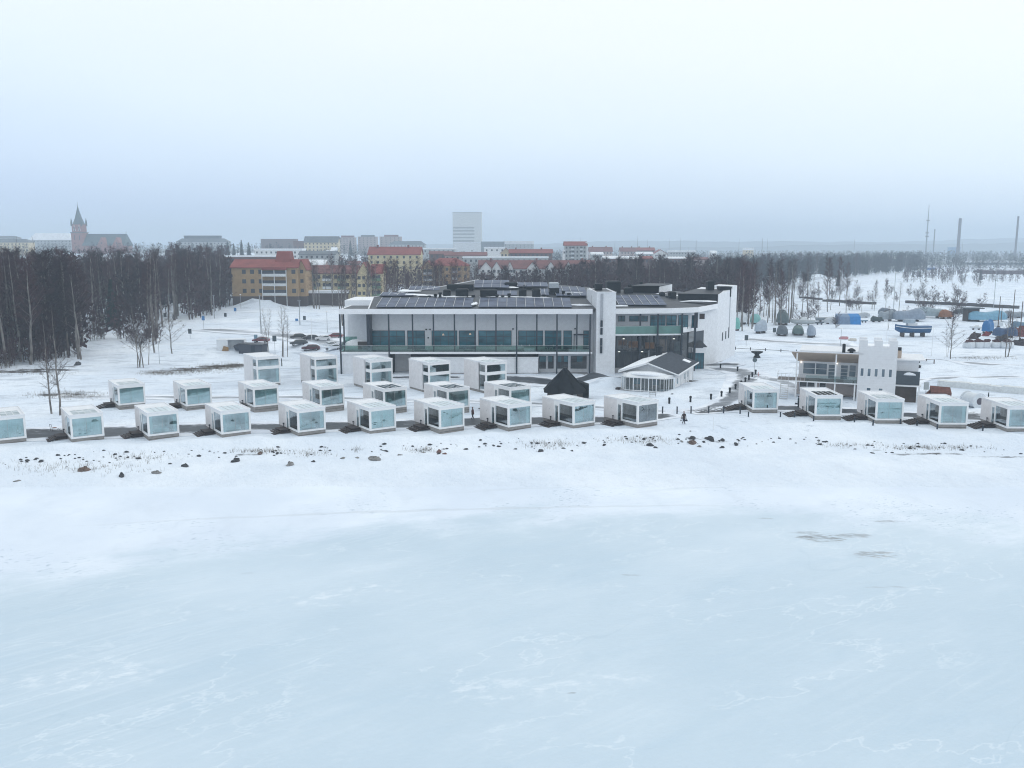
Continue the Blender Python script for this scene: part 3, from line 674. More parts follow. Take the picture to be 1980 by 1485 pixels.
# left end: white gable wall further back, terrace under snow
hb('wall', hw, (X(673, 184.), X(712, 184.), 184., 184.4, .6, zy(600, 184)))
hb('rear_wing', hfas, (X(668, 196.), X(725, 196.), 196., 210., .6, zy(580.5, 196)))
q = MB(); q.blob((X(694, 179.5), 179.5, zs1 + .2), (3.2, 2.2, 1.5), 3, 14, 8, .1, -.1); q.build('terrace_snow', snowm, hotel, True, True)
hb('terrace_rail', greeng, (X(663, 181.5), X(690, 181.5), 181.5, 181.55, zs1, zs1 + 2.2), (X(663, 178) - .05, X(663, 178), 174.2, 181.4, zs1, zs1 + 1.5))
hb('terrace_wall', mat('brown_boards', (.07, .06, .055), .8), (X(691, 177.), X(711, 177.), 177., 177.4, zs1, zs1 + 1.6))
# lower storey: white boarded wall, dark opening, glazed doors
hb('lower_wall', hw, (X(660, YF), X(751, YF), YF + .25, YF + .6, g0 + .5, zs0 - .02))
hb('lower_wall', hw, (X(793, YF), X(1041, YF), YF + .25, YF + .6, g0 + .9, zy(692, YF)))
hb('lower_wall_base', conc, (X(660, YF), X(751, YF), YF + .2, YF + .58, g0 - .5, g0 + .5), (X(793, YF), X(1041, YF), YF + .2, YF + .58, g0 - .5, g0 + .9))
hb('lower_wall_cap', hfas, (X(792, YF), X(1042, YF), YF + .12, YF + .8, zy(692, YF), zy(692, YF) + .12))
hb('undercroft_shade', void, (X(793.5, YF + 1), X(1041, YF + 1), YF + .9, YF + 6.3, g0, zs0 - .01), (X(716, YF + 6), X(793.5, YF + 6), YF + 6, YF + 6.3, g0, zs0), (X(751, YF), X(757, YF), YF + .3, YF + 6, g0, zs0 - .03))  # solid black boxes paint the shade of the open space below the balcony
for px in (775, 780):
    hb('tail_light', glow('red_light', (.8, .08, .03), .35), (X(px, YF + 5.9), X(px + 4, YF + 5.9), YF + 5.85, YF + 5.95, zy(717, YF + 5.9), zy(715.6, YF + 5.9)))
zd0, zd1 = zy(713, YF + 3), zy(686, YF + 3)
hb('lower_wall', hgrey, (X(1042, YF + 3), X(1139, YF + 3), YF + 3, YF + 3.3, .6, zs0))
for a, b_ in ((1043, 1056), (1060, 1071), (1077, 1099), (1104, 1135)): window(a, b_, 688, 712.5, YF + 3, (1 if b_ - a < 15 else 2, 1), door=True, gm_=cglz)
for a, b_ in ((1043.5, 1056), (1060, 1068), (1079, 1086), (1091, 1098), (1116, 1127)):
    hb('door_panel', wglass, (X(a, YF + 2.85), X(b_, YF + 2.85), YF + 2.84, YF + 2.86, zy(699.5, YF + 2.85), zy(689, YF + 2.85)))
hb('entrance_terrace', conc, (X(1042, YF), X(1139, YF), YF - 1.5, YF + 3, .4, 1.25))
# ---- stair tower
tx0, tx1 = X(1152.5, 172.5, 680), X(1189.8, 172.5, 680); tz = zy(565.5, 172.5)
hz('stair_tower', hw, lambda q: q.hexa([(tx0, 172.5, .2), (tx1, 172.9, .2), (tx1 - .4, 189, .2), (tx0 - .6, 189, .2)], [(tx0, 172.5, tz), (tx1, 172.9, tz), (tx1 - .4, 189, tz), (tx0 - .6, 189, tz)]))
st = hb('tower_roof', roofd, (tx0 + .1, tx1 - .6, 173.2, 186., tz, tz + .06))
hb('tower_rim', hfas, (tx0, tx1, 172.48, 172.7, tz, tz + .14), (tx0 - .2, tx0, 172.9, 188, tz, tz + .14), (tx1 - .35, tx1 - .2, 173.2, 188, tz, tz + .14))
hb('tower_slot', mat('grey_slot_panel', (.36, .38, .42), .5), (X(1160.5, 172.4), X(1165.5, 172.4), 172.34, 172.6, zy(618, 172.4), zy(568, 172.4)))
for a, b_ in ((619.5, 632), (634, 647), (654, 668.5), (669.5, 683)):
    hb('slot_window', navy, (X(1160.8, 172.4), X(1165.2, 172.4), 172.3, 172.6, zy(b_, 172.4), zy(a, 172.4)))
hb('slot_window', navy, (tx0 - .30, tx0 - .02, 180.5, 181.1, zy(683, 181), zy(571, 181)))
q = MB(); q.box(X(1149.5, 180), X(1163, 180), 179.5, 181.5, tz + .06, zy(551, 180)); q.box(X(1148.5, 180), X(1164, 180), 179.3, 181.7, zy(551, 180), zy(549, 180)); q.build('roof_vent', dark, hotel, True)
# ---- right block: recessed upper floor, green balcony, glazed lobby
YR = 177.5
hb('wall', hgrey, (X(1190, YR), X(1326, YR), YR, YR + .4, zy(650, YR), ze0 + .1))
zw = (zy(621.5, YR), zy(610.5, YR))
window(1195, 1208, 0, 0, YR, (1, 0), z=zw); window(1216, 1252, 0, 0, YR, (3, 0), z=zw)
zw = (zy(640, YR), zy(609.5, YR))
window(1256.5, 1286, 0, 0, YR, (3, 1), z=zw); window(1288, 1307.5, 0, 0, YR, (1, 1), z=zw); window(1311, 1330, 0, 0, YR, (2, 0), z=(zy(635, YR), zy(609, YR)))
zb0, zb1, zb2 = zy(649, 174.2), zy(646, 174.2), zy(631, 174.2)
bal = [(X(1190, 174.0), 174.0), (X(1321, 175.2), 175.2)]
def balc(q): q.hexa([(bal[0][0], 174., zb0), (bal[1][0], 175.2, zb0), (bal[1][0], YR, zb0), (bal[0][0], YR, zb0)], [(bal[0][0], 174., zb1), (bal[1][0], 175.2, zb1), (bal[1][0], YR, zb1), (bal[0][0], YR, zb1)])
hz('balcony_slab', hfas, balc)
hz('balcony_panel', gpan, lambda q: q.wall(bal[0], bal[1], zb1, zb2, .06))
hz('handrail', mull, lambda q: q.wall((bal[0][0], 173.98), (bal[1][0], 175.18), zb2, zb2 + .06, .1))
for px in (1238, 1271, 1319): x = X(px, 174.5); hb('column', navy, (x - .16, x + .16, 174.6 if px != 1271 else 173.9, 174.9 if px != 1271 else 174.25, .6, ze0))
# lobby curtain wall
YL = 176.2
cw = hb('lobby_glazing', cglz, (X(1191, YL), X(1318, YL), YL, YL + .1, zy(711, YL), zb0))
def mul(q):
    for px in (1192, 1204, 1209, 1222, 1236, 1247, 1257, 1272, 1287, 1297, 1306, 1317): x = X(px, YL); q.box(x - .06, x + .06, YL - .08, YL, zy(711, YL), zb0)
    for py in (654, 680): q.box(X(1191, YL), X(1318, YL), YL - .06, YL - .005, zy(py, YL) - .05, zy(py, YL) + .05)
hz('lobby_mullion', navy, mul, cw)
for px, py in ((1197, 680), (1241.5, 680), (1206, 655), (1303, 655)):
    q = MB(); x, _, z = aty(px, py, YL - .15); q.lathe([(.03, .1), (.22, .02), (.24, -.05), (.05, -.08)], (x, YL - .15, z), 10); q.build('lobby_lamp', glow('cool_lamp', (.9, .9, .8), 1.1), hotel, True)
hb('lobby_base', conc, (X(1190, YL), X(1330, YL), YL - .6, YL + .3, .3, zy(711, YL)))
# warm interior blocks seen through the lobby glass: bar front and pillars
for a, b_, t_, o_, cc in ((1216, 1234, 660, 672, (.10, .05, .025)), (1248, 1266, 662, 674, (.11, .055, .025)), (1276, 1290, 656, 690, (.10, .09, .085)), (1196, 1212, 658, 668, (.08, .045, .03)), (1304, 1316, 660, 690, (.06, .08, .09))):
    hb('lobby_interior', mat('lobby_fitting_%d' % a, cc, .5, var=.4, scale=1.2), (X(a, YL - .02), X(b_, YL - .02), YL - .012, YL - .006, zy(o_, YL), zy(t_, YL)))
# angled glazed bay between the balcony and the entrance
b0, b1_, b2_ = (X(1318, 176.), 176.2), (X(1334, 177.), 178.0), (X(1344, 181.), 181.5)
hz('bay_glazing', cglz, lambda q: (q.wall(b0, b1_, .8, zb0 + .4, .1), q.wall(b1_, b2_, .8, zb0 + .4, .1)))
hz('bay_band', hfas, lambda q: (q.wall((b0[0], b0[1] - .12), (b1_[0], b1_[1] - .12), zb0 + .4, zb0 + 1.4, .2), q.wall((b1_[0], b1_[1] - .12), (b2_[0], b2_[1] - .12), zb0 + .4, zb0 + 1.5, .2)))
hz('wall', hw, lambda q: (q.wall((X(1326, YR), YR), (X(1346, 183.), 183.), zb0 + 1.4, ze0 + .1, .3), q.wall((X(1346, 183.), 183.), (X(1362, 186.), 186.), zy(640, 184), ze0 + .1, .3)))
window(1336.5, 1345, 609.5, 634, 179.2, (1, 0))
hb('wall_screen', navy, (X(1343, 178.5), X(1348.5, 178.5), 178.4, 178.6, zy(634, 178.5), zy(604, 178.5)))
x = X(1344, 178.); hb('column', navy, (x - .2, x + .2, 177.9, 178.3, .6, ze0))
window(1351.5, 1361.5, 606.5, 617, 182.6, (0, 0), gm_=mat('brown_pane', (.05, .03, .028), .3))
hz('wall', navy, lambda q: q.wall(b2_, (X(1361, 186.), 186.), .6, zy(640, 184), .2))
# entrance porch
pY = 181.0; px0, px1 = X(1343.5, pY), X(1364, pY)
pr = hz('porch_roof', roofd, lambda q: q.hexa([(px0 - .3, pY - .3, zy(672, pY)), (px1 + .4, pY - .3, zy(671, pY)), (px1 + .4, pY + 3, zy(668, pY)), (px0 - .3, pY + 3, zy(668, pY))],
                                     [(px0 - .3, pY - .3, zy(671, pY)), (px1 + .4, pY - .3, zy(670, pY)), (px1 - .2, pY + 3, zy(661, pY)), (px0, pY + 3, zy(661, pY))]))
hb('porch_fascia', hfas, (px0, px1 + .2, pY - .32, pY - .05, zy(682, pY), zy(673, pY)))
hb('porch_wall', hw, (px0 - .8, px0 - .3, pY - .1, pY + 2, .8, zy(668, pY)))
window(1345, 1363, 0, 0, pY + .5, (2, 0), z=(1.0, zy(682, pY)), door=True)
# white return wall and end tower
TW = (X(1386.5, 190., 640), 190.0); TE = (X(1422, 199., 640), 199.0)
hz('wall', hw, lambda q: q.wall((X(1361, 186.2), 186.2), TW, .4, ze0 + .15, .3))
zt1 = zy(569.5, 190.); ka = .74
TM = (TW[0] + (TE[0] - TW[0]) * ka, TW[1] + (TE[1] - TW[1]) * ka)
hz('end_tower', hw, lambda q: (q.hexa([(*TW, .2), (*TM, .2), (TM[0] - 5, TM[1] + 9, .2), (TW[0] - 5, TW[1] + 9, .2)], [(*TW, zt1), (*TM, zt1 + .9), (TM[0] - 5, TM[1] + 9, zt1 + .9), (TW[0] - 5, TW[1] + 9, zt1)]),
                               q.hexa([(TM[0] + .02, TM[1] + .02, .2), (*TE, .2), (TE[0] - 3, TE[1] + 5, .2), (TM[0] - 3, TM[1] + 5, .2)], [(TM[0] + .02, TM[1] + .02, zy(553.5, 197)), (*TE, zy(551.5, 199)), (TE[0] - 3, TE[1] + 5, zy(551.5, 199)), (TM[0] - 3, TM[1] + 5, zy(553.5, 197))])))
dT = Vector((TE[0] - TW[0], TE[1] - TW[1])).normalized(); nT = Vector((dT.y, -dT.x))
def on_tower(u, z0, z1, wd, name, m):
    c = Vector(TW) + dT * u + nT * .04; hz(name, m, lambda q: q.wall((c.x, c.y), (c.x + dT.x * wd, c.y + dT.y * wd), z0, z1, .1))
LT = math.dist(TW, TE)
for u, a, b_ in ((.27, 642, 658), (.44, 641, 656), (.60, 634.5, 655.5)): on_tower(u * LT, zy(b_, 193.5), zy(a, 193.5), .55, 'slot_window', navy)
on_tower(.62 * LT, zy(634, 195), zy(566, 195), .45, 'tower_slot', mat('grey_slot_panel', (.36, .38, .42), .5))
hz('end_tower_base', conc, lambda q: q.wall((TW[0] + nT.x * .08, TW[1] + nT.y * .08), (TE[0] + nT.x * .08, TE[1] + nT.y * .08), -.2, 1.35, .1))
# ---- roof: two sheets rising from the eaves, with hips
def P(px, py, Y): return aty(px, py, Y)
r1 = [(X(712, YF, 597), YF + .4, ze1 - .05), (X(1000, YF, 597), YF + .4, ze1 - .05), (xm + 1.2, YF + .4, ze1 - .05), (X(1143, 200, 566), 200., zy(566, 200)), (X(1141, 214, 555), 214., zy(555, 214)), (X(1040, 217, 548), 217., zy(548, 217)), P(925, 541.5, 219.), P(840, 557, 203.), (X(722, 190, 575), 190., zy(575, 190)), ]
def roof(q):
    c = (X(925, 196, 563), 196., zy(565.5, 196.))
    for a, b_ in zip(r1, r1[1:] + r1[:1]): q.quadm([c, a, b_])
hz('roof', roofd, roof)
r2 = [(xr0 - .2, 174., ze1 - .05), (FR[1][0], 175.4, ze1 - .05), (FR[2][0], 178.4, ze1 - .05), (FR[3][0], 189.8, ze1 + .1), P(1400, 574, 200.), P(1310, 563, 206.), P(1190, 560, 206.)]
def roofb(q):
    c = P(1262, 575, 190.)
    for a, b_ in zip(r2, r2[1:] + r2[:1]): q.quadm([c, a, b_])
hz('roof', roofd, roofb)
hz('roof_edge', hfas, lambda q: (q.tube([(r1[0][0], r1[0][1], r1[0][2] + .05), (r1[8][0], r1[8][1], r1[8][2] + .08)], .16, 4), q.tube([(r1[8][0], r1[8][1], r1[8][2] + .06), (r1[7][0], r1[7][1], r1[7][2] + .06), (r1[6][0], r1[6][1], r1[6][2] + .08)], .10, 4)))
hb('low_roof', roofd, (xl + .4, X(712, YF, 597), YF + .36, YF + 12, ze1 - .2, ze1 - .1))
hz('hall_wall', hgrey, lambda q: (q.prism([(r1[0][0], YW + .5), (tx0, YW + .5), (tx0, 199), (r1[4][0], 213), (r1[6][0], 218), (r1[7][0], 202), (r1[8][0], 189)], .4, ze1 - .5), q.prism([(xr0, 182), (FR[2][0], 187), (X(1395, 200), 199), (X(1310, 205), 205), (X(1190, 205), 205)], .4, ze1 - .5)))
# solar panels: tilted frames in rows
def panel(u0, u1, v0, v1, pl, lift=.12, nm='solar_panel'):
    """pl(u,v)->(x,y,z) on the roof; one module with its rail"""
    a, b_, c, d = pl(u0, v0), pl(u1, v0), pl(u1, v1), pl(u0, v1)
    q = MB(); up = lambda p, h: (p[0], p[1], p[2] + h)
    q.hexa([up(a, lift), up(b_, lift), up(c, lift), up(d, lift)], [up(a, lift + .06), up(b_, lift + .06), up(c, lift + .06), up(d, lift + .06)])
    o = q.build(nm, panelm, hotel, True)
    k = MB(); k.tube([up(a, lift + .14), up(d, lift + .14)], .055, 4); k.build('panel_rail', railf, o, True); return o
zA = zy(597.5, YF)
def strip(pxa, pxb, Ya, Yb, pya, pyb):
    def pl(u, v):
        Yv = Ya + (Yb - Ya) * v; px = pxa + (pxb - pxa) * u
        return (aty(px, 600, Ya)[0] * (Ya + (Yv - Ya) * .35) / Ya, Yv, zy(pya, Ya) + (zy(pyb, Yb) - zy(pya, Ya)) * v + .1)
    return pl
def array(pxa, pxb, Ya, Yb, pya, pyb, n, rows, skip=()):
    pl = strip(pxa, pxb, Ya, Yb, pya, pyb)
    for r in range(rows):
        for i in range(n):
            if (r, i) in skip: continue
            panel((i + .03) / n, (i + .97) / n, (r + .02) / rows, (r + .96) / rows, pl)
array(727, 913, 174.0, 188., 596.5, 577.5, 10, 1)
array(925, 1125, 174.0, 188., 596.5, 577.5, 11, 1, {(0, 10)})
array(735, 800, 190., 198., 574, 567, 4, 1)
array(915, 985, 201., 216.5, 558, 543.5, 4, 2)
array(1000, 1060, 204., 215., 556, 548, 4, 2)
array(790, 850, 199.5, 206., 563, 555.5, 5, 1)
array(930, 1000, 190.5, 199., 573.5, 564, 5, 1)
array(1046, 1062, 190.5, 203., 573, 560, 2, 1)
array(1075, 1138, 190., 211., 574, 556, 4, 2)
array(1196, 1290, 177.5, 194., 592, 573, 6, 3)
hz('roof_snow', snowm, lambda q: [q.blob((*P(px, py, Yy),), (rx, ry, .22), int(px), 12, 6, .2, -.4) for px, py, Yy, rx, ry in ((918, 587, 180.5, .75, 4.5), (835, 572, 192, 4.2, 2.2), (800, 570, 193, 3, 1.4), (960, 574, 190, 3.4, 1.0), (880, 574, 190, 4, 1.0), (1010, 575, 190, 6, .8), (1110, 567, 197, 4.4, 1.2), (1120, 590, 178, 2.6, .7), (985, 556, 204, 2, 1), (1200, 592, 177, 1.4, .5), (1350, 583, 186, 3.6, .9), (1300, 572, 197, 3., 1.0), (790, 563, 198, 3, 1.5), (1275, 569, 199, 2, .8))])
# roof machines
def unit(px0, px1, pt, pb, Y, dep=2.2, m=dark, cap=True, nm='roof_unit'):
    x0, x1 = aty(px0, pb, Y)[0], aty(px1, pb, Y)[0]; z0, z1 = zy(pb, Y) - .9, zy(pt, Y)
    q = MB(); q.box(x0, x1, Y, Y + dep, z0, z1 - .25)
    if cap: q.hexa([(x0 - .1, Y - .1, z1 - .25), (x1 + .1, Y - .1, z1 - .25), (x1 + .1, Y + dep + .1, z1 - .25), (x0 - .1, Y + dep + .1, z1 - .25)], [(x0 + .25, Y + .25, z1), (x1 - .25, Y + .25, z1), (x1 - .25, Y + dep - .25, z1), (x0 + .25, Y + dep - .25, z1)])
    else: q.box(x0 - .06, x1 + .06, Y - .06, Y + dep + .06, z1 - .25, z1)
    return q.build(nm, m, hotel, True)
for a in ((857, 870.5, 560, 577, 189.5), (881, 905, 558.5, 577, 189.5), (928.5, 961, 560, 577, 189.5), (1003, 1018, 559, 577, 189.5), (1029, 1045, 559, 577, 189.5), (1208, 1224, 556, 567, 198), (1277, 1286, 565, 575.5, 193.5), (1295, 1307.5, 564, 579, 191)): unit(*a)
unit(864, 915, 550, 560, 199, 3., cap=False); unit(976, 1000.5, 546, 556, 206, 3.); unit(1174, 1200, 544, 565, 200, 5.)
unit(1062, 1081, 557, 568, 195, 2.4, cap=False); unit(1062, 1081, 546, 556.9, 195.1, 2.2, mat('pale_metal_unit', (.42, .46, .50), .4, metal=.2), nm='roof_unit')
for px, pt, pb, Y in ((830, 571, 577, 190), (915, 570, 577, 189.3), (972, 571, 577, 189.4), (1052, 569, 576, 190.5), (1100, 566, 573, 192), (888, 553, 558, 202), (1015, 551, 557, 206), (1150, 551, 556, 190), (1240, 545, 549, 205), (842, 568, 577, 189), (851, 565, 577, 189.2), (961, 569, 577.5, 189.2), (984.5, 567, 577.5, 189.2), (1089.5, 562, 570, 193), (1126, 553, 557, 210), (1269, 573, 580, 190), (1290, 572, 577, 192), (940, 539, 545, 219)):
    x, _, z = aty(px, pt, Y); q = MB(); z0 = zy(pb, Y) - .8; q.lathe([(.28, z0), (.28, z - .45), (.40, z - .42), (.40, z - .05), (.1, z)], (x, Y, 0), 10); q.build('roof_pipe', dark, hotel, True)
unit(775, 800, 561, 570, 199, 4, hfas, False, 'plant_cabinet')
# penthouses on the right block
Yp = 200.
hz('penthouse', void, lambda q: q.box(X(1224, Yp, 560), X(1275.5, Yp, 560), Yp, Yp + 9, zy(575, Yp), zy(553, Yp)))
hz('penthouse_wall', hw, lambda q: q.wall((X(1275.5, Yp, 560) + .02, Yp - .1), (X(1299.5, Yp + 8, 560), Yp + 8), zy(578, Yp), zy(554.5, Yp), .3, zy(549.5, Yp + 8)))
hz('penthouse_roof', roofd, lambda q: q.hexa([(X(1224, Yp, 556) - .4, Yp - .4, zy(553, Yp)), (X(1275.5, Yp, 556), Yp - .4, zy(553, Yp)), (X(1299, Yp + 8, 550), Yp + 8, zy(553, Yp)), (X(1245, Yp + 8, 550), Yp + 8, zy(553, Yp))],
                                             [(X(1224, Yp, 556) - .4, Yp - .4, zy(552, Yp)), (X(1275.5, Yp, 556), Yp - .4, zy(552.3, Yp)), (X(1299, Yp + 8, 550), Yp + 8, zy(548.5, Yp + 8)), (X(1252, Yp + 8, 550), Yp + 8, zy(547.5, Yp + 8))]))
Yq = 190.2
hz('penthouse', dark, lambda q: q.hexa([(X(1311, Yq, 575), Yq, zy(584, Yq)), (TW[0] - .02, Yq - .1, zy(584, Yq)), (TW[0] - 2, Yq + 8, zy(584, Yq)), (X(1330, Yq + 8, 570), Yq + 8, zy(584, Yq))], [(X(1311, Yq, 570), Yq, zy(568, Yq)), (TW[0] - .02, Yq - .1, zy(569.5, Yq)), (TW[0] - 2, Yq + 8, zy(566.5, Yq)), (X(1330, Yq + 8, 565), Yq + 8, zy(566.5, Yq))]))
hz('penthouse_roof', roofd, lambda q: q.hexa([(X(1310.5, Yq, 570), Yq - .15, zy(568, Yq)), (TW[0] - .05, Yq - .2, zy(569.3, Yq)), (TM[0] - 1, TM[1] + 1, zy(566, Yq)), (X(1346, Yq + 9, 560), Yq + 9, zy(566.4, Yq))], [(X(1310.5, Yq, 570), Yq - .15, zy(567.4, Yq)), (TW[0] - .05, Yq - .2, zy(568.8, Yq)), (TM[0] - 1, TM[1] + 1, zy(562.5, Yq)), (X(1346, Yq + 9, 560), Yq + 9, zy(558.5, Yq + 9))]))
unit(1368, 1381, 543, 566, 196, 2., nm='roof_unit'); unit(1392, 1414, 554.5, 566, 195.5, 3., cap=False)
# reindeer light figures on the balcony
deerm = mat('white_wire_figure', (.62, .66, .68), .6)
def reindeer():
    r = thing('reindeer_figure', 'x', 'decoration')
    b = MB(); b.tube([(-.35, 0, .62), (0, 0, .66), (.3, 0, .64)], [.07, .09, .07], 6); b.tube([(.28, 0, .66), (.42, 0, .95), (.58, 0, .93)], [.05, .04, .03], 5)
    b.build('body', deerm, r)
    for x, d in ((-.32, -.08), (-.28, .06), (.24, -.04), (.28, .12)):
        l = MB(); l.tube([(x, 0, .62), (x + d, .02 if d > 0 else -.02, 0)], [.04, .025], 4); l.build('leg', deerm, r)
    a = MB()
    for s in (-1, 1): a.tube([(.42, 0, .97), (.36, .08 * s, 1.15), (.42, .14 * s, 1.3)], .018, 4); a.tube([(.36, .08 * s, 1.15), (.27, .12 * s, 1.25)], .015, 4)
    a.build('antlers', deerm, r); return r
for k, (px, mir) in enumerate(((965, 1), (974, -1), (1012, -1), (1019.5, 1), (1027, -1), (1047, 1), (1056, -1), (1066, 1))):
    x = X(px, YF + .6, 676); loc = (x, YF + .7, zs1 + .07)
    if k == 0: r0 = reindeer(); o = r0; o.location = loc
    else: o = dup(r0, loc)
    o.scale = (mir * 1.0, 1, 1.0); o['group'] = 'wire reindeer on the hotel balcony'; o['label'] = 'white wire reindeer figure standing behind the glass balcony rail of the hotel'
# ------------------------------------------------------------------ dark conical hut
tar = mat('black_roof_felt', (.012, .015, .019), .85, var=.4, scale=1.2, stretch=(1, 1, .3), spec=.12)
logm = boards('dark_log_wall', (.050, .042, .038), .2, 'Z', .5, .8, .2)
kx, ky = 8.75, 143.6
hut = thing('conical_hut', 'black eight sided hut with a steep pointed roof in the snow before the hotel', 'hut', (kx, ky, h1(kx, ky)))
q = MB(); q.lathe([(3.1, -.3), (3.1, 1.75)], (0, 0, 0), 8, R(22.5)); q.build('wall', logm, hut)
zap = zy(712, ky) - h1(kx, ky); rf = MB(); rf.lathe([(3.75, 1.42), (3.78, 1.55), (.42, zap - .25)], (0, 0, 0), 8, R(22.5)); ro = rf.build('roof', tar, hut)
rb = MB()
for k in range(8):
    a = R(22.5 + 45 * k); rb.tube([(3.8 * math.cos(a), 3.8 * math.sin(a), 1.56), (.44 * math.cos(a), .44 * math.sin(a), zap - .22)], .05, 4)
rb.build('ridge_strip', tar, ro)
q = MB(); q.lathe([(.42, zap - .3), (.40, zap), (.5, zap + .02), (.3, zap + .16)], (0, 0, 0), 8); q.build('smoke_cap', dark, hut)
q = MB(); q.hexa([(2.3, .9, .2), (4.0, .6, .2), (4.2, 2.4, .2), (2.4, 2.8, .2)], [(2.3, .9, 2.75), (4.0, .6, 2.3), (4.2, 2.4, 2.3), (2.4, 2.8, 2.9)]); q.build('annex', tar, hut)
q = MB(); q.box(1.2, 1.75, -2.96, -2.86, .9, 1.45); q.build('window', mat('pale_pane', (.25, .27, .28), .3), hut)
# ------------------------------------------------------------------ gabled house with a glazed veranda
va = R(-22.5); vx, vy = 18.9, 152.8; vz = 1.35
vh = thing('veranda_house', 'white gabled house with grey roof and a snow topped glazed veranda', 'house', (vx, vy, vz), va)
vbm = boards('house_white_boarding', (.70, .72, .74), .15, 'Z', .85)
slate = mat('grey_shingle_roof', (.052, .062, .078), .8, var=.25, scale=2., spec=.15)
trim = mat('white_trim', (.76, .78, .80), .5, var=.03)
VW, VL = 9.3, 19.5; ze, zg = 3.15, 4.65
q = MB(); f0 = 2.6
q.hexa([(0.1, f0, -.2), (VW - .1, f0, -.2), (VW - .1, VL, -.2), (.1, VL, -.2)], [(0.1, f0, ze), (VW - .1, f0, ze), (VW - .1, VL, ze), (.1, VL, ze)])
q.hexa([(0.1, f0, ze), (VW - .1, f0, ze), (VW / 2, f0, zg - .15)], [(0.1, VL, ze), (VW - .1, VL, ze), (VW / 2, VL, zg - .15)]); q.build('wall', vbm, vh)
def slope(x0, z0, x1, z1, y0, y1, th=.16):
    return MB().hexa([(x0, y0, z0), (x1, y0, z1), (x1, y1, z1), (x0, y1, z0)], [(x0, y0, z0 + th), (x1, y0, z1 + th), (x1, y1, z1 + th), (x0, y1, z0 + th)])
kz = (zg - ze) / (VW / 2); ex = .75
r_ = slope(VW / 2, zg, VW + ex, ze - kz * ex, f0 - .9, VL + .6); r_.build('roof', slate, vh)
l_ = slope(-ex, ze - kz * ex, VW / 2, zg, f0 - .9, VL + .6); l_.build('roof', slate, vh)
s_ = slope(-ex, ze - kz * ex + .17, VW / 2 - .5, zg - .25 + .17, f0 - .8, VL - .5, .22); s_.build('roof_snow', snowm, vh)
q = MB(); q.tube([(-ex, f0 - .95, ze - kz * ex + .05), (VW / 2, f0 - .95, zg + .08), (VW + ex, f0 - .95, ze - kz * ex + .05)], .13, 4); q.build('bargeboard', trim, vh)
q = MB(); q.box(VW + ex - .04, VW + ex + .06, f0 - .9, VL + .6, ze - kz * ex - .05, ze - kz * ex + .2); q.build('gutter', trim, vh)
# veranda: chamfered plan, glazing bars, snow on top
vp = [(-.1, 1.8), (1.1, .15), (VW - 1.4, .15), (VW - .1, 1.8), (VW - .1, f0), (-.1, f0)]
q = MB(); q.hexa([(x, y, 2.45) for x, y in vp], [(x * .96 + .2, max(y, .8) if y < 1 else y + .2, 2.95) for x, y in vp]); q.build('veranda_roof', trim, vh)
q = MB(); q.blob((VW / 2 - .2, 1.7, 2.85), (3.9, 1.5, .55), 5, 18, 8, .07, -.1); q.build('veranda_snow', snowm, vh, smooth=True)
q = MB(); vg = glass('veranda_glass', (.72, .80, .82), .10)
for a, b_ in zip(vp[:3] + [vp[4]], vp[1:4] + [vp[3]]): q.quadm([(*a, .1), (*b_, .1), (*b_, 2.45), (*a, 2.45)])
q.build('veranda_glass', vg, vh)
q = MB()
def bars(a, b_, n):
    for i in range(n + 1):
        x, y = a[0] + (b_[0] - a[0]) * i / n, a[1] + (b_[1] - a[1]) * i / n; wv = .07 if i % 2 == 0 else .025; q.box(x - wv, x + wv, y - .07, y + .05, 0, 2.5)
bars(vp[0], vp[1], 4); bars(vp[1], vp[2], 10); bars(vp[2], vp[3], 4)
for a, b_ in zip(vp[:3], vp[1:4]): q.tube([(*a, 2.4), (*b_, 2.4)], .12, 4); q.tube([(*a, .1), (*b_, .1)], .10, 4)
q.build('veranda_frame', trim, vh)
q = MB(); q.box(.3, VW - .4, f0 - .12, f0 - .02, 0, 2.4); q.build('inner_wall', mat('veranda_back_wall', (.26, .21, .16), .7, scale=.9, col2=(.16, .15, .15)), vh)
q = MB(); q.box(0, VW - .3, .4, f0 - .12, -.1, .12); q.build('floor', conc, vh)
for x0, x1 in ((2.0, 3.1), (5.3, 6.4)):
    q = MB(); q.box(x0, x1, f0 - .2, f0 - .125, .9, 1.9); q.build('inner_window', wglass, vh)
for y in (4.2, 10.5, 13.4):
    q = MB(); q.box(VW - .12, VW - .04, y, y + 1.0, .9, 2.1); wdw = q.build('window', trim, vh); q = MB(); q.box(VW - .05, VW - .02, y + .12, y + .88, 1.02, 1.98); q.build('pane', wglass, wdw)
for y in (7.5, 12.0):
    q = MB(); q.box(VW - .12, VW + .02, y, y + .14, 0, ze - .5); q.build('side_post', trim, vh)
q = MB(); q.box(VW + .55, VW + .7, 11.2, 11.35, -.2, ze - .7); q.box(VW + .55, VW + .7, 15.2, 15.35, -.2, ze - .7); q.build('porch_post', trim, vh)
q = MB(); q.box(VW - .1, VW + 1.6, 3., 16., -.25, .06); q.build('side_deck', deckm, vh)
q = MB(); q.lathe([(.62, 0), (.62, 2.0), (.7, 2.05), (.7, 2.35), (.3, 2.6)], (VW / 2 - 1.5, 16.5, zg - .9), 10); q.build('chimney', dark, vh)
q = MB(); q.hexa([(VW - 1.5, 15.6, ze - .1), (VW - .2, 15.6, ze - .6), (VW - .2, 17.6, ze - .6), (VW - 1.5, 17.6, ze - .1)], [(VW - 1.5, 15.6, ze + .75), (VW - .2, 15.6, ze + .3), (VW - .2, 17.6, ze + .3), (VW - 1.5, 17.6, ze + .75)]); q.build('skylight_box', snowm, vh)
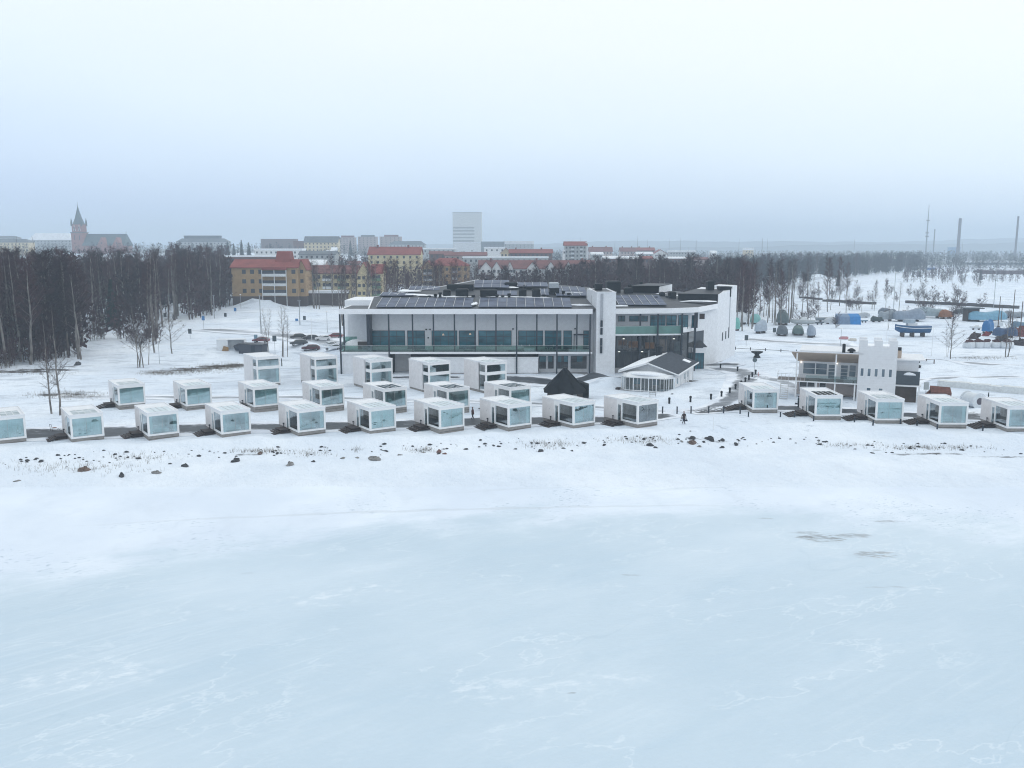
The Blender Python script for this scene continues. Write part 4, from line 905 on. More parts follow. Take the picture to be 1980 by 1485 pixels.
q = MB(); q.lathe([(.03, 0), (.02, 3.2)], (VW / 2, f0 - .6, zg - .8), 5); q.build('flag_rod', trim, vh)
q = MB(); q.box(-.9, -.2, .6, 1.6, -.2, .25); q.build('doorstep', deckm, vh)
# white bench frame in the snow before the house
x, y, z = gp(1262, 768); bn = thing('white_bench', 'small white frame bench half buried before the veranda house', 'bench', (x, y, z + .1))
MB().box(-.55, .55, -.2, .2, .38, .44).build('seat', mull, bn); MB().box(-.55, .55, .18, .23, .6, .85).build('backrest', mull, bn)
for s in (-.5, .45): MB().box(s, s + .05, -.2, .22, -.2, .84).build('leg', mull, bn)

# ------------------------------------------------------------------ harbour building with the battlement tower
a0 = Vector(at(1538, 768.0, 1.2)); a1 = Vector(at(1652, 774.5, 1.2)); hd = (a1 - a0).normalized(); hang = math.atan2(hd.y, hd.x)
hbz = 1.15; hbd = thing('harbour_building', 'small white two storey building with battlement tower and brown eaves', 'building', (a0.x, a0.y, hbz), hang)
LW = (a1 - a0).length
def lz(py, Y): return zy(py, Y) - hbz
YH = a0.y - .6; zsl = lz(735, YH); ztop = lz(678.5, YH); zbr = lz(698, YH + 2.2)
peach = mat('peach_board_wall', (.52, .45, .42), .7, var=.06, scale=1); hwall = boards('harbour_white_wall', (.70, .72, .75), .4, 'Z', .95, .6, .04)
tan = mat('tan_soffit', (.46, .37, .30), .7, var=.08, scale=.8)
MB().box(0, LW + 2, 3.0, 11., -.2, zsl).build('lower_wall', peach, hbd)
MB().box(.2, LW + 2, 2.6, 11., zsl, ztop - .2).build('upper_wall', hwall, hbd)
q = MB(); q.hexa([(-.9, -1.1, ztop - .25), (LW + .5, -1.1, ztop - .25), (LW + .5, 2.7, zbr - .1), (-.2, 2.7, zbr - .1)], [(-.9, -1.1, ztop - .12), (LW + .5, -1.1, ztop - .12), (LW + .5, 2.7, zbr + .1), (-.2, 2.7, zbr + .1)]); q.build('soffit', tan, hbd)
q = MB(); q.hexa([(-1.3, -1.2, ztop - .12), (LW + 1, -1.2, ztop - .12), (LW + 1, 11.5, ztop - 1.6), (-.6, 11.5, ztop - 1.6)], [(-1.3, -1.2, ztop + .05), (LW + 1, -1.2, ztop + .05), (LW + 1, 11.5, ztop - 1.4), (-.6, 11.5, ztop - 1.4)]); rr = q.build('roof', roofw, hbd)
q = MB(); q.lathe([(.27, -.3), (.27, 1.3), (.30, 1.32), (.16, 1.5)], (7.2, 2, ztop - .3), 9); q.build('chimney', dark, rr)
q = MB(); q.lathe([(.3, -.3), (.3, .25), (.66, .3), (.62, .55), (.2, .8)], (8.4, 2, ztop - .3), 10); q.build('roof_fan', dark, rr)
q = MB(); q.box(-3.0, LW + .4, -1.1, 2.9, zsl - .2, zsl); q.build('balcony_slab', trim, hbd)
q = MB(); q.box(-3.0, LW + .4, -1.0, 2.55, zsl, zsl + .06); q.build('balcony_deck', mat('grey_brown_deck', (.17, .15, .14), .8, var=.2), hbd)
q = MB()
for i in range(8): q.box(-3 + i * .62, -2.96 + i * .62, -1.08, -1.04, zsl, zsl + 1.05)
for zz in (.55, 1.05): q.box(-3, 1.5, -1.08, -1.04, zsl + zz, zsl + zz + .05); q.box(-3.04, -3.0, -1.05, 2.7, zsl + zz, zsl + zz + .05)
q.build('balcony_rail', mull, hbd)
vgl = glass('balcony_side_glass', (.78, .86, .86), .08)
MB().box(1.5, LW + .2, -1.08, -1.05, zsl, zsl + 1.0).build('balcony_glass', vgl, hbd)
for u in (0, .345, .66, .99):
    x = LW * u; MB().box(x - .11, x + .11, -1.02, -.80, -.3 if u != .345 else -.3, (ztop - .3) if u in (0, .66) else zsl - .2).build('post', trim, hbd)
def hwin(x0, x1, z0, z1, y, nm='window', m=wglass, nb=1):
    f = MB(); f.box(x0 - .1, x1 + .1, y - .06, y, z0 - .1, z0); f.box(x0 - .1, x1 + .1, y - .06, y, z1, z1 + .1); f.box(x0 - .1, x0, y - .06, y, z0, z1); f.box(x1, x1 + .1, y - .06, y, z0, z1)
    for i in range(nb): zz = z0 + (z1 - z0) * (i + 1) / (nb + 1); f.box(x0, x1, y - .05, y, zz - .03, zz + .03)
    o = f.build(nm, trim, hbd); MB().box(x0, x1, y - .03, y - .01, z0, z1).build('pane', m, o); return o
hgl = mat('grey_blue_window', (.06, .10, .14), .08, scale=.5, col2=(.16, .22, .27), spec=.8)
for u0, u1 in ((.10, .30), (.32, .505)): hwin(LW * u0, LW * u1, zsl + .75, zbr - .35, 2.6, m=hgl)
for u0, u1 in ((.535, .64), (.745, .86)): hwin(LW * u0, LW * u1, zsl + .1, zbr - .5, 2.6, 'door', hgl, 3)
hwin(LW * .89, LW * .995, zsl + .6, zbr - .45, 2.6, m=hgl)
for u in (.06, .67):
    q = MB(); q.blob((LW * u, 2.35, zbr - .28), (.12, .12, .12), 1, 8, 5, 0); q.build('wall_light', glow('wall_light_glow', (1, .88, .72), 4.0), hbd)
for u0, u1 in ((.05, .17), (.19, .30), (.40, .50)): hwin(LW * u0, LW * u1, .6, zsl - .6, 3.0, m=cglz)
q = MB(); q.box(LW * .68, LW * .96, 2.2, 2.7, .35, .45); q.box(LW * .69, LW * .71, 2.2, 2.7, -.2, .35); q.box(LW * .93, LW * .95, 2.2, 2.7, -.2, .35); q.build('wall_bench', peach, hbd)
q = MB(); q.box(-.3, LW + .5, -1.4, 3.0, -.5, -.02); q.build('plinth', conc, hbd)
# tower
tl = at(1655.5, 776.5, 1.2); tw0 = LW + .25; twd = 5.75; tY = a1.y - 1.0
zt0 = lz(657.2, tY); zt_ = lz(670, tY)
q = MB(); y0 = -1.2; q.box(tw0, tw0 + twd, y0, y0 + 5.5, -.4, zt_); q.build('tower', hwall, hbd)
mw = twd / 5.0
for i in range(3):
    for yy in (0, 4.7):
        q = MB(); x = tw0 + .02 + i * (twd - .04 - 1.22) / 2; q.box(x, x + 1.22, y0 + .02 + yy, y0 + .78 + yy, zt_, zt0); q.build('merlon', hwall, hbd)
q = MB(); q.box(tw0 + .2, tw0 + twd - .2, y0 + .8, y0 + 4.7, zt_, zt_ + .12); q.build('tower_snow', snowm, hbd)
for i in range(5):
    x = tw0 + .42 + i * 1.06; hwin(x, x + .42, lz(726, tY), lz(711.5, tY), y0, m=hgl, nb=0)
for x in (tw0 + 1.5, tw0 + 3.3): hwin(x, x + .55, lz(753.5, tY), lz(748.5, tY), y0, m=hgl, nb=0)
# right hand terrace wing
xr = tw0 + twd
MB().box(xr, xr + 3.4, 1.6, 9.5, zsl - .1, ztop - 1.1).build('side_wing', hwall, hbd)
MB().box(xr - .1, xr + 4.4, 1.0, 10., ztop - 1.1, ztop - .9).build('side_roof', roofw, hbd)
MB().box(xr, xr + 3.9, .3, 9.5, zsl - .3, zsl - .1).build('side_balcony', trim, hbd)
MB().box(xr + .05, xr + 3.6, .5, .56, zsl - .05, zsl + 2.2).build('side_glazing', mat('dark_terrace_glass', (.04, .055, .07), .15, spec=.7), hbd)
q = MB(); q.blob((xr + 2.1, .42, zsl + 1.55), (.85, .05, .45), 3, 12, 6, .1); q.build('snow_patch', snowm, hbd, smooth=True)
MB().box(xr, xr + 3.3, 1.2, 9.0, -.4, zsl - .3).build('side_lower_wall', mat('dark_brown_lower_wall', (.065, .052, .046), .8, var=.3, scale=.7), hbd)
for x in (xr + 3.5,): MB().box(x, x + .22, .4, .62, -.4, zsl - .3).build('post', trim, hbd)
MB().box(xr + .1, xr + .8, 2.5, 3.3, ztop - .9, ztop + .35).build('chimney', tan, hbd); MB().box(xr + .15, xr + .75, 2.55, 3.25, ztop + .35, ztop + .85).build('chimney_cap', dark, hbd)
# outside stairs on the left
q = MB()
for i in range(9): q.box(-2.3, -1.2, -1.4 - i * .24, -1.14 - i * .24, zsl - .3 - i * .32, zsl - .24 - i * .32)
q.tube([(-2.35, -1.1, zsl + .8), (-2.35, -3.4, zsl - 2.2)], .04, 4); q.tube([(-1.15, -1.1, zsl + .8), (-1.15, -3.4, zsl - 2.2)], .04, 4); q.tube([(-2.35, -1.1, zsl - .3), (-2.35, -3.5, -.2)], .06, 4); q.tube([(-1.15, -1.1, zsl - .3), (-1.15, -3.5, -.2)], .06, 4)
q.build('stairs', mull, hbd)
# ------------------------------------------------------------------ cars
def carpaint(name, c): return mat(name, c, .28, var=.05, spec=.6)
tyre = mat('tyre_rubber', (.015, .015, .016), .85); rimm = mat('wheel_rim', (.30, .31, .33), .4, metal=.5)
cgl = mat('car_window', (.02, .03, .035), .08, spec=.8); hlm = mat('headlight_lens', (.55, .58, .6), .15); tlm = mat('tail_lens', (.30, .02, .02), .3)
def car(paint):
    r = thing('parked_car', 'x', 'car')
    side = [(-2.15, .42), (-2.18, .72), (-1.98, .86), (-1.15, .97), (-.55, 1.40), (.55, 1.46), (1.35, 1.38), (1.95, 1.0), (2.12, .92), (2.14, .42)]
    q = MB(); hw_ = [.78, .82, .82, .83, .64, .64, .66, .78, .80, .80]; k = len(side)
    L_ = [(x, -w_, z) for (x, z), w_ in zip(side, hw_)]; R_ = [(x, w_, z) for (x, z), w_ in zip(side, hw_)]
    q.v = L_ + R_; q.f = [tuple(range(k)), tuple(reversed(range(k, 2 * k)))] + [(i + k, (i + 1) % k + k, (i + 1) % k, i) for i in range(k)]
    body = q.build('body', paint, r)
    for s in (-1, 1):
        q = MB(); y0, y1 = .835 * s, .665 * s
        q.quadm([(-1.0, y0 * .985, .98), (1.55, y0 * .965, 1.0), (1.28, y1 * 1.0 + .01 * s, 1.35), (-.50, y1 + .01 * s, 1.37)]); q.build('side_window', cgl, r)
    q = MB(); q.quadm([(-1.13, -.77, .995), (-1.13, .77, .995), (-.60, .60, 1.39), (-.60, -.60, 1.39)]); q.build('windscreen', cgl, r)
    q = MB(); q.quadm([(1.94, .70, 1.03), (1.94, -.70, 1.03), (1.40, -.60, 1.37), (1.40, .60, 1.37)]); q.build('rear_window', cgl, r)
    for x in (-1.35, 1.3):
        for s in (-1, 1):
            q = MB(); q.lathe([(.20, -.1), (.32, -.1), (.32, .1), (.20, .1)], (0, 0, 0), 14).xf(Matrix.Translation((x, .76 * s, .32)) @ Matrix.Rotation(math.pi / 2, 4, 'X')); wh = q.build('wheel', tyre, r)
            q = MB(); q.lathe([(.19, -.02), (.19, .02)], (0, 0, 0), 10).xf(Matrix.Translation((x, .87 * s, .32)) @ Matrix.Rotation(math.pi / 2, 4, 'X')); q.build('rim', rimm, wh)
    for s in (-.6, .6):
        MB().box(-2.2, -2.1, s - .16, s + .16, .66, .80).build('headlight', hlm, r); MB().box(2.08, 2.16, s - .14, s + .14, .74, .92).build('tail_light', tlm, r)
    return r
CARS = [(576, 655, 'black_paint', (.012, .013, .016), 'black estate car, leftmost of the back parking row', 168), (601, 657.5, 'dark_paint', (.02, .022, .03), 'black car parked between another black car and the white hatchback', 165),
        (625, 658.5, 'white_paint', (.72, .74, .76), 'white hatchback in the back parking row', 165), (648, 653.5, 'red_paint', (.15, .018, .022), 'bright red car parked behind the white hatchback by the hotel', 150),
        (578, 672, 'grey_paint', (.05, .06, .07), 'dark grey car in the front parking row', 165), (601, 675.5, 'maroon_paint', (.075, .014, .02), 'dark red car in the middle of the front parking row', 162),
        (636, 671.5, 'pale_paint', (.66, .69, .72), 'white car in the front parking row behind the snow heap', 160), (644, 676.5, 'snowy_paint', (.75, .78, .82), 'white car nearest the hotel corner column', 158),
        (505, 662, 'crimson_paint', (.11, .014, .02), 'red car half hidden behind the dark shed', 150)]
for px, py, nm, c, lab, ang in CARS:
    x, y, z = gp(px, py); r = car(carpaint(nm, c)); r.location = (x, y, z - .03); r.rotation_euler = (0, 0, R(ang - 150)); r['label'] = lab; r['group'] = 'cars in the hotel car park'
# far cars under the carport
x, y, z = gp(612, 588)
# ------------------------------------------------------------------ container, shed, trailer things by the car park
x, y, z = gp(446, 678)
ct = thing('open_container', 'white open sided container with a parked car and cardboard inside', 'container', (x, y, z), R(4)); cw_ = mat('white_container_sheet', (.68, .71, .74), .6, var=.06)
MB().box(-3.2, 3.2, 2.2, 2.35, 0, 2.5).build('back_wall', cw_, ct); MB().box(-3.2, -.6, 0, .1, 0, 2.5).build('front_wall', cw_, ct)
MB().box(-3.2, 3.2, -.05, 2.4, 2.5, 2.62).build('roof', cw_, ct); MB().box(3.1, 3.2, 0, 2.2, 0, 2.5).build('side_wall', cw_, ct)
q = MB(); q.hexa([(-1.9, -.5, .0), (-.3, -.5, 0), (-.4, -.2, 0), (-1.8, -.2, 0)], [(-1.5, -.4, 1.1), (-.3, -.5, .8), (-.4, -.2, .8), (-1.5, -.2, 1.1)]); tag(q.xf(Matrix.Translation((x, y, z))).build('cardboard_sheet', mat('cardboard', (.28, .18, .09), .9), None), 'brown cardboard sheet leaning on the white container', 'cardboard')
q = MB(); q.blob((x + 1.9, y - .2, z + .75), (1.15, .8, .8), 12, 12, 8, .1, -.9); tag(q.build('dark_machine', carpaint('dark_blue_paint', (.015, .025, .045)), None, smooth=True), 'dark blue covered machine between the container and the dark shed', 'machine')
x, y, z = gp(490, 681)
sh = thing('garden_shed', 'dark grey flat roofed wooden shed behind the first tall cabin', 'shed', (x, y, z - .3), R(-10))
MB().box(-2.9, 2.9, -1.5, 1.5, 0, 2.3).build('wall', boards('dark_grey_boards', (.055, .065, .085), .18, 'XY', .7), sh); MB().hexa([(-3.05, -1.7, 2.3), (3.05, -1.7, 2.1), (3.05, 1.7, 2.1), (-3.05, 1.7, 2.3)], [(-3.05, -1.7, 2.42), (3.05, -1.7, 2.22), (3.05, 1.7, 2.22), (-3.05, 1.7, 2.42)]).build('roof', roofd, sh)
MB().box(.2, 1.2, -1.56, -1.49, .1, 2.0).build('door', navy, sh)

# ------------------------------------------------------------------ boats laid up for the winter
def tarp(nm, c): return mat('tarp_' + nm, c, .55, var=.15, scale=1.2, bump=.35)
def hull(L_, B_, Hh, m, keel=.55, n=12):
    q = MB(); k = 7; secs = []
    for i in range(n + 1):
        t_ = i / n; x = L_ * (t_ - .5); wd = B_ / 2 * (1 - max(0, (t_ - .45) / .55) ** 2.4) * (.82 + .18 * min(1, t_ * 4)); wd = max(wd, .03)
        sheer = Hh * (1 + .28 * max(0, t_ - .4) ** 2 * 3 + .06 * (1 - t_)); bot = Hh * keel * max(0, (t_ - .72) / .28) ** 2 * .9
        secs.append([(x, wd * math.sin(a), bot + (sheer - bot) * (1 - math.cos(a) ** 1.0) if abs(math.cos(a)) > 0 else sheer) for a in np.linspace(-math.pi / 2, math.pi / 2, k)])
    for s in secs: q.v += s
    for i in range(n):
        for j in range(k - 1): a = i * k + j; q.f.append((a, a + 1, a + k + 1, a + k))
    q.f.append(tuple(range(k))); 
    q.f += [(i * k, (i + 1) * k, (i + 1) * k + k - 1, i * k + k - 1) for i in range(n)]
    return q
def cover(L_, B_, z0, z1, seed, n=10, hump=.5, skirt=.0):
    """cloth over a ridge, sagging between its ribs"""
    rr = random.Random(seed); q = MB(); k = 9
    for i in range(n + 1):
        t_ = i / n; x = L_ * (t_ - .5); e = min(t_, 1 - t_) * 2; end = min(1, e * 2.6 + .30) ** .6
        top = z0 + (z1 - z0) * (end * (.82 + .18 * math.sin(math.pi * t_ * 2 + seed))) * (1 - .06 * (i % 2))
        wd = B_ / 2 * (.55 + .45 * min(1, e * 2.2) ** .55)
        for j in range(k):
            u = j / (k - 1) * 2 - 1; au = abs(u); prof = 1 - au ** (2.3 + hump)
            yy = wd * math.sin(au * 1.45) / .993 * (1 if u > 0 else -1)
            q.v.append((x + rr.uniform(-.05, .05), yy + rr.uniform(-.05, .05), skirt + (top - skirt) * max(0, prof * 1.02) + rr.uniform(-.05, .05) * (0 < au < 1)))
    for i in range(n):
        for j in range(k - 1): a = i * k + j; q.f.append((a, a + 1, a + k + 1, a + k))
    q.f.append(tuple(range(k))); q.f.append(tuple(reversed(range(n * k, n * k + k)))); return q
crad = mat('rusty_steel_cradle', (.06, .045, .04), .8, var=.3)
def covered_boat(px, pyb, pxw_, hpx, head, label, cm, hm_=None, hump=.5, seed=1, aspect=.42, hullshow=.45):
    """boat on a cradle: hull, tarpaulin and stands; width and height measured off the photograph at its distance"""
    x, y, z = gp(px, pyb); sc = 1700. / math.hypot(y, 0.) ; Lp = pxw_ / sc; Ht = hpx / sc * 1.0
    ca, sa = abs(math.cos(R(head))), abs(math.sin(R(head))); aspect = .50 if sa > .5 else aspect; L_ = Lp / (ca + sa * aspect) if sa <= .9 else Lp * 1.3; B_ = L_ * aspect if sa <= .9 else Lp * 1.0
    r = thing('covered_boat', label, 'boat', (x, y + B_ * .3, z), R(head), 'boats laid up under covers behind the hotel')
    Ht = max(Ht, 1.2); hz0 = Ht * .12
    h_ = hull(L_ * .86, B_ * .74, Ht * hullshow * .62, hm_ or mat('pale_hull', (.55, .58, .6), .4)); h_.v = [(a, b_, c + hz0) for a, b_, c in h_.v]; h_.build('hull', hm_ or mat('pale_hull', (.55, .58, .6), .4), r, smooth=False)
    cover(L_, B_, Ht * hullshow, Ht, seed, 10, hump, Ht * (hullshow * .40)).build('tarpaulin', cm, r)
    for s in (-.28, .25):
        q = MB(); q.box(L_ * s - .1, L_ * s + .1, -B_ * .36, B_ * .36, -.25, hz0 + .12); q.build('cradle', crad, r)
    return r
GB = (.17, .22, .29); GY = (.20, .22, .24)
whl = mat('white_hull', (.66, .69, .71), .4, var=.05); nav = mat('navy_hull', (.03, .06, .11), .4)
for a in ((1434, 627, 26, 24, 70, 'white covered boat, leftmost beside the hotel end tower', tarp('white', (.62, .66, .70))), (1424, 640, 14, 26, 88, 'turquoise covered boat half hidden by the hotel end tower', tarp('turquoise', (.16, .42, .38))),
          (1462, 627, 21, 20, 75, 'pale turquoise covered boat beside thin birch stems', tarp('pale_turquoise', (.22, .46, .45))), (1472, 645, 32, 27, 35, 'white and grey blue covered boat with blue bow at the road edge', tarp('white_grey', (.34, .40, .47)), nav),
          (1515, 629, 23, 30, 80, 'tall dark grey green covered boat standing on a trailer', tarp('dark_green', (.075, .105, .11))), (1514, 649.5, 22, 21, 70, 'dark grey covered boat end on, below the tall one', tarp('dark_grey', (.10, .12, .14))),
          (1545, 648, 22, 18, 75, 'small white boat with a green hood, second from right at the road edge', tarp('hood_green', (.09, .14, .14)), whl), (1570, 652.5, 27, 25, 55, 'grey blue covered boat with a bright blue patch, rightmost at the road edge', tarp('blue_grey', (.24, .29, .36)), nav),
          (1609, 626.5, 30, 14, 10, 'low pale boat with a small grey tent beside the blue tarpaulin', tarp('pale', (.46, .49, .52)), whl), (1696, 623, 24, 12, 8, 'dark green low covered boat between the blue tent and grey tarpaulins', tarp('deep_green', (.022, .04, .045))),
          (1715, 621, 34, 22, 12, 'grey covered boat left of the big grey blue tarpaulin', tarp('mid_grey', (.24, .28, .32))), (1717, 610, 36, 15, 8, 'dark grey covered boat, farthest behind the grey tarpaulins', tarp('slate', (.12, .15, .19))),
          (1760, 622, 62, 25, 4, 'largest grey blue tarpaulin over a long boat behind the blue boat', tarp('large_grey', (.20, .25, .32))), (1802, 615, 54, 22, -4, 'light grey blue covered boat beside the orange brown one', tarp('light_grey', (.27, .34, .38))),
          (1831, 616.5, 34, 18, 20, 'orange brown covered boat in the harbour', tarp('rust', (.22, .085, .03))), (1912, 622, 74, 22, 2, 'long light blue tarpaulin over a boat at the right', tarp('sky', (.13, .30, .42))),
          (1912, 645, 34, 28, 40, 'bright blue tarpaulin over a boat at the right', tarp('bright_blue', (.008, .13, .34))), (1962, 615, 40, 14, 0, 'grey covered boat behind the brown poles at the right edge', tarp('edge_grey', (.20, .23, .26))), (1972, 634, 30, 13, 4, 'blue grey covered boat at the right photo edge', tarp('edge_blue', (.10, .18, .26))), (1858, 608, 26, 11, 5, 'small dark covered boat left of the wooden shed', tarp('small_dark', (.06, .075, .085))), (1925, 632, 30, 12, 0, 'low white covered boat above the bright blue tarpaulin', tarp('low_white', (.50, .54, .58))), (1780, 607, 30, 11, 3, 'low grey boat behind the largest tarpaulin', tarp('behind_grey', (.16, .19, .23))), (1670, 614, 26, 10, 4, 'low pale boat behind the blue tent', tarp('behind_pale', (.38, .42, .46))),
          (1946, 653, 44, 22, 0, 'dark blue covered boat right of the bright blue tarpaulin', tarp('navy', (.03, .07, .15)))):
    covered_boat(*a[:7], hm_=a[7] if len(a) > 7 else None, seed=a[0] % 17)
# blue and grey tent over a boat
x, y, z = gp(1643, 627.5); sc = 1700. / y; lw = 44 / sc; hgt = 20 / sc
tb = thing('boat_tent', 'ridge tent of grey and bright blue tarpaulin in the boat yard', 'tent', (x, y, z), 0)
def tent(x0, x1): return MB().hexa([(x0, 0, -.2), (x1, 0, -.2), (x1, 4, -.2), (x0, 4, -.2)], [(x0, .8, hgt * .75), (x1, .8, hgt * .75), (x1, 3.0, hgt), (x0, 3.0, hgt)])
tent(-lw / 2, .03 * lw).build('grey_cover', tarp('tent_grey', (.14, .21, .32)), tb); tent(.032 * lw, lw / 2).build('blue_cover', tarp('tent_blue', (.006, .17, .46)), tb)
# open motor boats
def motor_boat(px, pyb, wpx, head, label, hm_, top=True):
    x, y, z = gp(px, pyb); L_ = wpx / (1700. / y); r = thing('motor_boat', label, 'boat', (x, y + .5, z + .35), R(head), 'open boats in the boat yard')
    hull(L_, L_ * .34, L_ * .17, hm_).build('hull', hm_, r)
    if top:
        MB().hexa([(-L_ * .18, -L_ * .11, L_ * .16), (L_ * .14, -L_ * .09, L_ * .16), (L_ * .14, L_ * .09, L_ * .16), (-L_ * .18, L_ * .11, L_ * .16)], [(-L_ * .18, -L_ * .1, L_ * .29), (L_ * .03, -L_ * .08, L_ * .28), (L_ * .03, L_ * .08, L_ * .28), (-L_ * .18, L_ * .1, L_ * .29)]).build('cabin', whl, r)
        MB().box(-L_ * .15, L_ * .01, -L_ * .115, -L_ * .098, L_ * .2, L_ * .26).build('side_window', cgl, r)
    for s in (-.25, .2): MB().box(L_ * s - .1, L_ * s + .1, -L_ * .12, L_ * .12, -.6, .12).build('cradle', crad, r)
    return r
motor_boat(1552, 629, 46, 172, 'white and grey motor boat with dark stern behind the road edge boats', mat('grey_white_hull', (.42, .45, .46), .4))
motor_boat(1595, 622, 34, 8, 'grey open boat among winter clutter, behind the pale tent boat', mat('grey_hull', (.22, .25, .27), .5), False)
motor_boat(1586, 628, 18, 5, 'dark grey upturned boat right of the white motor boat', mat('dark_hull', (.08, .10, .12), .5), False)
motor_boat(1888, 638, 24, 178, 'small white cabin boat left of the bright blue tarpaulin', whl)
motor_boat(1672, 624, 14, 0, 'blue grey rowing boat right of the blue tent', mat('blue_hull', (.10, .19, .27), .5), False)
# small upturned boats
for px, py, wp, c, lab in ((1631, 656, 17, (.42, .20, .22), 'small pink upturned boat behind the tower building'), (1648, 659, 15, (.52, .50, .46), 'small cream upturned boat behind the tower building')):
    x, y, z = gp(px, py); L_ = wp / (1700. / y); m_ = mat('upturned_%d' % px, c, .5)
    r = thing('upturned_boat', lab, 'boat', (x, y, z), R(170)); h_ = hull(L_, L_ * .42, L_ * .26, m_); h_.v = [(a, b_, L_ * .30 - c_) for a, b_, c_ in h_.v]; h_.build('hull', m_, r)
    MB().box(-L_ * .4, L_ * .35, -.04, .04, L_ * .29, L_ * .33).build('keel', m_, r)
# big blue wooden boat
x, y, z = gp(1763, 651); L_ = 68 / (1700. / y)
bb = thing('blue_boat', 'large blue wooden boat with white stripe on stands in the yard', 'boat', (x, y, z + 1.0), R(180))
bh = mat('blue_boat_hull', (.015, .085, .20), .35, var=.2); q = hull(L_, L_ * .30, L_ * .2, bh); q.build('hull', bh, bb)
q = MB(); k = 12
for s in (-1, 1): q.tube([(L_ * (t_ - .5), s * (L_ * .152 * max(.03, 1 - max(0, (t_ - .45) / .55) ** 2.4) * (.82 + .18 * min(1, t_ * 4)) + .02), L_ * .2 * (1 + .28 * max(0, t_ - .4) ** 2 * 3 + .06 * (1 - t_)) - .55) for t_ in np.linspace(0, .98, 13)], .13, 4)
q.build('stripe', whl, bb)
MB().box(-L_ * .1, L_ * .16, -L_ * .085, L_ * .085, L_ * .2, L_ * .30).build('deckhouse', whl, bb)
MB().box(-L_ * .08, L_ * .14, -L_ * .09, -L_ * .084, L_ * .245, L_ * .285).build('deckhouse_window', cgl, bb)
MB().box(-L_ * .02, L_ * .26, -L_ * .05, L_ * .12, L_ * .30, L_ * .40).build('tarpaulin', tarp('boat_house', (.30, .37, .43)), bb)
for s in (-.3, 0, .28): MB().box(L_ * s - .15, L_ * s + .15, -1.2, 1.2, -1.3, .15).build('stand', crad, bb)
MB().box(-L_ * .49, -L_ * .45, -.5, .5, .2, 1.2).build('stern_board', whl, bb)
# harbour huts, masts and clutter at the right
x, y, z = gp(1885, 622); hs = thing('boat_shed', 'dark wooden lean-to shed at the left end of the light blue tarpaulin', 'shed', (x, y + 1, z), 0)
MB().box(-2.2, 1.8, 0, 3, 0, 4.2).build('wall', mat('dark_wood', (.04, .03, .028), .9, var=.3), hs); MB().box(-2.8, 3.2, -.5, 3.6, 4.2, 4.5).build('roof', tarp('shed_roof', (.035, .05, .06)), hs)
bagm = mat('white_bulk_bag', (.58, .62, .66), .8, var=.1, bump=.4)
for k, (px, wp) in enumerate(((1873, 20), (1892, 17), (1906, 15), (1926, 17), (1947, 22))):
    x, y, z = gp(px, 673); w_ = wp / (1700. / y) / 2; r = thing('bulk_bag', 'white bulk bag in the row below the bright blue tarpaulin', 'bag', (x, y, z), 0, 'white bulk bags in a row')
    q = MB(); q.lathe([(w_ * 1.05, -.1), (w_ * 1.18, .5), (w_ * 1.12, 1.2), (w_ * 1.0, 1.5), (w_ * .5, 1.55)], (0, 0, 0), 8, R(22.5), 1, .7); q.build('sack', bagm, r, smooth=True)
    q = MB(); q.blob((0, 0, 1.6), (w_ * .9, w_ * .55, .55), k + 2, 9, 6, .35, -.1); q.build('filling', mat('dark_red_scrap', (.075, .035, .035), .9, var=.5, scale=4), r)
for k, (px, py, rr_, c, lab) in enumerate(((1885, 655, 1.5, (.05, .035, .035), 'dark scrap heap above the first bulk bags'), (1908, 650, 1.0, (.20, .03, .035), 'small red covered thing below the bright blue tarpaulin'), (1940, 660, 1.4, (.06, .05, .05), 'dark scrap heap above the last bulk bags'), (1970, 650, 2.4, (.16, .05, .045), 'rust red scrap pile at the right photo edge'), (1972, 668, 1.4, (.05, .04, .045), 'dark barrels heap at the right photo edge'))):
    x, y, z = gp(px, py); q = MB(); q.blob((0, 0, .4), (rr_, rr_ * .7, rr_ * .8), k + 31, 10, 7, .4, -.4)
    o = q.build('scrap_heap', mat('scrap_%d' % k, c, .9, var=.6, scale=2.5), None); o.location = (x, y, z); tag(o, lab, 'scrap')
def rod(nm, px, pyt, pyb, rad, m, label, cat, group=None, z=None, extra=None):
    x, y, zz = gp(px, pyb); hgt = zy(pyt, y) - zz
    r = thing(nm, label, cat, (x, y, zz), 0, group); MB().lathe([(rad, -.3), (rad * .7, hgt)], (0, 0, 0), 6).build('pole', m, r)
    if extra: extra(r, hgt)
    return r
brn = mat('old_brown_pole', (.09, .065, .055), .85, var=.2); galv = mat('galvanised_pole', (.32, .35, .38), .5, var=.1); redm = mat('red_marker', (.45, .05, .05), .6); wpole = mat('white_pole', (.72, .74, .76), .5)
for k, (px, a, b_) in enumerate(((1929, 573, 640), (1935, 590, 628), (1956, 560, 640), (1971, 583, 660), (1951, 600, 650))): rod('mooring_pole', px, a, b_, .16, brn, 'thin brown upright pole among the boats at the right', 'pole', 'brown poles among the boats')
def head_lamp(r, h_):
    MB().box(-.5, .5, -.15, .15, h_, h_ + .12).build('lamp_head', galv, r)
def globe_lamp(r, h_):
    q = MB(); q.blob((0, 0, h_ + .15), (.35, .35, .28), 2, 8, 6, 0); q.build('lamp_head', trim, r)
def board(c, w_=.5, h0=.0):
    def f(r, h_): MB().box(-w_, w_, -.09, -.02, h_ - 1.3 + h0, h_ + h0).build('sign_board', mat('sign_%s' % str(c), c, .5), r)
    return f
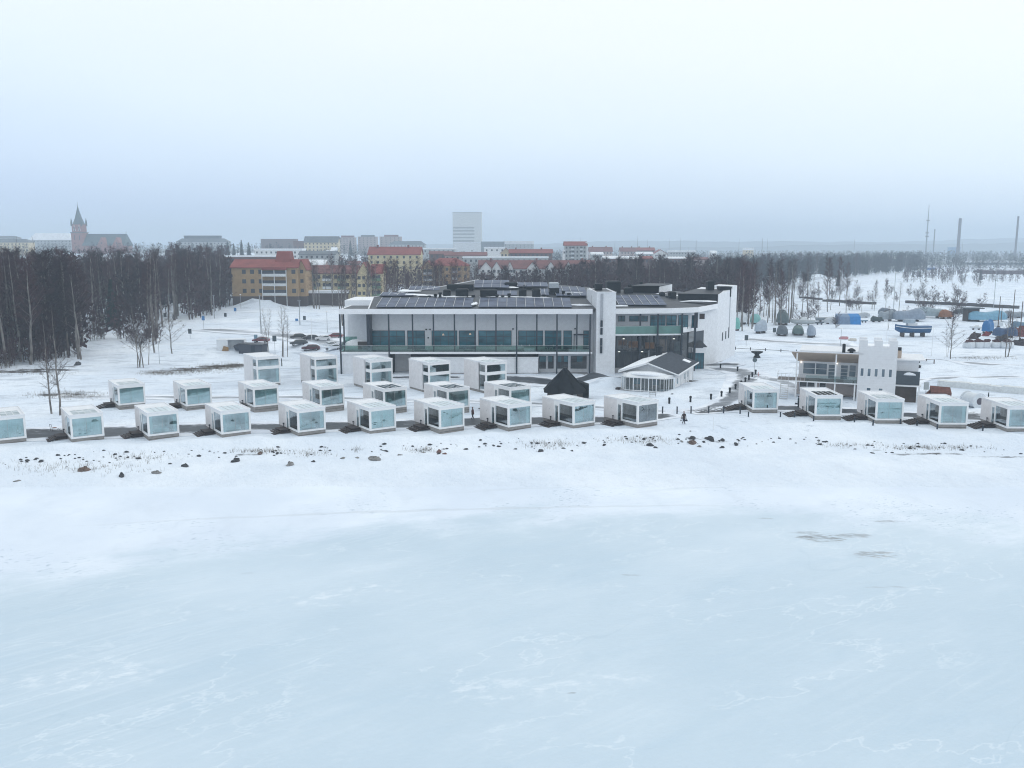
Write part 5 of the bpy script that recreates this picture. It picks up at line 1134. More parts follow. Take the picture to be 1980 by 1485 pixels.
for px, a, b_, rad, lab, ex_ in ((505, 571, 646, .16, 'tall grey lamp post left of the bare birches', head_lamp), (580, 582, 628, .16, 'tall grey lamp post before the carport', head_lamp), (633, 604, 643, .09, 'thin lamp post behind the white hatchback', globe_lamp),
                             (415, 572, 616, .13, 'grey lamp post before the yellow apartment block end', head_lamp), (308.6, 660, 703, .06, 'thin brown lamp post beside the birch clump', globe_lamp), (466, 571, 598, .08, 'short lamp post before the yellow apartment block', globe_lamp),
                             (1624, 637, 690, .07, 'lamp post behind the tower building chimney', globe_lamp), (1711, 619, 700, .05, 'thin flagpole rising behind the battlement tower', None), (1801, 634, 688, .06, 'thin white pole right of the blue boat', None), (1727, 528, 603, .12, 'white headed lamp post in the snowy harbour', globe_lamp), (1921, 521, 595, .14, 'tall bent lamp post before the brown hall at the right', head_lamp), (1759, 690, 760, .06, 'slim white pole at the side terrace of the tower building', None), (603, 612, 660, .07, 'thin grey post behind the dark parked car', None), (519, 593, 648, .05, 'thin sapling pole left of the lamp post', None)):
    rod('street_lamp' if ex_ else 'flag_pole', px, a, b_, rad, wpole if ex_ is None else galv, lab, 'lamp post' if ex_ else 'pole', extra=ex_)
blue = (.05, .19, .42); dk = (.05, .07, .08)
for px, a, b_, c, lab in ((394, 611, 636, blue, 'blue parking sign at the far snow field'), (368, 636, 655, dk, 'dark notice sign at the wood edge'), (436, 605, 613, dk, 'dark notice post below the lamp post'), (455, 595, 606, blue, 'small blue sign before the street'), (532, 649, 686, dk, 'grey notice sign beside the thin birches'), (589, 611, 622, dk, 'small dark sign on the far car park'), (574, 616, 625, blue, 'small blue sign on the far car park'), (495, 647, 660, (.16, .26, .33), 'blue grey sign behind the dark shed'), (320, 605, 625, dk, 'dark sign among the birches'),
                      (1442.5, 648, 670, dk, 'small dark sign beside the road behind the hotel'), (1497, 634, 645, dk, 'dark meter post between the covered boats'), (1790, 739, 760, (.42, .46, .47), 'pale information board right of the tower building')):
    rod('sign_post', px, a, b_, .05, galv, lab, 'sign', extra=board(c, .45))
def disc(r, h_):
    q = MB(); q.lathe([(.45, -.02), (.45, .02)], (0, 0, 0), 14).xf(Matrix.Translation((0, -.08, h_ - .3)) @ Matrix.Rotation(math.pi / 2, 4, 'X')); q.build('sign_disc', mat('sign_back_grey', (.10, .14, .16), .5), r)
rod('round_sign', 1458, 693, 727, .045, galv, 'round traffic sign seen beside the path to the tower building', 'sign', extra=disc)
rod('marker_post', 1466, 719.5, 727.5, .07, redm, 'short red marker post beside the round sign', 'post')
rod('snow_stake', 1379, 806, 832, .03, wpole, 'thin white stake standing in the snow near the walking person', 'stake')
rod('snow_stake', 1911, 759, 770, .12, dark, 'short black post behind the rightmost cabin', 'post')
rod('snow_stake', 545, 693, 708, .12, dark, 'black bollard right of the first tall cabin', 'post')
# bollards
for px, py in ((1461, 724), (1454.4, 729), (1448, 735), (1441, 740), (1433, 746), (1422, 753), (1395, 767), (1374.6, 772.5), (1335, 777), (1294, 780), (1393, 712), (1426, 718), (1411, 760)):
    x, y, z = gp(px, py); r = thing('path_bollard', 'short black bollard lamp in the curved line along the path from the hotel end', 'bollard', (x, y, z), 0, 'short bollards along the curved path'); MB().lathe([(.16, -.2), (.16, .62), (.2, .65), (.2, .9), (.08, .98)], (0, 0, 0), 8).build('post', dark, r); MB().lathe([(.13, .7), (.13, .84)], (0, 0, 0), 8).build('lens', mull, r)
for px, py in ((1281, 800), (1309, 800), (1336, 799.5), (1370, 799.5), (1399, 799), (1431, 800)):
    x, y, z = gp(px, py); r = thing('fence_post', 'dark grey square post in the row between the two lakefront cabin groups', 'post', (x, y, z), 0, 'dark posts along the lakefront path'); MB().box(-.09, .09, -.09, .09, -.3, 1.05).build('shaft', navy, r); MB().box(-.11, .11, -.11, .11, 1.05, 1.1).build('cap', dark, r)
for px, py in ((1509, 806), (1536, 807), (1622, 812), (1652, 817), (1741, 820), (1773, 823), (1863, 826), (1900, 833), (1447, 806), (1573, 814), (1688, 822), (1812, 830)):
    x, y, z = gp(px, py); r = thing('fence_post', 'dark post at the front edge of the cabin row on the right', 'post', (x, y, z), 0, 'dark posts before the right hand cabins'); MB().box(-.08, .08, -.08, .08, -.4, .75).build('shaft', navy, r)
# stone table, trailer, drum
x, y, z = gp(1463.5, 692); r = thing('stone_table', 'dark mushroom shaped stone table in the snow right of the hotel', 'table', (x, y, z), 0)
MB().lathe([(.85, -.2), (.75, .3), (.5, .6), (.55, .9)], (0, 0, 0), 8).build('foot', dark, r); MB().lathe([(.6, .9), (1.3, 1.25), (1.35, 1.45), (1.1, 1.5)], (0, 0, 0), 8).build('top', dark, r)
x, y, z = gp(1819, 768); r = thing('tipped_trailer', 'rusty brown trailer tipped up in the snow behind the third cabin of the right row', 'trailer', (x, y, z), R(-12))
rust = mat('rust_brown', (.14, .055, .04), .8, var=.4, scale=2); MB().hexa([(-1.6, 0, .0), (1.6, 0, .0), (1.6, 1.1, .5), (-1.6, 1.1, .5)], [(-1.6, -.3, .9), (1.6, -.3, .7), (1.6, .9, 1.6), (-1.6, .9, 1.8)]).build('bed', rust, r); MB().hexa([(-2.6, .2, 0), (-1.62, .2, 0), (-1.62, .9, 0), (-2.6, .9, 0)], [(-2.5, .3, .25), (-1.62, .2, 1.1), (-1.62, .9, 1.1), (-2.5, .6, .25)]).build('side_board', rust, r)
x, y, z = gp(1884, 788); r = thing('cable_drum', 'big white hollow drum lying on its side behind the two rightmost cabins', 'drum', (x, y, z + 1.15), R(14))
drum = mat('white_drum_plastic', (.62, .66, .70), .5, var=.08)
q = MB(); q.lathe([(.42, -1.0), (1.3, -1.0), (1.3, -.85), (1.12, -.8), (1.12, 1.6), (1.3, 1.62), (1.3, 1.8), (.42, 1.8), (.42, -.98)], (0, 0, 0), 20).xf(Matrix.Rotation(-math.pi / 2, 4, 'X')); q.build('body', drum, r, smooth=False)
q = MB(); q.lathe([(.55, -1.03), (.55, -.9)], (0, 0, 0), 16).xf(Matrix.Rotation(-math.pi / 2, 4, 'X')); q.build('hub_hole_shade', mat('hub_shade', (.10, .09, .11), .8), r)  # dark disc paints the shade inside the drum's open hub
x, y, z = gp(1770, 712); r = thing('white_van', 'small white snow covered van behind the terrace of the tower building', 'van', (x, y, z), R(5)); vm = carpaint('van_white', (.68, .72, .75))
q = MB(); q.hexa([(-1.4, 0, .35), (1.4, 0, .35), (1.4, 1.6, .35), (-1.4, 1.6, .35)], [(-1.3, .1, 1.9), (1.0, .1, 1.9), (1.0, 1.5, 1.9), (-1.3, 1.5, 1.9)]); q.build('body', vm, r)
MB().box(.2, .9, .0, .06, 1.1, 1.6).build('side_window', cgl, r)
for sx in (-.85, .85): q = MB(); q.lathe([(.33, -.1), (.33, .1)], (0, 0, 0), 12).xf(Matrix.Translation((sx, .02, .33)) @ Matrix.Rotation(math.pi / 2, 4, 'X')); q.build('wheel', tyre, r)
# long snow covered concrete barrier and floating pier ends
for (pa, pb, hh, lab, m_, nm, cat) in (((1812, 747), (1990, 764), 1.15, 'long low pale barrier banked with snow at the right', mat('snowy_block', (.62, .65, .66), .9, var=.1, bump=.3), 'snow_barrier', 'barrier'), ((1590, 583), (1690, 589), 1.1, 'dark stone pier, left one across the snowy harbour', mat('dark_pier_stone', (.055, .05, .05), .9, var=.5, scale=.6), 'stone_pier', 'pier'), ((1750, 586), (1968, 597), 1.3, 'dark stone pier with railing, right one across the snowy harbour', mat('dark_pier_stone', (.055, .05, .05), .9), 'stone_pier', 'pier'), ((1545, 576), (1585, 580), .8, 'short dark pier end near the birch stems', mat('dark_pier_stone', (.055, .05, .05), .9), 'stone_pier', 'pier')):
    a, b_ = gp(*pa), gp(*pb); n = 14; q = MB(); rr = random.Random(int(pa[0]))
    for i in range(n):
        p = Vector(a).lerp(Vector(b_), i / n); p2 = Vector(a).lerp(Vector(b_), (i + 1) / n); q.wall((p.x, p.y), (p2.x, p2.y), min(a[2], b_[2]) - .5, max(p.z, h1(p.x, p.y)) + hh * rr.uniform(.8, 1.05), 1.6)
    tag(q.build(nm, m_, None), lab, cat)
q = None
a, b_ = gp(1705, 697), gp(1806, 703)
r = thing('low_fence', 'low wooden rail fence before the bare birch on the right', 'fence', a)
for i in range(8): p = Vector(b_) - Vector(a); p = p * (i / 7); MB().box(p.x - .08, p.x + .08, p.y - .08, p.y + .08, p.z - .3, p.z + .9).build('post', brn, r)
MB().tube([(0, 0, .8), (b_[0] - a[0], b_[1] - a[1], b_[2] - a[2] + .8)], .06, 4).build('rail', brn, r)
# guard rail along the path right of the hotel
a, b_ = gp(1422, 676), gp(1540, 682)
r = thing('guard_rail', 'low dark rail along the snowy road right of the hotel', 'railing', a)
for i in range(5): p = (Vector(b_) - Vector(a)) * (i / 4); MB().box(p.x - .08, p.x + .08, p.y - .08, p.y + .08, p.z - .3, p.z + .75).build('post', navy, r)
MB().tube([(0, 0, .35), (b_[0] - a[0], b_[1] - a[1], b_[2] - a[2] + .35)], .07, 4).build('rail', navy, r)
# kick sled
x, y, z = gp(104, 833); r = thing('kick_sled', 'small red brown kick sled standing between the two leftmost cabins', 'sled', (x, y, z), R(60))
for s in (-.2, .2): MB().tube([(-.9, s, .02), (.6, s, .02), (.85, s, .2)], .025, 5).build('runner', dark, r); MB().tube([(-.3, s, .02), (-.42, s, .95)], .025, 5).build('upright', dark, r)
MB().box(-.05, .35, -.22, .22, .4, .45).build('seat', mat('red_brown_wood', (.20, .07, .05), .6), r); MB().tube([(-.42, -.25, .95), (-.42, .25, .95)], .025, 5).build('handlebar', dark, r)

# ------------------------------------------------------------------ shore boulders
stone = {'dark': mat('dark_boulder', (.05, .052, .058), .85, var=.4, scale=2.5, bump=.4), 'brown': mat('brown_boulder', (.13, .095, .08), .85, var=.35, scale=2.5, bump=.4), 'grey': mat('grey_boulder', (.20, .20, .20), .85, var=.3, scale=2.5, bump=.4), 'red': mat('reddish_boulder', (.15, .085, .075), .85, var=.3, scale=2.5, bump=.4)}
ROCKS = [(163, 910, 23, 'brown', 'largest brown round boulder on the shore at the left'), (235, 920, 18, 'dark', 'dark boulder nearest the ice at the left'), (303, 915, 17, 'grey', 'grey boulder with snow on its left side'), (358, 902, 17, 'dark', 'dark pointed boulder right of the grey one on the left shore'), (456, 892, 20, 'dark', 'dark boulder with a brown flank below the soil patch'), (561, 899, 20, 'grey', 'grey brown pyramid boulder on the open shore'), (606, 893, 10, 'dark', 'small dark stone right of the grey brown pyramid boulder'),
         (663, 886, 14, 'grey', 'low flat grey stone left of the long pale rock'), (691, 885, 12, 'grey', 'small grey wedge stone beside the long pale rock'), (724, 888, 32, 'grey', 'long pale flat rock on the shore'), (746, 872, 12, 'dark', 'small black stone above the long pale rock'), (773, 880, 12, 'grey', 'flat grey stone right of the long pale rock'), (849, 874, 14, 'red', 'reddish boulder, biggest of a small cluster'), (864, 868, 7, 'dark', 'small dark stone behind the reddish boulder'), (848, 878, 9, 'dark', 'small dark stone in front of the reddish boulder'), (860, 878, 9, 'red', 'small reddish stone beside the reddish boulder'), (819, 875, 9, 'grey', 'small flat stone left of the reddish boulder'),
         (954, 861, 9, 'dark', 'tilted dark stone left of the flat dark one'), (964, 863, 11, 'dark', 'flat dark stone in the middle of the shore'), (1045, 873, 13, 'dark', 'dark stone standing alone on the middle shore'), (1106, 872, 7, 'dark', 'tiny dark stone right of the lone dark stone'), (1168, 861, 9, 'dark', 'small dark stone below the eighth cabin'), (1245, 849, 9, 'dark', 'dark stone in the snow bank below the last left cabin'), (1257, 862, 15, 'dark', 'dark jagged stone pair member on the left, right shore'), (1267, 866, 9, 'dark', 'dark wedge stone touching the jagged stone'),
         (1318, 854, 8, 'grey', 'small grey stone left of the brown boulder'), (1339, 857, 19, 'brown', 'brown boulder topped with little snow, right shore'), (1352, 864, 10, 'grey', 'pointed grey stone below the brown boulder'), (1361, 855, 9, 'dark', 'small dark stone right of the brown boulder'), (1372, 850, 20, 'dark', 'wide dark rock under the bank on the right shore'), (1397, 852, 13, 'dark', 'dark round stone right of the wide dark rock'), (1396, 866, 11, 'dark', 'dark oval stone nearest the ice on the right shore'), (1423, 860, 14, 'dark', 'rightmost dark stone of the cluster on the right shore'), (1338, 848, 14, 'dark', 'dark stone tucked under the bank behind the brown boulder'),
         (503, 877, 12, 'brown', 'brownish stone in the soil patch'), (536, 877, 9, 'dark', 'small dark stone at the right end of the soil patch'), (385, 882, 10, 'dark', 'small dark stone left of the soil patch'), (34, 930, 14, 'grey', 'flat slab stone at the far left shore'), (1686, 876, 10, 'dark', 'flat dark stone on the snow below the right cabins'), (1585, 860, 9, 'dark', 'small dark stone below the second cabin of the right row'), (1860, 871, 9, 'dark', 'small dark stone below the rightmost cabins'), (150, 706, 18, 'dark', 'snow capped boulder at the wood edge'), (1300, 762, 5, 'dark', 'tiny stone in the snow below the veranda house')]
for k, (px, py, wp, c, lab) in enumerate(ROCKS):
    x, y, z = gp(px, py); w_ = wp / (1700. / y) / 2 * 1.05; rr = random.Random(k); flatk = .45 if 'flat' in lab or 'long' in lab else .85
    q = MB(); q.blob((0, 0, .0), (w_ * .92, w_ * rr.uniform(.6, .85), w_ * flatk * .78), k + 50, 13, 9, .22, -.3)
    o = q.build('boulder', stone[c], None, smooth=False); o.location = (x, y, z - .04); o.rotation_euler = (0, 0, rr.uniform(0, 6)); tag(o, lab, 'boulder', 'boulders along the shore')
pv, pf = MB(), 0
for k in range(240):
    px = rng.uniform(0, 1980); py = rng.normal(np.interp(px, [0, 500, 900, 1300, 1600, 1980], [890, 876, 862, 850, 858, 872]), 6.5); x, y, z = gp(px, py)
    s_ = abs(rng.normal(.05, .07)) + .05; pv.blob((x, y, z), (s_ * 1.4, s_, s_ * .8), k, 6, 4, .2, -.2)
tag(pv.build('pebbles', stone['dark'], None), 'scattered small dark stones along the snowy shore', kind='stuff')

# ------------------------------------------------------------------ people
def skin_body(name, m, parent, joints, edges, rad, sub=1):
    me = bpy.data.meshes.new(name); me.from_pydata(joints, edges, []); o = bpy.data.objects.new(name, me); COL.objects.link(o); o.parent = parent
    sm = o.modifiers.new('skin', 'SKIN'); sm.use_smooth_shade = True
    for i, r_ in enumerate(rad): me.skin_vertices[0].data[i].radius = (r_, r_)
    me.skin_vertices[0].data[0].use_root = True
    s_ = o.modifiers.new('sub', 'SUBSURF'); s_.levels = sub; s_.render_levels = sub; me.materials.append(m); return o
skinm = mat('skin', (.42, .26, .20), .6)
def person(label, loc, rz, coat, trousers, hair, arms, step=.08, hood=False):
    r = thing('person', label, 'person', loc, rz)
    J = [(0, 0, .95), (0, 0, 1.15), (0, 0, 1.38), (0, 0, 1.50), (0, -.02, 1.58), (0, -.02, 1.70)]; E = [(0, 1), (1, 2), (2, 3), (3, 4), (4, 5)]; Rd = [.16, .155, .17, .07, .075, .10]
    for s, st in ((-1, step), (1, -step)):
        k = len(J); J += [(.10 * s, 0, .88), (.11 * s, -st * .6, .48), (.11 * s, st, .09), (.11 * s, st - .17, .045)]; E += [(0, k), (k, k + 1), (k + 1, k + 2), (k + 2, k + 3)]; Rd += [.105, .075, .055, .045]
    hands = []
    for s, (el, ha) in zip((-1, 1), arms):
        k = len(J); J += [(.19 * s, 0, 1.40), el, ha]; E += [(2, k), (k, k + 1), (k + 1, k + 2)]; Rd += [.075, .06, .045]
        d = (Vector(ha) - Vector(el)).normalized(); side_ = d.cross(Vector((0, 0, 1))); side_ = side_.normalized() if side_.length > .1 else Vector((1, 0, 0)); pal = k + 3
        J.append(tuple(Vector(ha) + d * .07)); E.append((k + 2, pal)); Rd.append(.035)
        for f, (o_, l_) in enumerate(((-.03, .07), (-.01, .085), (.01, .08), (.03, .06), (-.05, .03))):
            b_ = Vector(J[pal]) + side_ * o_; J.append(tuple(b_ + d * (l_ if f < 4 else .02) + Vector((0, 0, -.01)))); E.append((pal, len(J) - 1)); Rd.append(.010)
    b = skin_body('body', coat, r, J, E, Rd)
    q = MB(); q.lathe([(.235, .72), (.225, .95), (.19, 1.15), (.225, 1.36), (.11, 1.50)], (0, 0, 0), 12, 0, 1., .68); q.build('jacket', coat, r, smooth=True)
    q = MB()
    for s, st in ((-1, step), (1, -step)): q.tube([(.10 * s, 0, .92), (.11 * s, -st * .6, .48), (.11 * s, st, .10)], [.125, .095, .075], 8)
    q.build('trousers', trousers, r, smooth=True)
    q = MB(); q.blob((0, -.03, 1.68), (.095, .11, .125), 3, 12, 9, 0); hd_ = q.build('face', skinm, r, smooth=True)
    q = MB(); q.blob((0, -.145, 1.67), (.016, .02, .028), 1, 6, 4, 0)
    q.build('nose', skinm, hd_)
    for s in (-.037, .037): q = MB(); q.blob((s, -.132, 1.70), (.014, .01, .010), 1, 6, 4, 0); q.build('eye', dark, hd_)
    q = MB(); q.box(-.03, .03, -.137, -.128, 1.617, 1.627); q.build('mouth', mat('lips', (.30, .12, .11), .6), hd_)
    q = MB(); q.blob((0, .012, 1.715), (.108, .115, .115), 5, 12, 8, .02, -.35); q.build('hood' if hood else 'hair', hair, r, smooth=True)
    return r
blk = mat('black_cloth', (.014, .016, .022), .85, var=.2); brnc = mat('dark_brown_coat', (.045, .030, .028), .85, var=.3); rdb = mat('dark_red_brown_jacket', (.07, .030, .032), .85, var=.3); nvy = mat('navy_cloth', (.012, .020, .040), .85, var=.2); grn = mat('dark_teal_jacket', (.010, .035, .045), .8, var=.2); hairm = mat('dark_hair', (.025, .018, .015), .7)
x, y, z = gp(914, 811); person('person in dark clothes with reddish jacket standing between two lakefront cabins', (x, y, z + .03), R(60), rdb, blk, blk, (((-.25, .02, 1.14), (-.22, -.05, .90)), ((.25, .02, 1.14), (.21, -.06, .90))), .12, True)
x, y, z = gp(1322, 820); ppl = person('person in a dark brown coat walking on the snow with two bags', (x, y, z + .03), R(4), brnc, nvy, hairm, (((-.29, .03, 1.14), (-.33, -.02, .84)), ((.29, .02, 1.13), (.31, -.02, .83))), .16)
px3, py3, pz3 = x, y, z
def bag(name, label, loc, sx, sy, sz, m, handle=.2):
    r = thing(name, label, 'bag', loc); q = MB(); q.blob((0, 0, sz), (sx, sy, sz), 4, 10, 7, .05); q.build('body', m, r, smooth=True)
    q = MB(); q.tube([(-sx * .5, 0, sz * 1.8), (-sx * .3, 0, sz * 2 + handle), (sx * .3, 0, sz * 2 + handle), (sx * .5, 0, sz * 1.8)], .015, 5); q.build('handle', blk, r); return r
bag('travel_bag', 'large navy bag carried at the side of the walking person', (px3 + .34, py3 - .02, pz3 + .18), .20, .16, .26, nvy, .12)
bag('small_bag', 'small black bag hanging from the walking person hand', (px3 - .40, py3 - .02, pz3 + .30), .10, .07, .15, blk, .24)
x, y, z = gp(1544, 793); dz_ = z + .40
person('person in dark clothes reaching out to the door of the dark roofed cabin', (x, y + .2, dz_), R(75), grn, blk, blk, (((-.02, -.30, 1.32), (-.04, -.58, 1.30)), ((.24, .04, 1.12), (.22, -.04, .88))), .10, True)
bag('duffel_bag', 'dark bag at the hip of the person reaching for the cabin door', (x - .38, y + .15, dz_ + .25), .22, .17, .24, blk, .2)
xs_ = x + .62; r = thing('suitcase', 'black wheeled suitcase standing on the cabin steps beside the person', 'suitcase', (xs_, y, dz_))
MB().lathe([(.20, .06), (.23, .12), (.23, .62), (.19, .70), (.05, .72)], (0, 0, 0), 10, R(18), 1., .7).build('shell', nvy, r)
q = MB(); q.tube([(-.1, .1, .7), (-.1, .1, .92), (.1, .1, .92), (.1, .1, .7)], .012, 4); q.build('handle', dark, r)
for s in (-.13, .13): q = MB(); q.blob((s, 0, .04), (.04, .03, .04), 1, 6, 4, 0); q.build('wheel', tyre, r)
# ------------------------------------------------------------------ town behind
twin = mat('town_window', (.05, .06, .075), .2, spec=.6)
tframe = mat('town_pale_trim', (.60, .60, .58), .7)
redroof = mat('red_tile_roof', (.215, .058, .050), .8, var=.2, scale=.25); dredroof = mat('dull_red_roof', (.165, .068, .064), .8, var=.2, scale=.25); grroof = mat('grey_metal_roof', (.10, .12, .14), .6, var=.15, scale=.2); snroof = mat('snowy_roof', (.70, .73, .77), .9, var=.08, scale=.2)
def block(name, label, px0, px1, pe, pr, Y, wall, roof, kind='gable', floors=4, cols=6, dep=12., cat='building', rot=0., group=None, wsz=(1.2, 1.4), fh=3.0, basecol=None, chims=0, box=None, balc=None, skipwin=()):
    if Y > 600: Y = 600 + (Y - 600) * 1.5        # thin even fog: the far town stands well back
    x0, x1 = aty(px0, pe, Y)[0], aty(px1, pe, Y)[0]; xc = (x0 + x1) / 2; wd = x1 - x0
    zg_ = min(h1(x0, Y), h1(x1, Y), h1(xc, Y)) - 1.5; ze_ = zy(pe, Y); zr_ = zy(pr, Y + (dep / 2 if kind in ('gable', 'hip') else 0))
    r = thing(name, label, cat, (xc, Y, zg_), R(rot), group); h = ze_ - zg_; hr = zr_ - zg_; a = wd / 2
    q = MB(); q.box(-a, a, 0, dep, 0, h)
    if kind == 'gable': q.hexa([(-a, .0, h), (-a, dep, h), (-a, dep / 2, hr - .25)], [(-a + .3, 0, h), (-a + .3, dep, h), (-a + .3, dep / 2, hr - .25)]); q.hexa([(a - .3, 0, h), (a - .3, dep, h), (a - .3, dep / 2, hr - .25)], [(a, 0, h), (a, dep, h), (a, dep / 2, hr - .25)])
    if kind == 'cross': q.hexa([(-a, 0, h), (a, 0, h), (0, 0, hr - .2)], [(-a, dep, h), (a, dep, h), (0, dep, hr - .2)])
    q.build('wall', wall, r)
    if basecol: MB().box(-a - .03, a + .03, -.03, dep + .03, 0, max(1.2, zy(basecol[1], Y) - zg_)).build('base', basecol[0], r)
    q = MB(); o = .6
    if kind == 'gable':
        for s0, s1 in ((-o, dep / 2), (dep + o, dep / 2)):
            zz = h - (hr - h) * o / (dep / 2); q.hexa([(-a - o, s0, zz), (a + o, s0, zz), (a + o, s1, hr), (-a - o, s1, hr)][::1 if s0 < 0 else -1], [(-a - o, s0, zz + .3), (a + o, s0, zz + .3), (a + o, s1, hr + .3), (-a - o, s1, hr + .3)][::1 if s0 < 0 else -1])
    elif kind == 'cross':
        zz = h - (hr - h) * o / a
        q.hexa([(-a - o, -o, zz), (0, -o, hr), (0, dep, hr), (-a - o, dep, zz)], [(-a - o, -o, zz + .3), (0, -o, hr + .35), (0, dep, hr + .35), (-a - o, dep, zz + .3)]); q.hexa([(0, -o, hr), (a + o, -o, zz), (a + o, dep, zz), (0, dep, hr)], [(0, -o, hr + .35), (a + o, -o, zz + .3), (a + o, dep, zz + .3), (0, dep, hr + .35)])
    elif kind == 'hip':
        i = min(dep * .45, a * .8); q.hexa([(-a - o, -o, h), (a + o, -o, h), (a + o, dep + o, h), (-a - o, dep + o, h)], [(-a + i, dep * .42, hr), (a - i, dep * .42, hr), (a - i, dep * .58, hr), (-a + i, dep * .58, hr)])
    else: q.box(-a - .3, a + .3, -.3, dep + .3, h, max(hr, h + .35))
    ro_ = q.build('roof', roof, r)
    for k in range(chims):
        xx = -a + wd * (k + .5 + .2 * ((k * 7) % 3 - 1)) / chims; MB().box(xx - .5, xx + .5, dep * .4, dep * .55, h, hr + 1.3).build('chimney', dredroof, ro_)
    if box: MB().box(-a + wd * box[0], -a + wd * box[1], dep * .2, dep * .8, h + .3, zy(box[2], Y) - zg_).build('roof_box', box[3], r)
    wm = None
    for f in range(floors):
        for c in range(cols):
            if (f, c) in skipwin: continue
            zz = h - .9 - wsz[1] - f * fh; xx = -a + wd * (c + .5) / cols
            if zz < .8: continue
            if wm is None:
                w_ = MB(); w_.box(-wsz[0] / 2, wsz[0] / 2, -.07, .0, 0, wsz[1]); wm = w_.build('window', twin, r); wm.location = (xx, 0, zz)
            else: c_ = wm.copy(); COL.objects.link(c_); c_.location = (xx, 0, zz)
    if balc:
        for (u0, u1, cm_) in balc:
            for f in range(floors):
                zz = h - 1.1 - wsz[1] - f * fh - .8
                if zz < 1: continue
                b_ = MB().box(-a + wd * u0, -a + wd * u1, -1.5, -.02, zz, zz + 1.05).build('balcony', cm_, r)
                MB().box(-a + wd * u0 + .1, -a + wd * u1 - .1, -1.3, -.08, zz + 1.06, zz + 2.2).build('balcony_window', twin, b_)
    return r
yb_ = mat('ochre_brick', (.33, .225, .12), .8, var=.12, scale=.6); dkb = mat('brown_base_brick', (.07, .052, .05), .85); cream = mat('cream_plaster', (.50, .43, .30), .8, var=.06); pinkp = mat('pinkish_plaster', (.36, .30, .29), .8, var=.05); whp = mat('white_plaster', (.62, .63, .64), .8, var=.05); brk = mat('brown_red_brick', (.12, .07, .065), .85, var=.1); grp = mat('grey_plaster', (.34, .36, .37), .8, var=.06); yel2 = mat('pale_yellow_plaster', (.52, .45, .28), .8); greenb = mat('green_balcony_front', (.13, .25, .16), .6); whb = mat('white_balcony_front', (.58, .61, .63), .6)
Yb = 345.
# yellow block with gable to the right
r = block('apartment_block', 'ochre brick apartment block with red roof and white balconies behind the car park', 447, 575, 517, 502.5, Yb, yb_, redroof, 'gable', 3, 8, 13., basecol=(dkb, 573), fh=3.7, wsz=(1.5, 1.6), skipwin=[(f, c) for f in range(3) for c in (0, 4, 5, 6)], balc=[(.47, .83, whb)])
a = (aty(575, 517, Yb)[0] - aty(447, 517, Yb)[0]) / 2; hh_ = zy(517, Yb) - (r.location.z)
MB().box(-a * .05, a * .68, -1.8, -.02, hh_ - .9, hh_ + .1).build('balcony_roof', redroof, r)
for u in (-.05, .32, .68): MB().box(a * u - .12, a * u + .12, -1.7, -1.5, 0, hh_ - .9).build('balcony_post', whb, r)
MB().hexa([(a * .25, 4, hh_ + 2), (a * .72, 4, hh_ + 2), (a * .72, 11, hh_ + 2), (a * .25, 11, hh_ + 2)], [(a * .28, 6, hh_ + 6.2), (a * .70, 6, hh_ + 6.2), (a * .70, 9, hh_ + 6.2), (a * .28, 9, hh_ + 6.2)]).build('roof_dormer', redroof, r)
block('gabled_block', 'narrow ochre wing with dark gable at the right end of the brick apartment block', 576, 590, 517, 502.5, Yb + 2.5, yb_, redroof, 'cross', 3, 1, 12., basecol=(dkb, 573), fh=3.7)
block('apartment_block', 'apartment block with green and white balconies half hidden by birches', 588, 688, 528, 514, 385., yel2, dredroof, 'gable', 3, 9, 13., fh=3.4, wsz=(1.4, 1.5), balc=[(.02, .22, greenb), (.36, .52, whb), (.66, .80, greenb)])
block('apartment_block', 'yellow gabled stair block with pale windows behind the birches', 690, 716, 530, 508, 380., yel2, redroof, 'cross', 4, 3, 12., fh=3.3)
block('apartment_block', 'apartment wing with green lower balconies beside the yellow stair block', 717, 738, 528, 512, 384., yel2, redroof, 'gable', 4, 2, 12., fh=3.3, balc=[(.1, .9, greenb)])
block('apartment_block', 'pale yellow house with bright red roof rising above the birches', 712, 812, 492, 478, 520., yel2, redroof, 'gable', 3, 8, 16., chims=2)
block('apartment_block', 'yellow apartment block with red hipped roof behind the hotel roof', 822, 906, 514, 499, 420., yb_, redroof, 'hip', 3, 7, 14., fh=3.2, balc=[(.0, .12, whb), (.62, .74, whb)])
block('gabled_block', 'gabled balcony bay with white bargeboards before the red hipped roof', 816, 838, 517, 505, 414., yb_, redroof, 'cross', 3, 2, 9., balc=[(.1, .9, whb)])
block('row_house', 'long white house row under dull red roof with dark gables', 926, 1150, 519, 504, 470., whp, dredroof, 'gable', 2, 18, 13., fh=3.2, chims=3)
for k, (p0, p1) in enumerate(((929, 950), (952, 968), (980, 992), (1019, 1041), (1056, 1074), (1092, 1106))):
    block('gabled_house', 'white gabled bay with dark triangle, number %s from the left on the house row' % ['one', 'two', 'three', 'four', 'five', 'six'][k], p0, p1, 518.5, 506, 466., whp, redroof if k == 3 else dredroof, 'cross', 2, 2, 8., cat='house', group='gabled bays of the white house row')
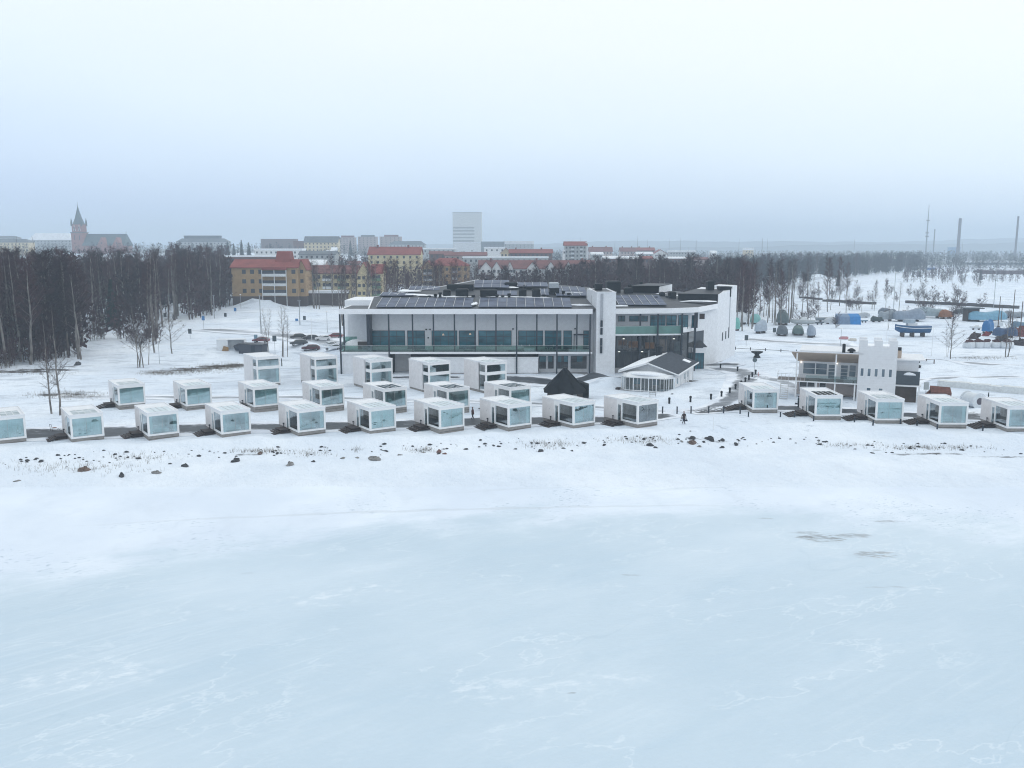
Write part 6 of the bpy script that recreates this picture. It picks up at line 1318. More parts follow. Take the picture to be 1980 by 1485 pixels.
for (lab, p0, p1, pe, pr, Y, wm_, rm_, kd, fl, co_, kw) in (
    ('cream apartment block with grey roof on the hill', 588, 653, 468, 457.5, 760., cream, grroof, 'gable', 4, 9, {}),
    ('pinkish flat block with dark roof box, left of the three on the hill', 656, 686, 459.5, 459, 1000., pinkp, pinkp, 'flat', 5, 5, {'box': (.1, .9, 455.5, dredroof)}), ('pinkish flat block with dark roof box, middle of the three on the hill', 692, 728, 458, 457.5, 1010., pinkp, pinkp, 'flat', 5, 5, {'box': (.15, .85, 454.5, grroof)}), ('pinkish flat block with red roof box, right of the three on the hill', 734, 775, 458, 457.5, 1020., pinkp, pinkp, 'flat', 5, 5, {'box': (.2, .85, 454, dredroof)}),
    ('low pale school building right of the pinkish blocks', 752, 822, 473, 466, 900., grp, grroof, 'hip', 2, 10, {}), ('brown brick block on the hill above the ochre block', 505, 572, 471, 462, 1000., brk, brk, 'flat', 4, 9, {}), ('dark brown brick block beside the cream apartment block', 568, 590, 475, 466, 800., brk, brk, 'flat', 3, 3, {}),
    ('white low building with wide windows below the brown brick block', 492, 584, 484, 480.5, 640., whp, snroof, 'flat', 2, 10, {}), ('grey palace like block with dark stepped roof', 340, 440, 468, 461, 880., grp, grroof, 'hip', 3, 14, {}), ('cream school block at the left edge of the photo', -30, 55, 469, 462, 800., cream, grroof, 'hip', 3, 12, {}), ('pale grey block with roof machines left of the church', 56, 138, 464, 451, 900., grp, snroof, 'hip', 3, 12, {}), ('grey domed building behind the cream school block', -20, 32, 460, 456, 1000., grp, grroof, 'hip', 1, 5, {}),
    ('low dark commercial roof behind the ochre block', 435, 540, 497, 494, 470., brk, snroof, 'flat', 2, 10, {}), ('pale low house behind the red roofed gable', 578, 648, 492, 486, 560., grp, grroof, 'gable', 2, 7, {}), ('snow roofed house right of the ochre block', 590, 626, 512, 503, 430., pinkp, snroof, 'gable', 2, 4, {}),
    ('grey apartment block with red roof and white balconies in the middle distance', 1092, 1134, 474.5, 467.5, 640., grp, redroof, 'gable', 4, 6, {'balc': [(.30, .42, whb), (.70, .82, whb)]}), ('pale stair tower at the left of the grey red roofed block', 1089.5, 1093, 484, 483, 636., whp, snroof, 'flat', 1, 1, {}), ('white stair tower at the right of the grey red roofed block', 1133, 1137, 469, 468, 642., whp, snroof, 'flat', 1, 1, {}),
    ('long red roofed house left of the grey apartment block', 985, 1068, 489, 482.5, 600., brk, redroof, 'gable', 2, 10, {'chims': 2}), ('house with red gable left of the long red roofed house', 968, 988, 489, 480, 615., cream, redroof, 'cross', 2, 3, {}), ('low dull red roof over grey wall behind the hipped roof', 860, 940, 494, 488, 560., pinkp, dredroof, 'gable', 1, 8, {}), ('red roofed low house above the yellow hipped roof', 830, 872, 491, 486.5, 580., brk, dredroof, 'gable', 1, 4, {}),
    ('long flat snow roofed hall behind the house row', 895, 1060, 499, 496, 540., grp, snroof, 'flat', 1, 16, {}), ('flat grey hall with snow edge in the middle town', 800, 880, 482, 479.5, 700., grp, snroof, 'flat', 1, 9, {}), ('white flat hall right of the tower block base', 936, 976, 480, 477.5, 680., whp, snroof, 'flat', 1, 4, {}), ('dark flat block right of the tower block', 930, 975, 471, 467, 1100., grroof, grroof, 'flat', 2, 6, {}), ('pale block with roof masts right of the tower block', 974, 1032, 472, 466, 1120., grp, snroof, 'flat', 2, 8, {}),
    ('dull red row of roofs right of the grey apartment block', 1140, 1184, 486, 478, 760., pinkp, dredroof, 'gable', 2, 7, {'chims': 2}), ('reddish house with two chimneys in the far town', 1200, 1230, 486, 479, 780., pinkp, dredroof, 'gable', 2, 5, {'chims': 2}), ('bright red roofed long house in the far town', 1232, 1266, 484, 479, 800., brk, redroof, 'gable', 2, 6, {'chims': 2}), ('small red gabled house with white front in the far town', 1264, 1290, 491, 483, 720., whp, redroof, 'cross', 2, 3, {}), ('snow roofed shed before the dull red row of roofs', 1144, 1166, 492, 488, 660., grp, snroof, 'gable', 1, 3, {}), ('snowy flat roof before the bright red long house', 1232, 1262, 491, 487.5, 690., grp, snroof, 'gable', 1, 4, {}), ('blue grey flat office block in the far town', 1295, 1345, 487, 484, 780., grp, snroof, 'flat', 2, 9, {}), ('low snow roofed terrace at the wood top, left', 1168, 1200, 500, 495.5, 540., brk, snroof, 'gable', 1, 4, {}), ('low snow roofed terrace at the wood top, middle', 1203, 1236, 500.5, 496, 540., brk, snroof, 'gable', 1, 4, {}), ('low red roofed terrace at the wood top, right', 1240, 1262, 500, 496, 545., brk, redroof, 'gable', 1, 3, {}), ('low snow roofed terrace right of the red terrace', 1294, 1325, 500, 497, 560., brk, snroof, 'gable', 1, 4, {}), ('reddish low house near the wood top', 1330, 1370, 502, 498, 560., pinkp, dredroof, 'gable', 1, 4, {}), ('pale cube house above the spruce wood', 1441, 1457, 484, 479, 900., cream, snroof, 'flat', 2, 3, {}), ('small white house on the far wooded slope', 1376, 1386, 489, 485, 800., whp, snroof, 'gable', 1, 2, {})):
    block('town_building', lab, p0, p1, pe, pr, Y, wm_, rm_, kd, fl, co_, **kw)
for k in range(30):     # small houses between the trees
    Yk = rng.uniform(540, 860); pk = rng.uniform(610, 1400); xk = (pk - 990) / 1700 * Yk; zk = h1(xk, Yk) + rng.uniform(7.5, 11.5); pe_ = HY + (CZ - zk) / Yk * 1700
    wk = rng.uniform(11, 22) * 1700 / Yk / 2; red = k % 2
    Yf = Yk if Yk <= 600 else 600 + (Yk - 600) / 1.5
    block('small_house', ('small house with dull red roof among the bare trees of the far town' if red else 'small house with snowy roof among the bare trees of the far town'), pk - wk / 3, pk + wk / 3, pe_, pe_ - 4.5, Yf, (whp, cream, brk, pinkp)[k % 4], (snroof, dredroof)[red], 'gable', 1, 3, 9., cat='house', group=('small red roofed houses in the far town' if red else 'small snowy roofed houses in the far town'))
# roof machines of the grey palace like block
r = block('penthouse', 'dark set back roof storey with ventilation boxes on the grey palace like block', 356, 424, 459, 455.5, 884., grroof, grroof, 'flat', 0, 1, 8.)
block('carport', 'long dark open carport with snow roof behind the bare birches', 588, 668, 567, 562, 352., dkb, snroof, 'flat', 0, 1, 6.)
for k, (px, py, wd_, lab) in enumerate(((235, 545, 30, 'small snow roofed house hidden in the wood, left'), (283, 546, 26, 'small snow roofed house hidden in the wood, middle'), (325, 548, 26, 'red cottage with snow roof hidden in the wood, right'), (200, 508, 18, 'snow roofed cottage below the church'))):
    block('cottage', lab, px - wd_ / 2, px + wd_ / 2, py, py - 9, 440. if py > 520 else 560., whp if k != 2 else brk, snroof, 'gable', 1, 3, 7., cat='house')
# tower block, its top lost in the fog
r = block('tower_block', 'tall pale office tower fading upwards into the fog', 875, 931, 411.5, 410, 1467., mat('tower_pale_panel', (.56, .58, .58), .7, var=.03), grp, 'flat', 0, 1, 40.)
a = (aty(931, 440, 1900)[0] - aty(875, 440, 1900)[0]) / 2; gz = r.location.z
for k, py in enumerate((440, 446, 452.5, 459, 465.5)):
    MB().box(-a + .7, a * .50, -.35, .0, zy(py + 1.7, 1900) - gz, zy(py - 1.1, 1900) - gz).build('window_band', mat('tower_window_band', (.16, .18, .19), .4), r)
block('annex', 'low pale annex at the foot of the office tower', 878, 930, 469.5, 468, 1453., whp, snroof, 'flat', 0, 1, 14.)
# church
cx0, cx1 = aty(138.5, 470, 1000)[0], aty(161, 470, 1000)[0]; cg = h1(cx0, 1000) - 2; cb = mat('pink_red_brick', (.24, .115, .108), .85, var=.12, scale=.4); cs = mat('blue_slate_roof', (.055, .085, .10), .6, var=.15, scale=.2); cwt = mat('church_white_trim', (.60, .55, .54), .8)
ch = thing('church', 'red brick church with tall dark pointed spire above the wood', 'church', ((cx0 + cx1) / 2, 1000, cg)); w2 = (cx1 - cx0) / 2; Zc = lambda p: zy(p, 1000) - cg
MB().box(-w2, w2, 0, 2 * w2, 0, Zc(449.5)).build('tower', cb, ch)
MB().box(-w2 - .5, w2 + .5, -.5, 2 * w2 + .5, Zc(450.5), Zc(449)).build('cornice', cs, ch)
MB().box(-w2 * .86, w2 * .86, w2 * .14, w2 * 1.86, Zc(449), Zc(433)).build('belfry', cb, ch)
q = MB(); q.lathe([(w2 * 1.0, Zc(434)), (w2 * .55, Zc(421)), (w2 * .2, Zc(406)), (.12, Zc(396))], (0, w2, 0), 8, R(22.5)); q.build('spire', cs, ch)
MB().lathe([(.16, Zc(398)), (.1, Zc(390))], (0, w2, 0), 5).build('finial', cs, ch)
for sx in (-1, 1):
    for sy in (.14, 1.86): q = MB(); q.lathe([(1.1, Zc(437)), (1.1, Zc(430)), (.1, Zc(421))], (sx * w2 * .86, w2 * sy, 0), 6); q.build('corner_turret', cs, ch)
    MB().hexa([(sx * w2 * .42 - 1.5, w2 * .1, Zc(446)), (sx * w2 * .42 + 1.5, w2 * .1, Zc(446)), (sx * w2 * .42, w2 * .1, Zc(434))], [(sx * w2 * .42 - 1.5, w2 * .15, Zc(446)), (sx * w2 * .42 + 1.5, w2 * .15, Zc(446)), (sx * w2 * .42, w2 * .15, Zc(434))]).build('belfry_gable', cwt, ch)
    MB().box(sx * w2 * .42 - .6, sx * w2 * .42 + .6, w2 * .06, w2 * .1, Zc(447), Zc(438)).build('belfry_window', twin, ch)
    MB().box(sx * w2 * .42 - .5, sx * w2 * .42 + .5, -.12, 0, Zc(464), Zc(455)).build('tower_window', twin, ch)
nx0, nx1 = w2, aty(243, 470, 1000)[0] - (cx0 + cx1) / 2; dn = 22.
MB().box(nx0, nx1 - 2, -2, dn, 0, Zc(474)).build('nave', cb, ch)
MB().hexa([(nx0 - .5, -3, Zc(475)), (nx1 - 1, -3, Zc(475)), (nx1 - 1, dn + 1, Zc(475)), (nx0 - .5, dn + 1, Zc(475))], [(nx0 - .5, dn / 2 - .6, Zc(452)), (nx1 - 3, dn / 2 - .6, Zc(452)), (nx1 - 3, dn / 2 + .6, Zc(452)), (nx0 - .5, dn / 2 + .6, Zc(452))]).build('nave_roof', cs, ch)
for pc_ in (201, 230):
    xx = aty(pc_, 470, 1000)[0] - (cx0 + cx1) / 2; gw = 6.0
    MB().hexa([(xx - gw, -6, 0), (xx + gw, -6, 0), (xx + gw, 2, 0), (xx - gw, 2, 0)], [(xx - gw, -6, Zc(477)), (xx + gw, -6, Zc(477)), (xx + gw, 2, Zc(477)), (xx - gw, 2, Zc(477))]).hexa([(xx - gw, -6, Zc(477)), (xx + gw, -6, Zc(477)), (xx, -6, Zc(459))], [(xx - gw, 5, Zc(477)), (xx + gw, 5, Zc(477)), (xx, 5, Zc(459))]).build('transept', cb, ch)
    MB().lathe([(.9, -.1), (.9, .1)], (0, 0, 0), 10).xf(Matrix.Translation((xx, -6.05, Zc(470))) @ Matrix.Rotation(math.pi / 2, 4, 'X')).build('rose_window', twin, ch)
q = MB(); q.lathe([(.3, Zc(453)), (.08, Zc(446))], (nx1 - 3.5, dn / 2, 0), 5); q.build('ridge_finial', cs, ch)
# industry on the right
ind = mat('blue_steel_plant', (.055, .19, .36), .6, var=.1, scale=.1); stack = mat('dark_stack', (.10, .08, .10), .8, var=.1); pstack = mat('grey_stack', (.22, .25, .29), .7)
def chimney(label, px, pt, pb, wpx, Y, m):
    x = aty(px, (pt + pb) / 2, Y)[0]; z = h1(x, Y) - 2; r_ = wpx / (1700. / Y) / 2; r = thing('factory_chimney', label, 'chimney', (x, Y, z)); zt_ = zy(pt, Y) - z
    MB().lathe([(r_ * 1.15, 0), (r_, zt_ * .5), (r_ * .95, zt_)], (0, 0, 0), 12).build('shaft', m, r)
    MB().lathe([(r_ * 1.02, zt_ * .78), (r_ * 1.12, zt_ * .785), (r_ * 1.02, zt_ * .79)], (0, 0, 0), 12).build('ring', grroof, r); return r
c1 = chimney('thick dark factory chimney rising from the blue plant', 1854, 422, 500, 5.5, 1500., stack)
chimney('tall dark chimney at the right edge of the photo', 1965, 418, 516, 3.6, 1300., stack); chimney('thin pale chimney left of the blue plant', 1805, 443, 520, 2.2, 1300., pstack)
block('factory', 'bright blue tall plant building at the foot of the thick chimney', 1841, 1857, 480, 478, 1480., ind, ind, 'flat', 0, 1, 20., cat='factory'); block('factory', 'long blue hall with pale roof left of the mast', 1728, 1775, 501, 496.5, 900., mat('dull_blue_hall', (.07, .15, .22), .7), snroof, 'gable', 0, 1, 30., cat='factory')
block('factory', 'long flat hall with snow edge right of the blue plant', 1882, 2000, 508, 505, 950., grroof, snroof, 'flat', 1, 14, 30., cat='factory'); block('factory', 'brown hall with snow roof behind the harbour at the right', 1915, 2020, 523, 519, 720., brk, snroof, 'flat', 0, 1, 20., cat='hall'); block('container_stack', 'small bright blue containers before the factory', 1794, 1808, 519.5, 517.5, 800., mat('container_blue', (.02, .12, .36), .6), mat('container_blue', (.02, .12, .36), .6), 'flat', 0, 1, 4., cat='container')
x = aty(1841, 480, 1475)[0]; MB_ = MB(); MB_.tube([(x, 1475, zy(484, 1475)), (aty(1822, 494, 1475)[0], 1475, zy(495, 1475))], 1.2, 5); tag(MB_.build('conveyor', grroof, None), 'sloping conveyor running down from the blue plant', 'conveyor')
def mast(label, px, pt, pb, Y, wpx, name='radio_mast'):
    x = aty(px, (pt + pb) / 2, Y)[0]; z = h1(x, Y) - 1; zt_ = zy(pt, Y) - z; w_ = wpx / (1700. / Y) / 2; r = thing(name, label, 'mast', (x, Y, z))
    MB().lathe([(w_, 0), (w_ * .6, zt_ * .75), (w_ * .3, zt_)], (0, 0, 0), 5).build('pole', pstack, r); return r, zt_, w_
r, zt_, w_ = mast('tall lattice radio mast left of the thin pale chimney', 1793, 396, 500, 1400., 3.2)
for f in (.72, .50, .44): MB().box(-w_ * 1.6, w_ * 1.6, -w_, w_, zt_ * f, zt_ * f + 1.4).build('antenna', grroof, r)
for k, (px, pt, Y) in enumerate(((1233, 457, 1400), (1294, 461, 1400), (1316, 459, 1400), (1252, 463, 1500), (1346, 464, 1400), (1189, 462, 1300), (1123, 459, 1200), (1429, 461, 1300), (1474, 460, 1300), (1484, 462, 1400), (1652, 462, 1200), (1861, 467, 1300))):
    mast('thin lamp mast on the far skyline, one of a scattered line', px, pt, 482, Y, 1.0 if k % 4 else 1.6)[0]['group'] = 'thin masts on the far skyline'
# ------------------------------------------------------------------ trees
twigm = mat('bare_twigs', (.038, .023, .028), .95, spec=.03, var=.35, scale=.6); twigr = mat('reddish_twigs', (.062, .030, .034), .95, spec=.03, var=.35, scale=.6)
bark = mat('birch_bark', (.07, .06, .058), .9, scale=1.2, col2=(.27, .255, .24), stretch=(2, 2, .6)); barkd = mat('dark_bark', (.05, .042, .04), .95, spec=.03, var=.4, scale=1.5, col2=(.15, .13, .12), stretch=(2, 2, .6)); needle = mat('spruce_needles', (.014, .028, .022), .95, spec=.03, var=.5, scale=.8)
def ribbon(V, Q, p, q_, w0, w1, rg):
    d = q_ - p; l = np.linalg.norm(d) + 1e-9; s = np.cross(d / l, rg.normal(size=3)); s /= np.linalg.norm(s) + 1e-9
    k = len(V); V += [p - s * w0, p + s * w0, q_ + s * w1, q_ - s * w1]; Q.append((k, k + 1, k + 2, k + 3))
def bare_tree(seed, h=18., spread=.17, start=.30, limbs=26, twigs=30, lean=.03, stems=1, tw=.018, droop=.25):
    rg = np.random.default_rng(seed); tb = MB(); V, Q = [], []
    for st in range(stems):
        off = rg.normal(size=2) * (.35 if stems > 1 else 0); ln = rg.normal(size=2) * (lean + (.10 if stems > 1 else 0)); hs = h * rg.uniform(.75, 1) if st else h
        zs = np.linspace(0, 1, 8); wig = np.cumsum(rg.normal(size=(8, 2)) * .012 * h, 0) * .5; wig[0] = 0
        pts = np.stack([off[0] + ln[0] * hs * zs + wig[:, 0], off[1] + ln[1] * hs * zs + wig[:, 1], zs * hs], 1); rad = (.012 * h * (1 - zs) ** .8 + .012) * (1 if stems == 1 else .7)
        pts[0, 2] = -.4; tb.tube([tuple(p) for p in pts], list(rad), 6)
        for i in range(limbs if st == 0 or stems < 3 else limbs // 2):
            f = start + (1 - start) * ((i + rg.uniform(0, 1)) / limbs) * .97; base = np.array([np.interp(f, zs, pts[:, k]) for k in range(3)])
            an = i * 2.4 + rg.uniform(-.5, .5); reach = h * spread * (1.15 - .85 * max(0, f - start) / (1 - start)) * rg.uniform(.6, 1.2); up = rg.uniform(.45, 1.0) + .35 * f
            n = 4; P_ = [base]; d = np.array([math.cos(an), math.sin(an), up]); d /= np.linalg.norm(d); step = reach / n * 1.25
            for k in range(n): d = d + np.array([*rg.normal(size=2) * .16, .05 - droop * .25 * (k > 1)]); d /= np.linalg.norm(d); P_.append(P_[-1] + d * step)
            r0 = max(.014, .30 * np.interp(f, zs, rad)); tb.tube([tuple(p) for p in P_], list(np.linspace(r0, .008, n + 1)), 3, False)
            P_ = np.array(P_)
            for k in range(twigs):
                g = rg.uniform(.12, 1) * n; j = min(int(g), n - 1); p = P_[j] + (P_[j + 1] - P_[j]) * (g - j); dd = (P_[j + 1] - P_[j]) / step + rg.normal(size=3) * .75; dd[2] += .1; dd /= np.linalg.norm(dd)
                l = rg.uniform(.35, 1.0) * h * .062; m_ = p + dd * l; e = m_ + (dd * .6 + np.array([*rg.normal(size=2) * .3, -droop])) * l * .8
                ribbon(V, Q, p, m_, tw * rg.uniform(.7, 1.3), tw * .8, rg); ribbon(V, Q, m_, e, tw * .8, tw * .35, rg)
                if k % 2 == 0: ribbon(V, Q, m_, m_ + (dd + rg.normal(size=3) * .7) * l * .6, tw * .7, tw * .3, rg)
    return tb, np.array(V), np.array(Q)
def tree_proto(name, bk, tw_, **kw):
    tb, V, Q = bare_tree(**kw); me = bpy.data.meshes.new('trunk'); me.from_pydata(tb.v, [], tb.f); me.materials.append(bk); me.update()
    return (name, me, fast_mesh('crown', V, Q, tw_))
def spruce_proto(seed, h=14., w=.17, dens=1.):
    rg = np.random.default_rng(seed); tb = MB(); tb.tube([(0, 0, -.4), (0, 0, h * .5), (0, 0, h)], [.013 * h, .008 * h, .01], 6); V, Q = [], []
    for i in range(int(34 * dens)):
        f = .10 + .89 * i / (34 * dens); rch = h * w * (1 - f) ** .8 + .2
        for k in range(20):
            an = rg.uniform(0, 6.28); r_ = rch * rg.uniform(.6, 1.1); p = np.array([0, 0, f * h + rg.uniform(-.2, .2)]); e = p + np.array([math.cos(an) * r_, math.sin(an) * r_, -r_ * rg.uniform(.15, .5)])
            m_ = p + (e - p) * .55; ribbon(V, Q, p, m_, .05, .13 * (r_ * .4 + .5), rg); ribbon(V, Q, m_, e, .12 * (r_ * .4 + .5), .02, rg)
            for _ in range(3): q_ = p + (e - p) * rg.uniform(.3, .95); ribbon(V, Q, q_, q_ + np.array([*rg.normal(size=2) * .35, -rg.uniform(.1, .5)]) * (.4 + r_ * .4), .06, .02, rg)
    me = bpy.data.meshes.new('trunk'); me.from_pydata(tb.v, [], tb.f); me.materials.append(barkd); me.update()
    return ('spruce_tree', me, fast_mesh('crown', np.array(V), np.array(Q), needle))
BIR = [tree_proto('birch_tree', bark, twigr if s % 2 else twigm, seed=100 + s, h=18., spread=(.15, .19, .13, .17, .21, .15)[s], start=(.30, .25, .38, .3, .22, .42)[s], limbs=26, twigs=32, tw=.030) for s in range(6)]
BIRF = [tree_proto('birch_tree', bark, twigr if s % 2 else twigm, seed=200 + s, h=18., spread=(.12, .10, .14, .11)[s], start=(.35, .45, .30, .4)[s], limbs=26, twigs=18, tw=.017, droop=.35) for s in range(4)]
BIRT = [tree_proto('birch_tree', bark, twigm, seed=140 + s, h=16., spread=.10, start=.45, limbs=20, twigs=14, tw=.013) for s in range(3)]
DRK = [tree_proto('bare_tree', barkd, twigm, seed=120 + s, h=17., spread=.2, start=.22, limbs=32, twigs=36, tw=.034) for s in range(4)]
BSH = [tree_proto('bare_shrub', barkd, twigr, seed=160 + s, h=5., spread=.30, start=.08, limbs=14, twigs=26, stems=4, tw=.018) for s in range(3)]
SPR = [spruce_proto(180 + s, 14., (.17, .14, .2)[s]) for s in range(3)]
def plant(pr, x, y, hgt, label, group=None, h0=None, rz=None, wide=1., dz=0.):
    n, tm, cm_ = pr; h0 = h0 or max(v.co.z for v in tm.vertices); s = hgt / h0
    r = thing(n, label, 'shrub' if 'shrub' in n else 'tree', (x, y, h1(x, y) + dz), rng.uniform(0, 6.28) if rz is None else rz, group); r.scale = (s * wide, s * wide, s)
    for nm, me in (('trunk', tm), ('crown', cm_)): o = bpy.data.objects.new(nm, me); COL.objects.link(o); o.parent = r
    return r
def top_h(px, pyt, x, y): return zy(pyt, y) - h1(x, y)
# ---- single trees one can tell apart: (proto, px, base py, top py, label, wide)
def single(pr, px, pyb, pyt, label, wide=1., rz=None, group=None):
    x, y, z = gp(px, pyb); return plant(pr, x, y, top_h(px, pyt, x, y), label, group, rz=rz, wide=wide)
CLUMP = tree_proto('birch_clump', bark, twigm, seed=301, h=10., spread=.20, start=.28, limbs=20, twigs=22, stems=4, tw=.014)
PAIR = tree_proto('birch_tree', bark, twigm, seed=305, h=10., spread=.22, start=.30, limbs=22, twigs=16, stems=2, tw=.011)
THIN = tree_proto('birch_tree', bark, twigm, seed=317, h=12., spread=.13, start=.35, limbs=20, twigs=9, stems=2, tw=.009)
WIDE = tree_proto('bare_tree', bark, twigm, seed=309, h=10., spread=.33, start=.20, limbs=24, twigs=26, stems=1, tw=.014)
SP_ = tree_proto('birch_tree', bark, twigm, seed=313, h=16., spread=.15, start=.22, limbs=26, twigs=20, tw=.014)
single(CLUMP, 272, 710, 585, 'multi stemmed birch clump standing alone on the snow slope'); single(PAIR, 282, 706, 600, 'slim twin birch right behind the birch clump', .8); single(WIDE, 333, 684, 590, 'low spreading bare birch alone at the wood edge'); single(SP_, 299, 682, 540, 'tall bare birch behind the birch clump')
single(SP_, 100, 800, 620, 'thin birch with drooping branches left of the second lakefront cabin', .8, .4); single(SP_, 116, 803, 590, 'birch with pale spotted trunk just behind the second lakefront cabin', .8, 2.2)
single(BIR[0], 152, 694, 520, 'birch with forked pale trunk at the wood edge above the boulder', 1.0); single(BIRT[0], 157, 695, 530, 'slim birch stem beside the forked birch at the wood edge')
single(THIN, 547, 690, 592, 'thin double birch right of the dark shed', 1.); single(THIN, 556, 690, 610, 'slimmest birch right of the thin double birch', .6, 1.); single(THIN, 519, 682, 598, 'frail sapling left of the thin double birch', .8, 2.); single(THIN, 513, 680, 612, 'frailest sapling beside the grey notice sign', .6, 3.)
single(WIDE, 1838, 694, 612, 'bare spreading tree with thick trunk at the end of the low fence'); single(PAIR, 1831, 690, 632, 'pale double birch beside the bare spreading tree', .6); single(SP_, 1944, 691, 600, 'tall bare tree before the white bulk bags', .9); single(THIN, 1949, 690, 612, 'second bare tree touching the tall one before the bulk bags', 1.3)
for k, (px, pb, pt, pr, lab, wd_) in enumerate(((1513, 606, 540, DRK[0], 'bare tree behind the tall dark covered boat', .9), (1606, 600, 556, WIDE, 'bare tree behind the low pale boat', .9), (1560, 604, 560, BIRT[0], 'slim bare tree left of the piers', 1.), (1690, 601, 543, BIR[1], 'bare tree between the two piers', .7), (1713, 601, 541, BIR[3], 'taller bare tree between the two piers', .7), (1738, 601, 545, BIRT[1], 'slim bare tree at the start of the right pier', 1.), (1769, 588, 540, CLUMP, 'dense bare clump before the right pier, left one', 1.2), (1786, 590, 545, CLUMP, 'dense bare clump before the right pier, right one', 1.1), (1809, 590, 552, BSH[0], 'bare shrub at the middle of the right pier', 1.1), (1830, 590, 562, BSH[1], 'low bare shrub right of the middle of the pier', 1.1), (1863, 590, 568, BSH[2], 'small round shrub on the right pier', 1.), (1582, 575, 545, BSH[0], 'bare shrub above the short pier end', 1.), (1638, 562, 530, BSH[1], 'bare shrub on the open snow mound', 1.), (1861, 552, 528, BSH[2], 'vase shaped shrub on the snow field, left of three', 1.), (1893, 554, 532, BSH[0], 'vase shaped shrub on the snow field, middle of three', 1.), (1823, 548, 520, BSH[1], 'bare shrub left of the vase shaped three', .9), (1620, 555, 522, SPR[0], 'lone dark spruce above the left pier', 1.), (1765, 536, 521, SPR[1], 'small conical spruce on the snow, left of the pair', 1.1), (1778, 536, 521, SPR[2], 'small conical spruce on the snow, right of the pair', 1.1), (1896, 536, 520, SPR[0], 'small spruce near the brown hall', 1.), (402, 500, 467, SPR[0], 'dark spruce before the grey palace like block', 1.), (430, 500, 470, SPR[1], 'dark spruce right of the grey palace like block, first of five', 1.), (441, 500, 466, SPR[2], 'dark spruce right of the grey palace like block, second of five', 1.), (453, 500, 470, SPR[0], 'dark spruce right of the grey palace like block, third of five', 1.), (468, 500, 463, SPR[1], 'dark spruce right of the grey palace like block, tallest of five', 1.1), (482, 500, 468, SPR[2], 'dark spruce right of the grey palace like block, last of five', 1.), (462, 586, 540, SPR[2], 'snowy spruce at the left end of the ochre block', 1.), (622, 500, 465, SPR[0], 'tall spruce before the cream apartment block', 1.), (678, 494, 464, SPR[1], 'tall lone spruce right of the cream apartment block', 1.2))):
    single(pr, px, pb, pt, lab, wd_)
# ---- woods: individuals with a shared description per wood
cnt = 0
def fr(px): return np.interp(px, [-80, 0, 60, 100, 150, 165, 300, 310, 380, 430, 446], [176, 178, 182, 188, 196, 222, 226, 262, 285, 320, 338])
done = 0
while done < 118:
    px = rng.uniform(-60, 440); Y0 = fr(px); y = Y0 + abs(rng.normal()) * 52 + rng.uniform(0, 8); x = (px - 990) / 1700 * y * 1.0
    if y > Y0 + 150: continue
    if 160 < px < 340 and y < Y0 + 45 and rng.random() < .35: continue
    tt = np.interp(px, [-60, 120, 200, 300, 440], [487, 490, 497, 488, 488]) + rng.normal() * 15 + (12 if y < Y0 + 12 else 0)
    pr = (BIR[rng.integers(6)], DRK[rng.integers(4)], BIRF[rng.integers(4)], BIRF[rng.integers(4)])[rng.integers(4)] if not (150 < px < 345 and y < Y0 + 60) else BIRF[rng.integers(4)]
    hgt = min(24, max(9, top_h(px, tt, x, y)))
    plant(pr, x, y, hgt, 'bare tree in the dark dense wood at the left of the photo', 'bare trees of the dense wood on the left'); done += 1
for k in range(26):
    px = rng.uniform(-40, 440); y = fr(px) + rng.uniform(30, 190); x = (px - 990) / 1700 * y
    plant(SPR[rng.integers(3)], x, y, rng.uniform(11, 17), 'dark spruce among the bare trees of the wood at the left', 'spruces in the dense wood on the left')
for k in range(34):
    px = rng.uniform(-40, 330); y = fr(px) + rng.uniform(-2, 30) * (1 if px < 160 else .8); x = (px - 990) / 1700 * y
    plant(BSH[rng.integers(3)], x, y, rng.uniform(3.5, 7), 'bare bush under the trees at the front of the left wood', 'bare bushes at the front of the left wood')
for k in range(72):
    px = rng.uniform(585, 930); y = rng.uniform(262, 372); x = (px - 990) / 1700 * y
    if px < 660: y = rng.uniform(330, 372); x = (px - 990) / 1700 * y
    pr = (BIRF + BIRT)[rng.integers(7)]; pt = rng.normal(507, 9)
    plant(pr, x, y, min(20, max(8, top_h(px, pt, x, y))), 'bare birch before the apartment blocks behind the hotel', 'bare birches before the apartment blocks')
for k in range(84):
    px = rng.uniform(925, 1430); y = rng.uniform(300, 420); x = (px - 990) / 1700 * y; pt = rng.normal(501, 5) if px > 1120 else rng.normal(523, 7)
    plant((BIR + DRK + BIRT)[rng.integers(13)], x, y, min(22, max(8, top_h(px, pt, x, y))), 'bare tree in the brown wood behind the right half of the hotel', 'bare trees of the brown wood behind the hotel')
for k in range(40):
    px = rng.uniform(1425, 1640) if k > 20 else rng.uniform(1425, 1540); y = rng.uniform(255, 345) if k < 26 else rng.uniform(330, 460); x = (px - 990) / 1700 * y; pt = rng.normal(510, 16)
    plant((BIRT + BIR)[rng.integers(7)], x, y, min(20, max(8, top_h(px, pt, x, y))), 'slim bare birch behind the covered boats right of the hotel', 'slim birches behind the covered boats', wide=.8)
for k in range(44):
    px = rng.uniform(1430, 1760); y = np.interp(px, [1380, 1430, 1600, 1760], [420, 480, 640, 850]) + abs(rng.normal()) * 60; x = (px - 990) / 1700 * y; pt = rng.normal(497, 6)
    plant((SPR + DRK + BIR)[rng.integers(9)], x, y, min(20, max(6, top_h(px, pt, x, y))), 'tree of the dark mixed wood at the far side of the snowy harbour', 'trees of the mixed wood beyond the harbour')
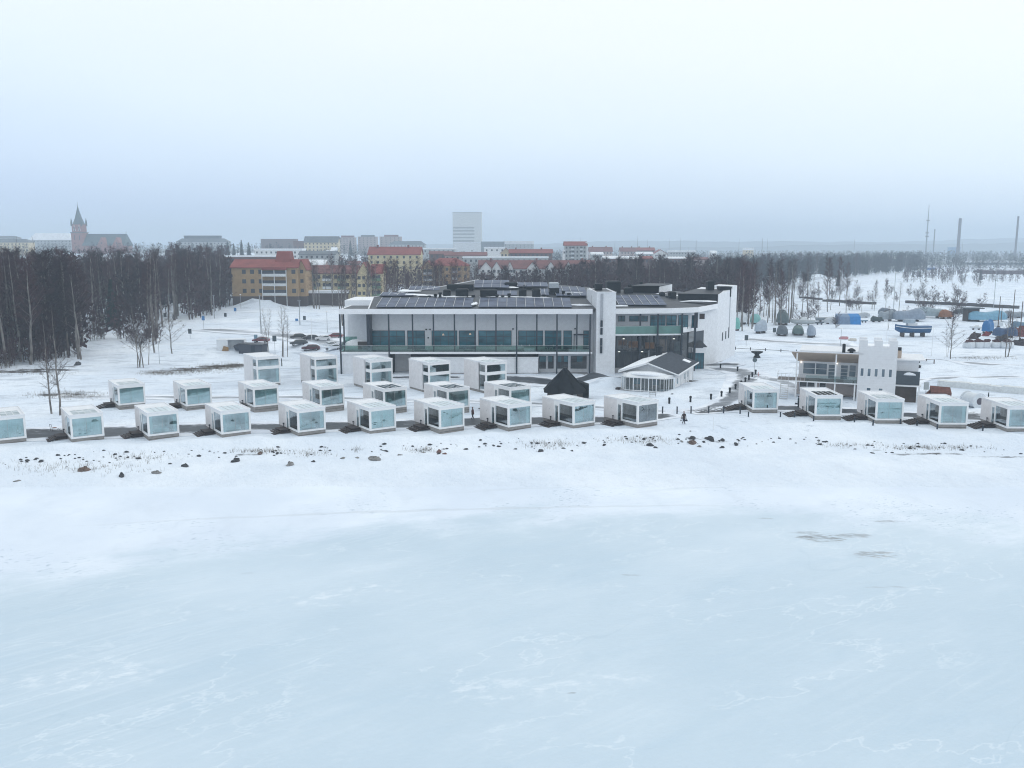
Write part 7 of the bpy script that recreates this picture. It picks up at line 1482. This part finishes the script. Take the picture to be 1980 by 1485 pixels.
for k in range(52):
    px = rng.normal((1480, 1560, 1640, 1700, 1780, 1850)[k % 6], 22); y = rng.uniform(262, 470); x = (px - 990) / 1700 * y
    plant((BSH + BIRT)[rng.integers(6)], x, y, rng.uniform(3, 8), 'small bare shrub on the snowy harbour shore', 'small shrubs on the harbour shore')
# ---- farther woods read as one mass: one mesh of many small trees
def wood(name, label, N_, fpos, hfun, m, dens=46, seed=5):
    rg = np.random.default_rng(seed); VV, QQ = [], []; k = 0
    for i in range(N_):
        x, y = fpos(rg); h = hfun(rg, x, y); z = h1(x, y); w_ = h * rg.uniform(.14, .24); sp = rg.random() < .25
        t = rg.uniform(.05, 1, dens) ** .8; an = rg.uniform(0, 6.28, dens)
        r_ = w_ * ((1 - t) ** .8 if sp else np.sqrt(np.clip(1 - (2 * t - 1.05) ** 2, 0, 1))) * rg.uniform(.3, 1.05, dens)
        c = np.stack([x + r_ * np.cos(an), y + r_ * np.sin(an), z + h * t], 1); d = np.stack([np.cos(an) * .5, np.sin(an) * .5, rg.uniform(.3, 1.2, dens) * (-.5 if sp else 1)], 1) * h * .07
        s = rg.normal(size=(dens, 3)) * h * .016; VV.append(np.stack([c - s, c + s, c + d + s * .4, c + d - s * .4], 1).reshape(-1, 3)); QQ.append(np.arange(dens * 4).reshape(-1, 4) + k); k += dens * 4
        q = np.array([[x - .12, y, z - 1], [x + .12, y, z - 1], [x + .05, y, z + h], [x - .05, y, z + h]]); VV.append(q); QQ.append(np.arange(4)[None] + k); k += 4
    o = bpy.data.objects.new(name, fast_mesh(name, np.concatenate(VV), np.concatenate(QQ), m)); COL.objects.link(o); tag(o, label, kind='stuff')
far1 = mat('far_bare_wood', (.052, .029, .034), .95, spec=.03, var=.4, scale=.05); wleft = mat('dark_left_wood', (.050, .030, .034), .95, spec=.03, var=.45, scale=.08); far2 = mat('far_mixed_wood', (.028, .034, .036), .95, spec=.03, var=.5, scale=.03)
def pos(p0, p1, y0, y1): return lambda rg: (lambda px, y: ((px - 990) / 1700 * y, y))(rg.uniform(p0, p1), y0 + (y1 - y0) * rg.random() ** 1.3)
def posL(rg):
    while True:
        px = rg.uniform(-110, 446); y = fr(px) + 9 + 330 * rg.random() ** 1.6
        if not (150 < px < 350 and y < fr(px) + 42 and rg.random() < .92): return ((px - 990) / 1700 * y, y)
wood('woods', 'rest of the dark wood reaching back on the left', 820, posL, lambda rg, x, y: rg.uniform(9, 19), wleft, 110, 1)
wood('woods', 'hazy trees between the town houses on the hill', 1100, pos(-60, 1150, 500, 1150), lambda rg, x, y: rg.uniform(7, 13), far2, 50, 2)
def posR(rg):
    px = rg.uniform(1380, 1775); y = np.interp(px, [1380, 1430, 1600, 1775], [430, 490, 650, 880]) + 420 * rg.random() ** 1.6; return ((px - 990) / 1700 * y, y)
wood('woods', 'rest of the brown birch wood behind the hotel', 760, pos(930, 1450, 310, 500), lambda rg, x, y: rg.uniform(10, 17) * (1 if x / y > .07 else .72), far1, 90, 3)
wood('woods', 'mixed wood beyond the snowy harbour', 900, posR, lambda rg, x, y: rg.uniform(10, 17), far2, 80, 4)
wood('woods', 'hazy trees around the far town and industry', 2600, pos(1050, 2120, 760, 1900), lambda rg, x, y: rg.uniform(9, 16), far2, 40, 5)
wood('woods', 'thin line of bushes before the industry at the right', 260, pos(1740, 2060, 610, 800), lambda rg, x, y: rg.uniform(4, 9), far1, 50, 6)
wood('woods', 'bare trees scattered between the apartment blocks', 420, pos(585, 1140, 392, 680), lambda rg, x, y: rg.uniform(7, 13.5), far1, 70, 8)
# dead grass tufts on the shore and by the cabins
gv, gq = [], []; k = 0; rg = np.random.default_rng(9)
for (px, py, sx, sy, n) in ((320, 722, 50, 4, 260), (375, 717, 50, 5, 420), (425, 711, 40, 6, 520), (455, 708, 26, 5, 300), (130, 765, 70, 7, 500), (300, 722, 30, 5, 150), (130, 905, 150, 14, 260), (265, 885, 60, 9, 90), (600, 878, 40, 7, 80), (690, 870, 12, 5, 30), (820, 872, 30, 6, 90), (500, 873, 60, 3, 160), (1060, 860, 60, 8, 160), (1240, 852, 70, 7, 180), (1800, 867, 120, 4, 260), (1640, 862, 60, 4, 80), (1900, 693, 60, 3, 200), (60, 720, 70, 8, 200)):
    for _ in range(int(n * (.65 if py > 830 else 1))):
        x, y, z = gp(px + rg.normal() * sx * .5, py + rg.normal() * sy * .5)
        for _b in range(3):
            l = rg.uniform(.15, .55); d = np.array([rg.normal() * .3, rg.normal() * .3, 1]) * l; p = np.array([x + rg.normal() * .15, y + rg.normal() * .15, z - .05]); s = np.array([.012, 0, 0])
            gv += [p - s, p + s, p + d + s * .3, p + d - s * .3]; gq.append((k, k + 1, k + 2, k + 3)); k += 4
o = bpy.data.objects.new('dead_grass', fast_mesh('dead_grass', np.array(gv), np.array(gq), mat('straw_grass', (.13, .105, .075), .95, var=.4, scale=.5))); COL.objects.link(o); tag(o, 'dry grass and twigs poking through the snow', kind='stuff')
# ------------------------------------------------------------------ foggy air
hv = bpy.data.materials.new('foggy_air'); hv.use_nodes = True; t = hv.node_tree; t.nodes.clear()
pv_ = N(t, 'ShaderNodeVolumePrincipled'); pv_.inputs['Color'].default_value = (.74, .87, 1, 1); pv_.inputs['Density'].default_value = .00040; pv_.inputs['Anisotropy'].default_value = .0
ov = N(t, 'ShaderNodeOutputMaterial'); t.links.new(pv_.outputs[0], ov.inputs['Volume'])
tag(MB().box(-5400, 5400, -100, 6400, -6, 150).build('haze', hv, None), 'pale winter fog lying over the town and shore', kind='stuff')
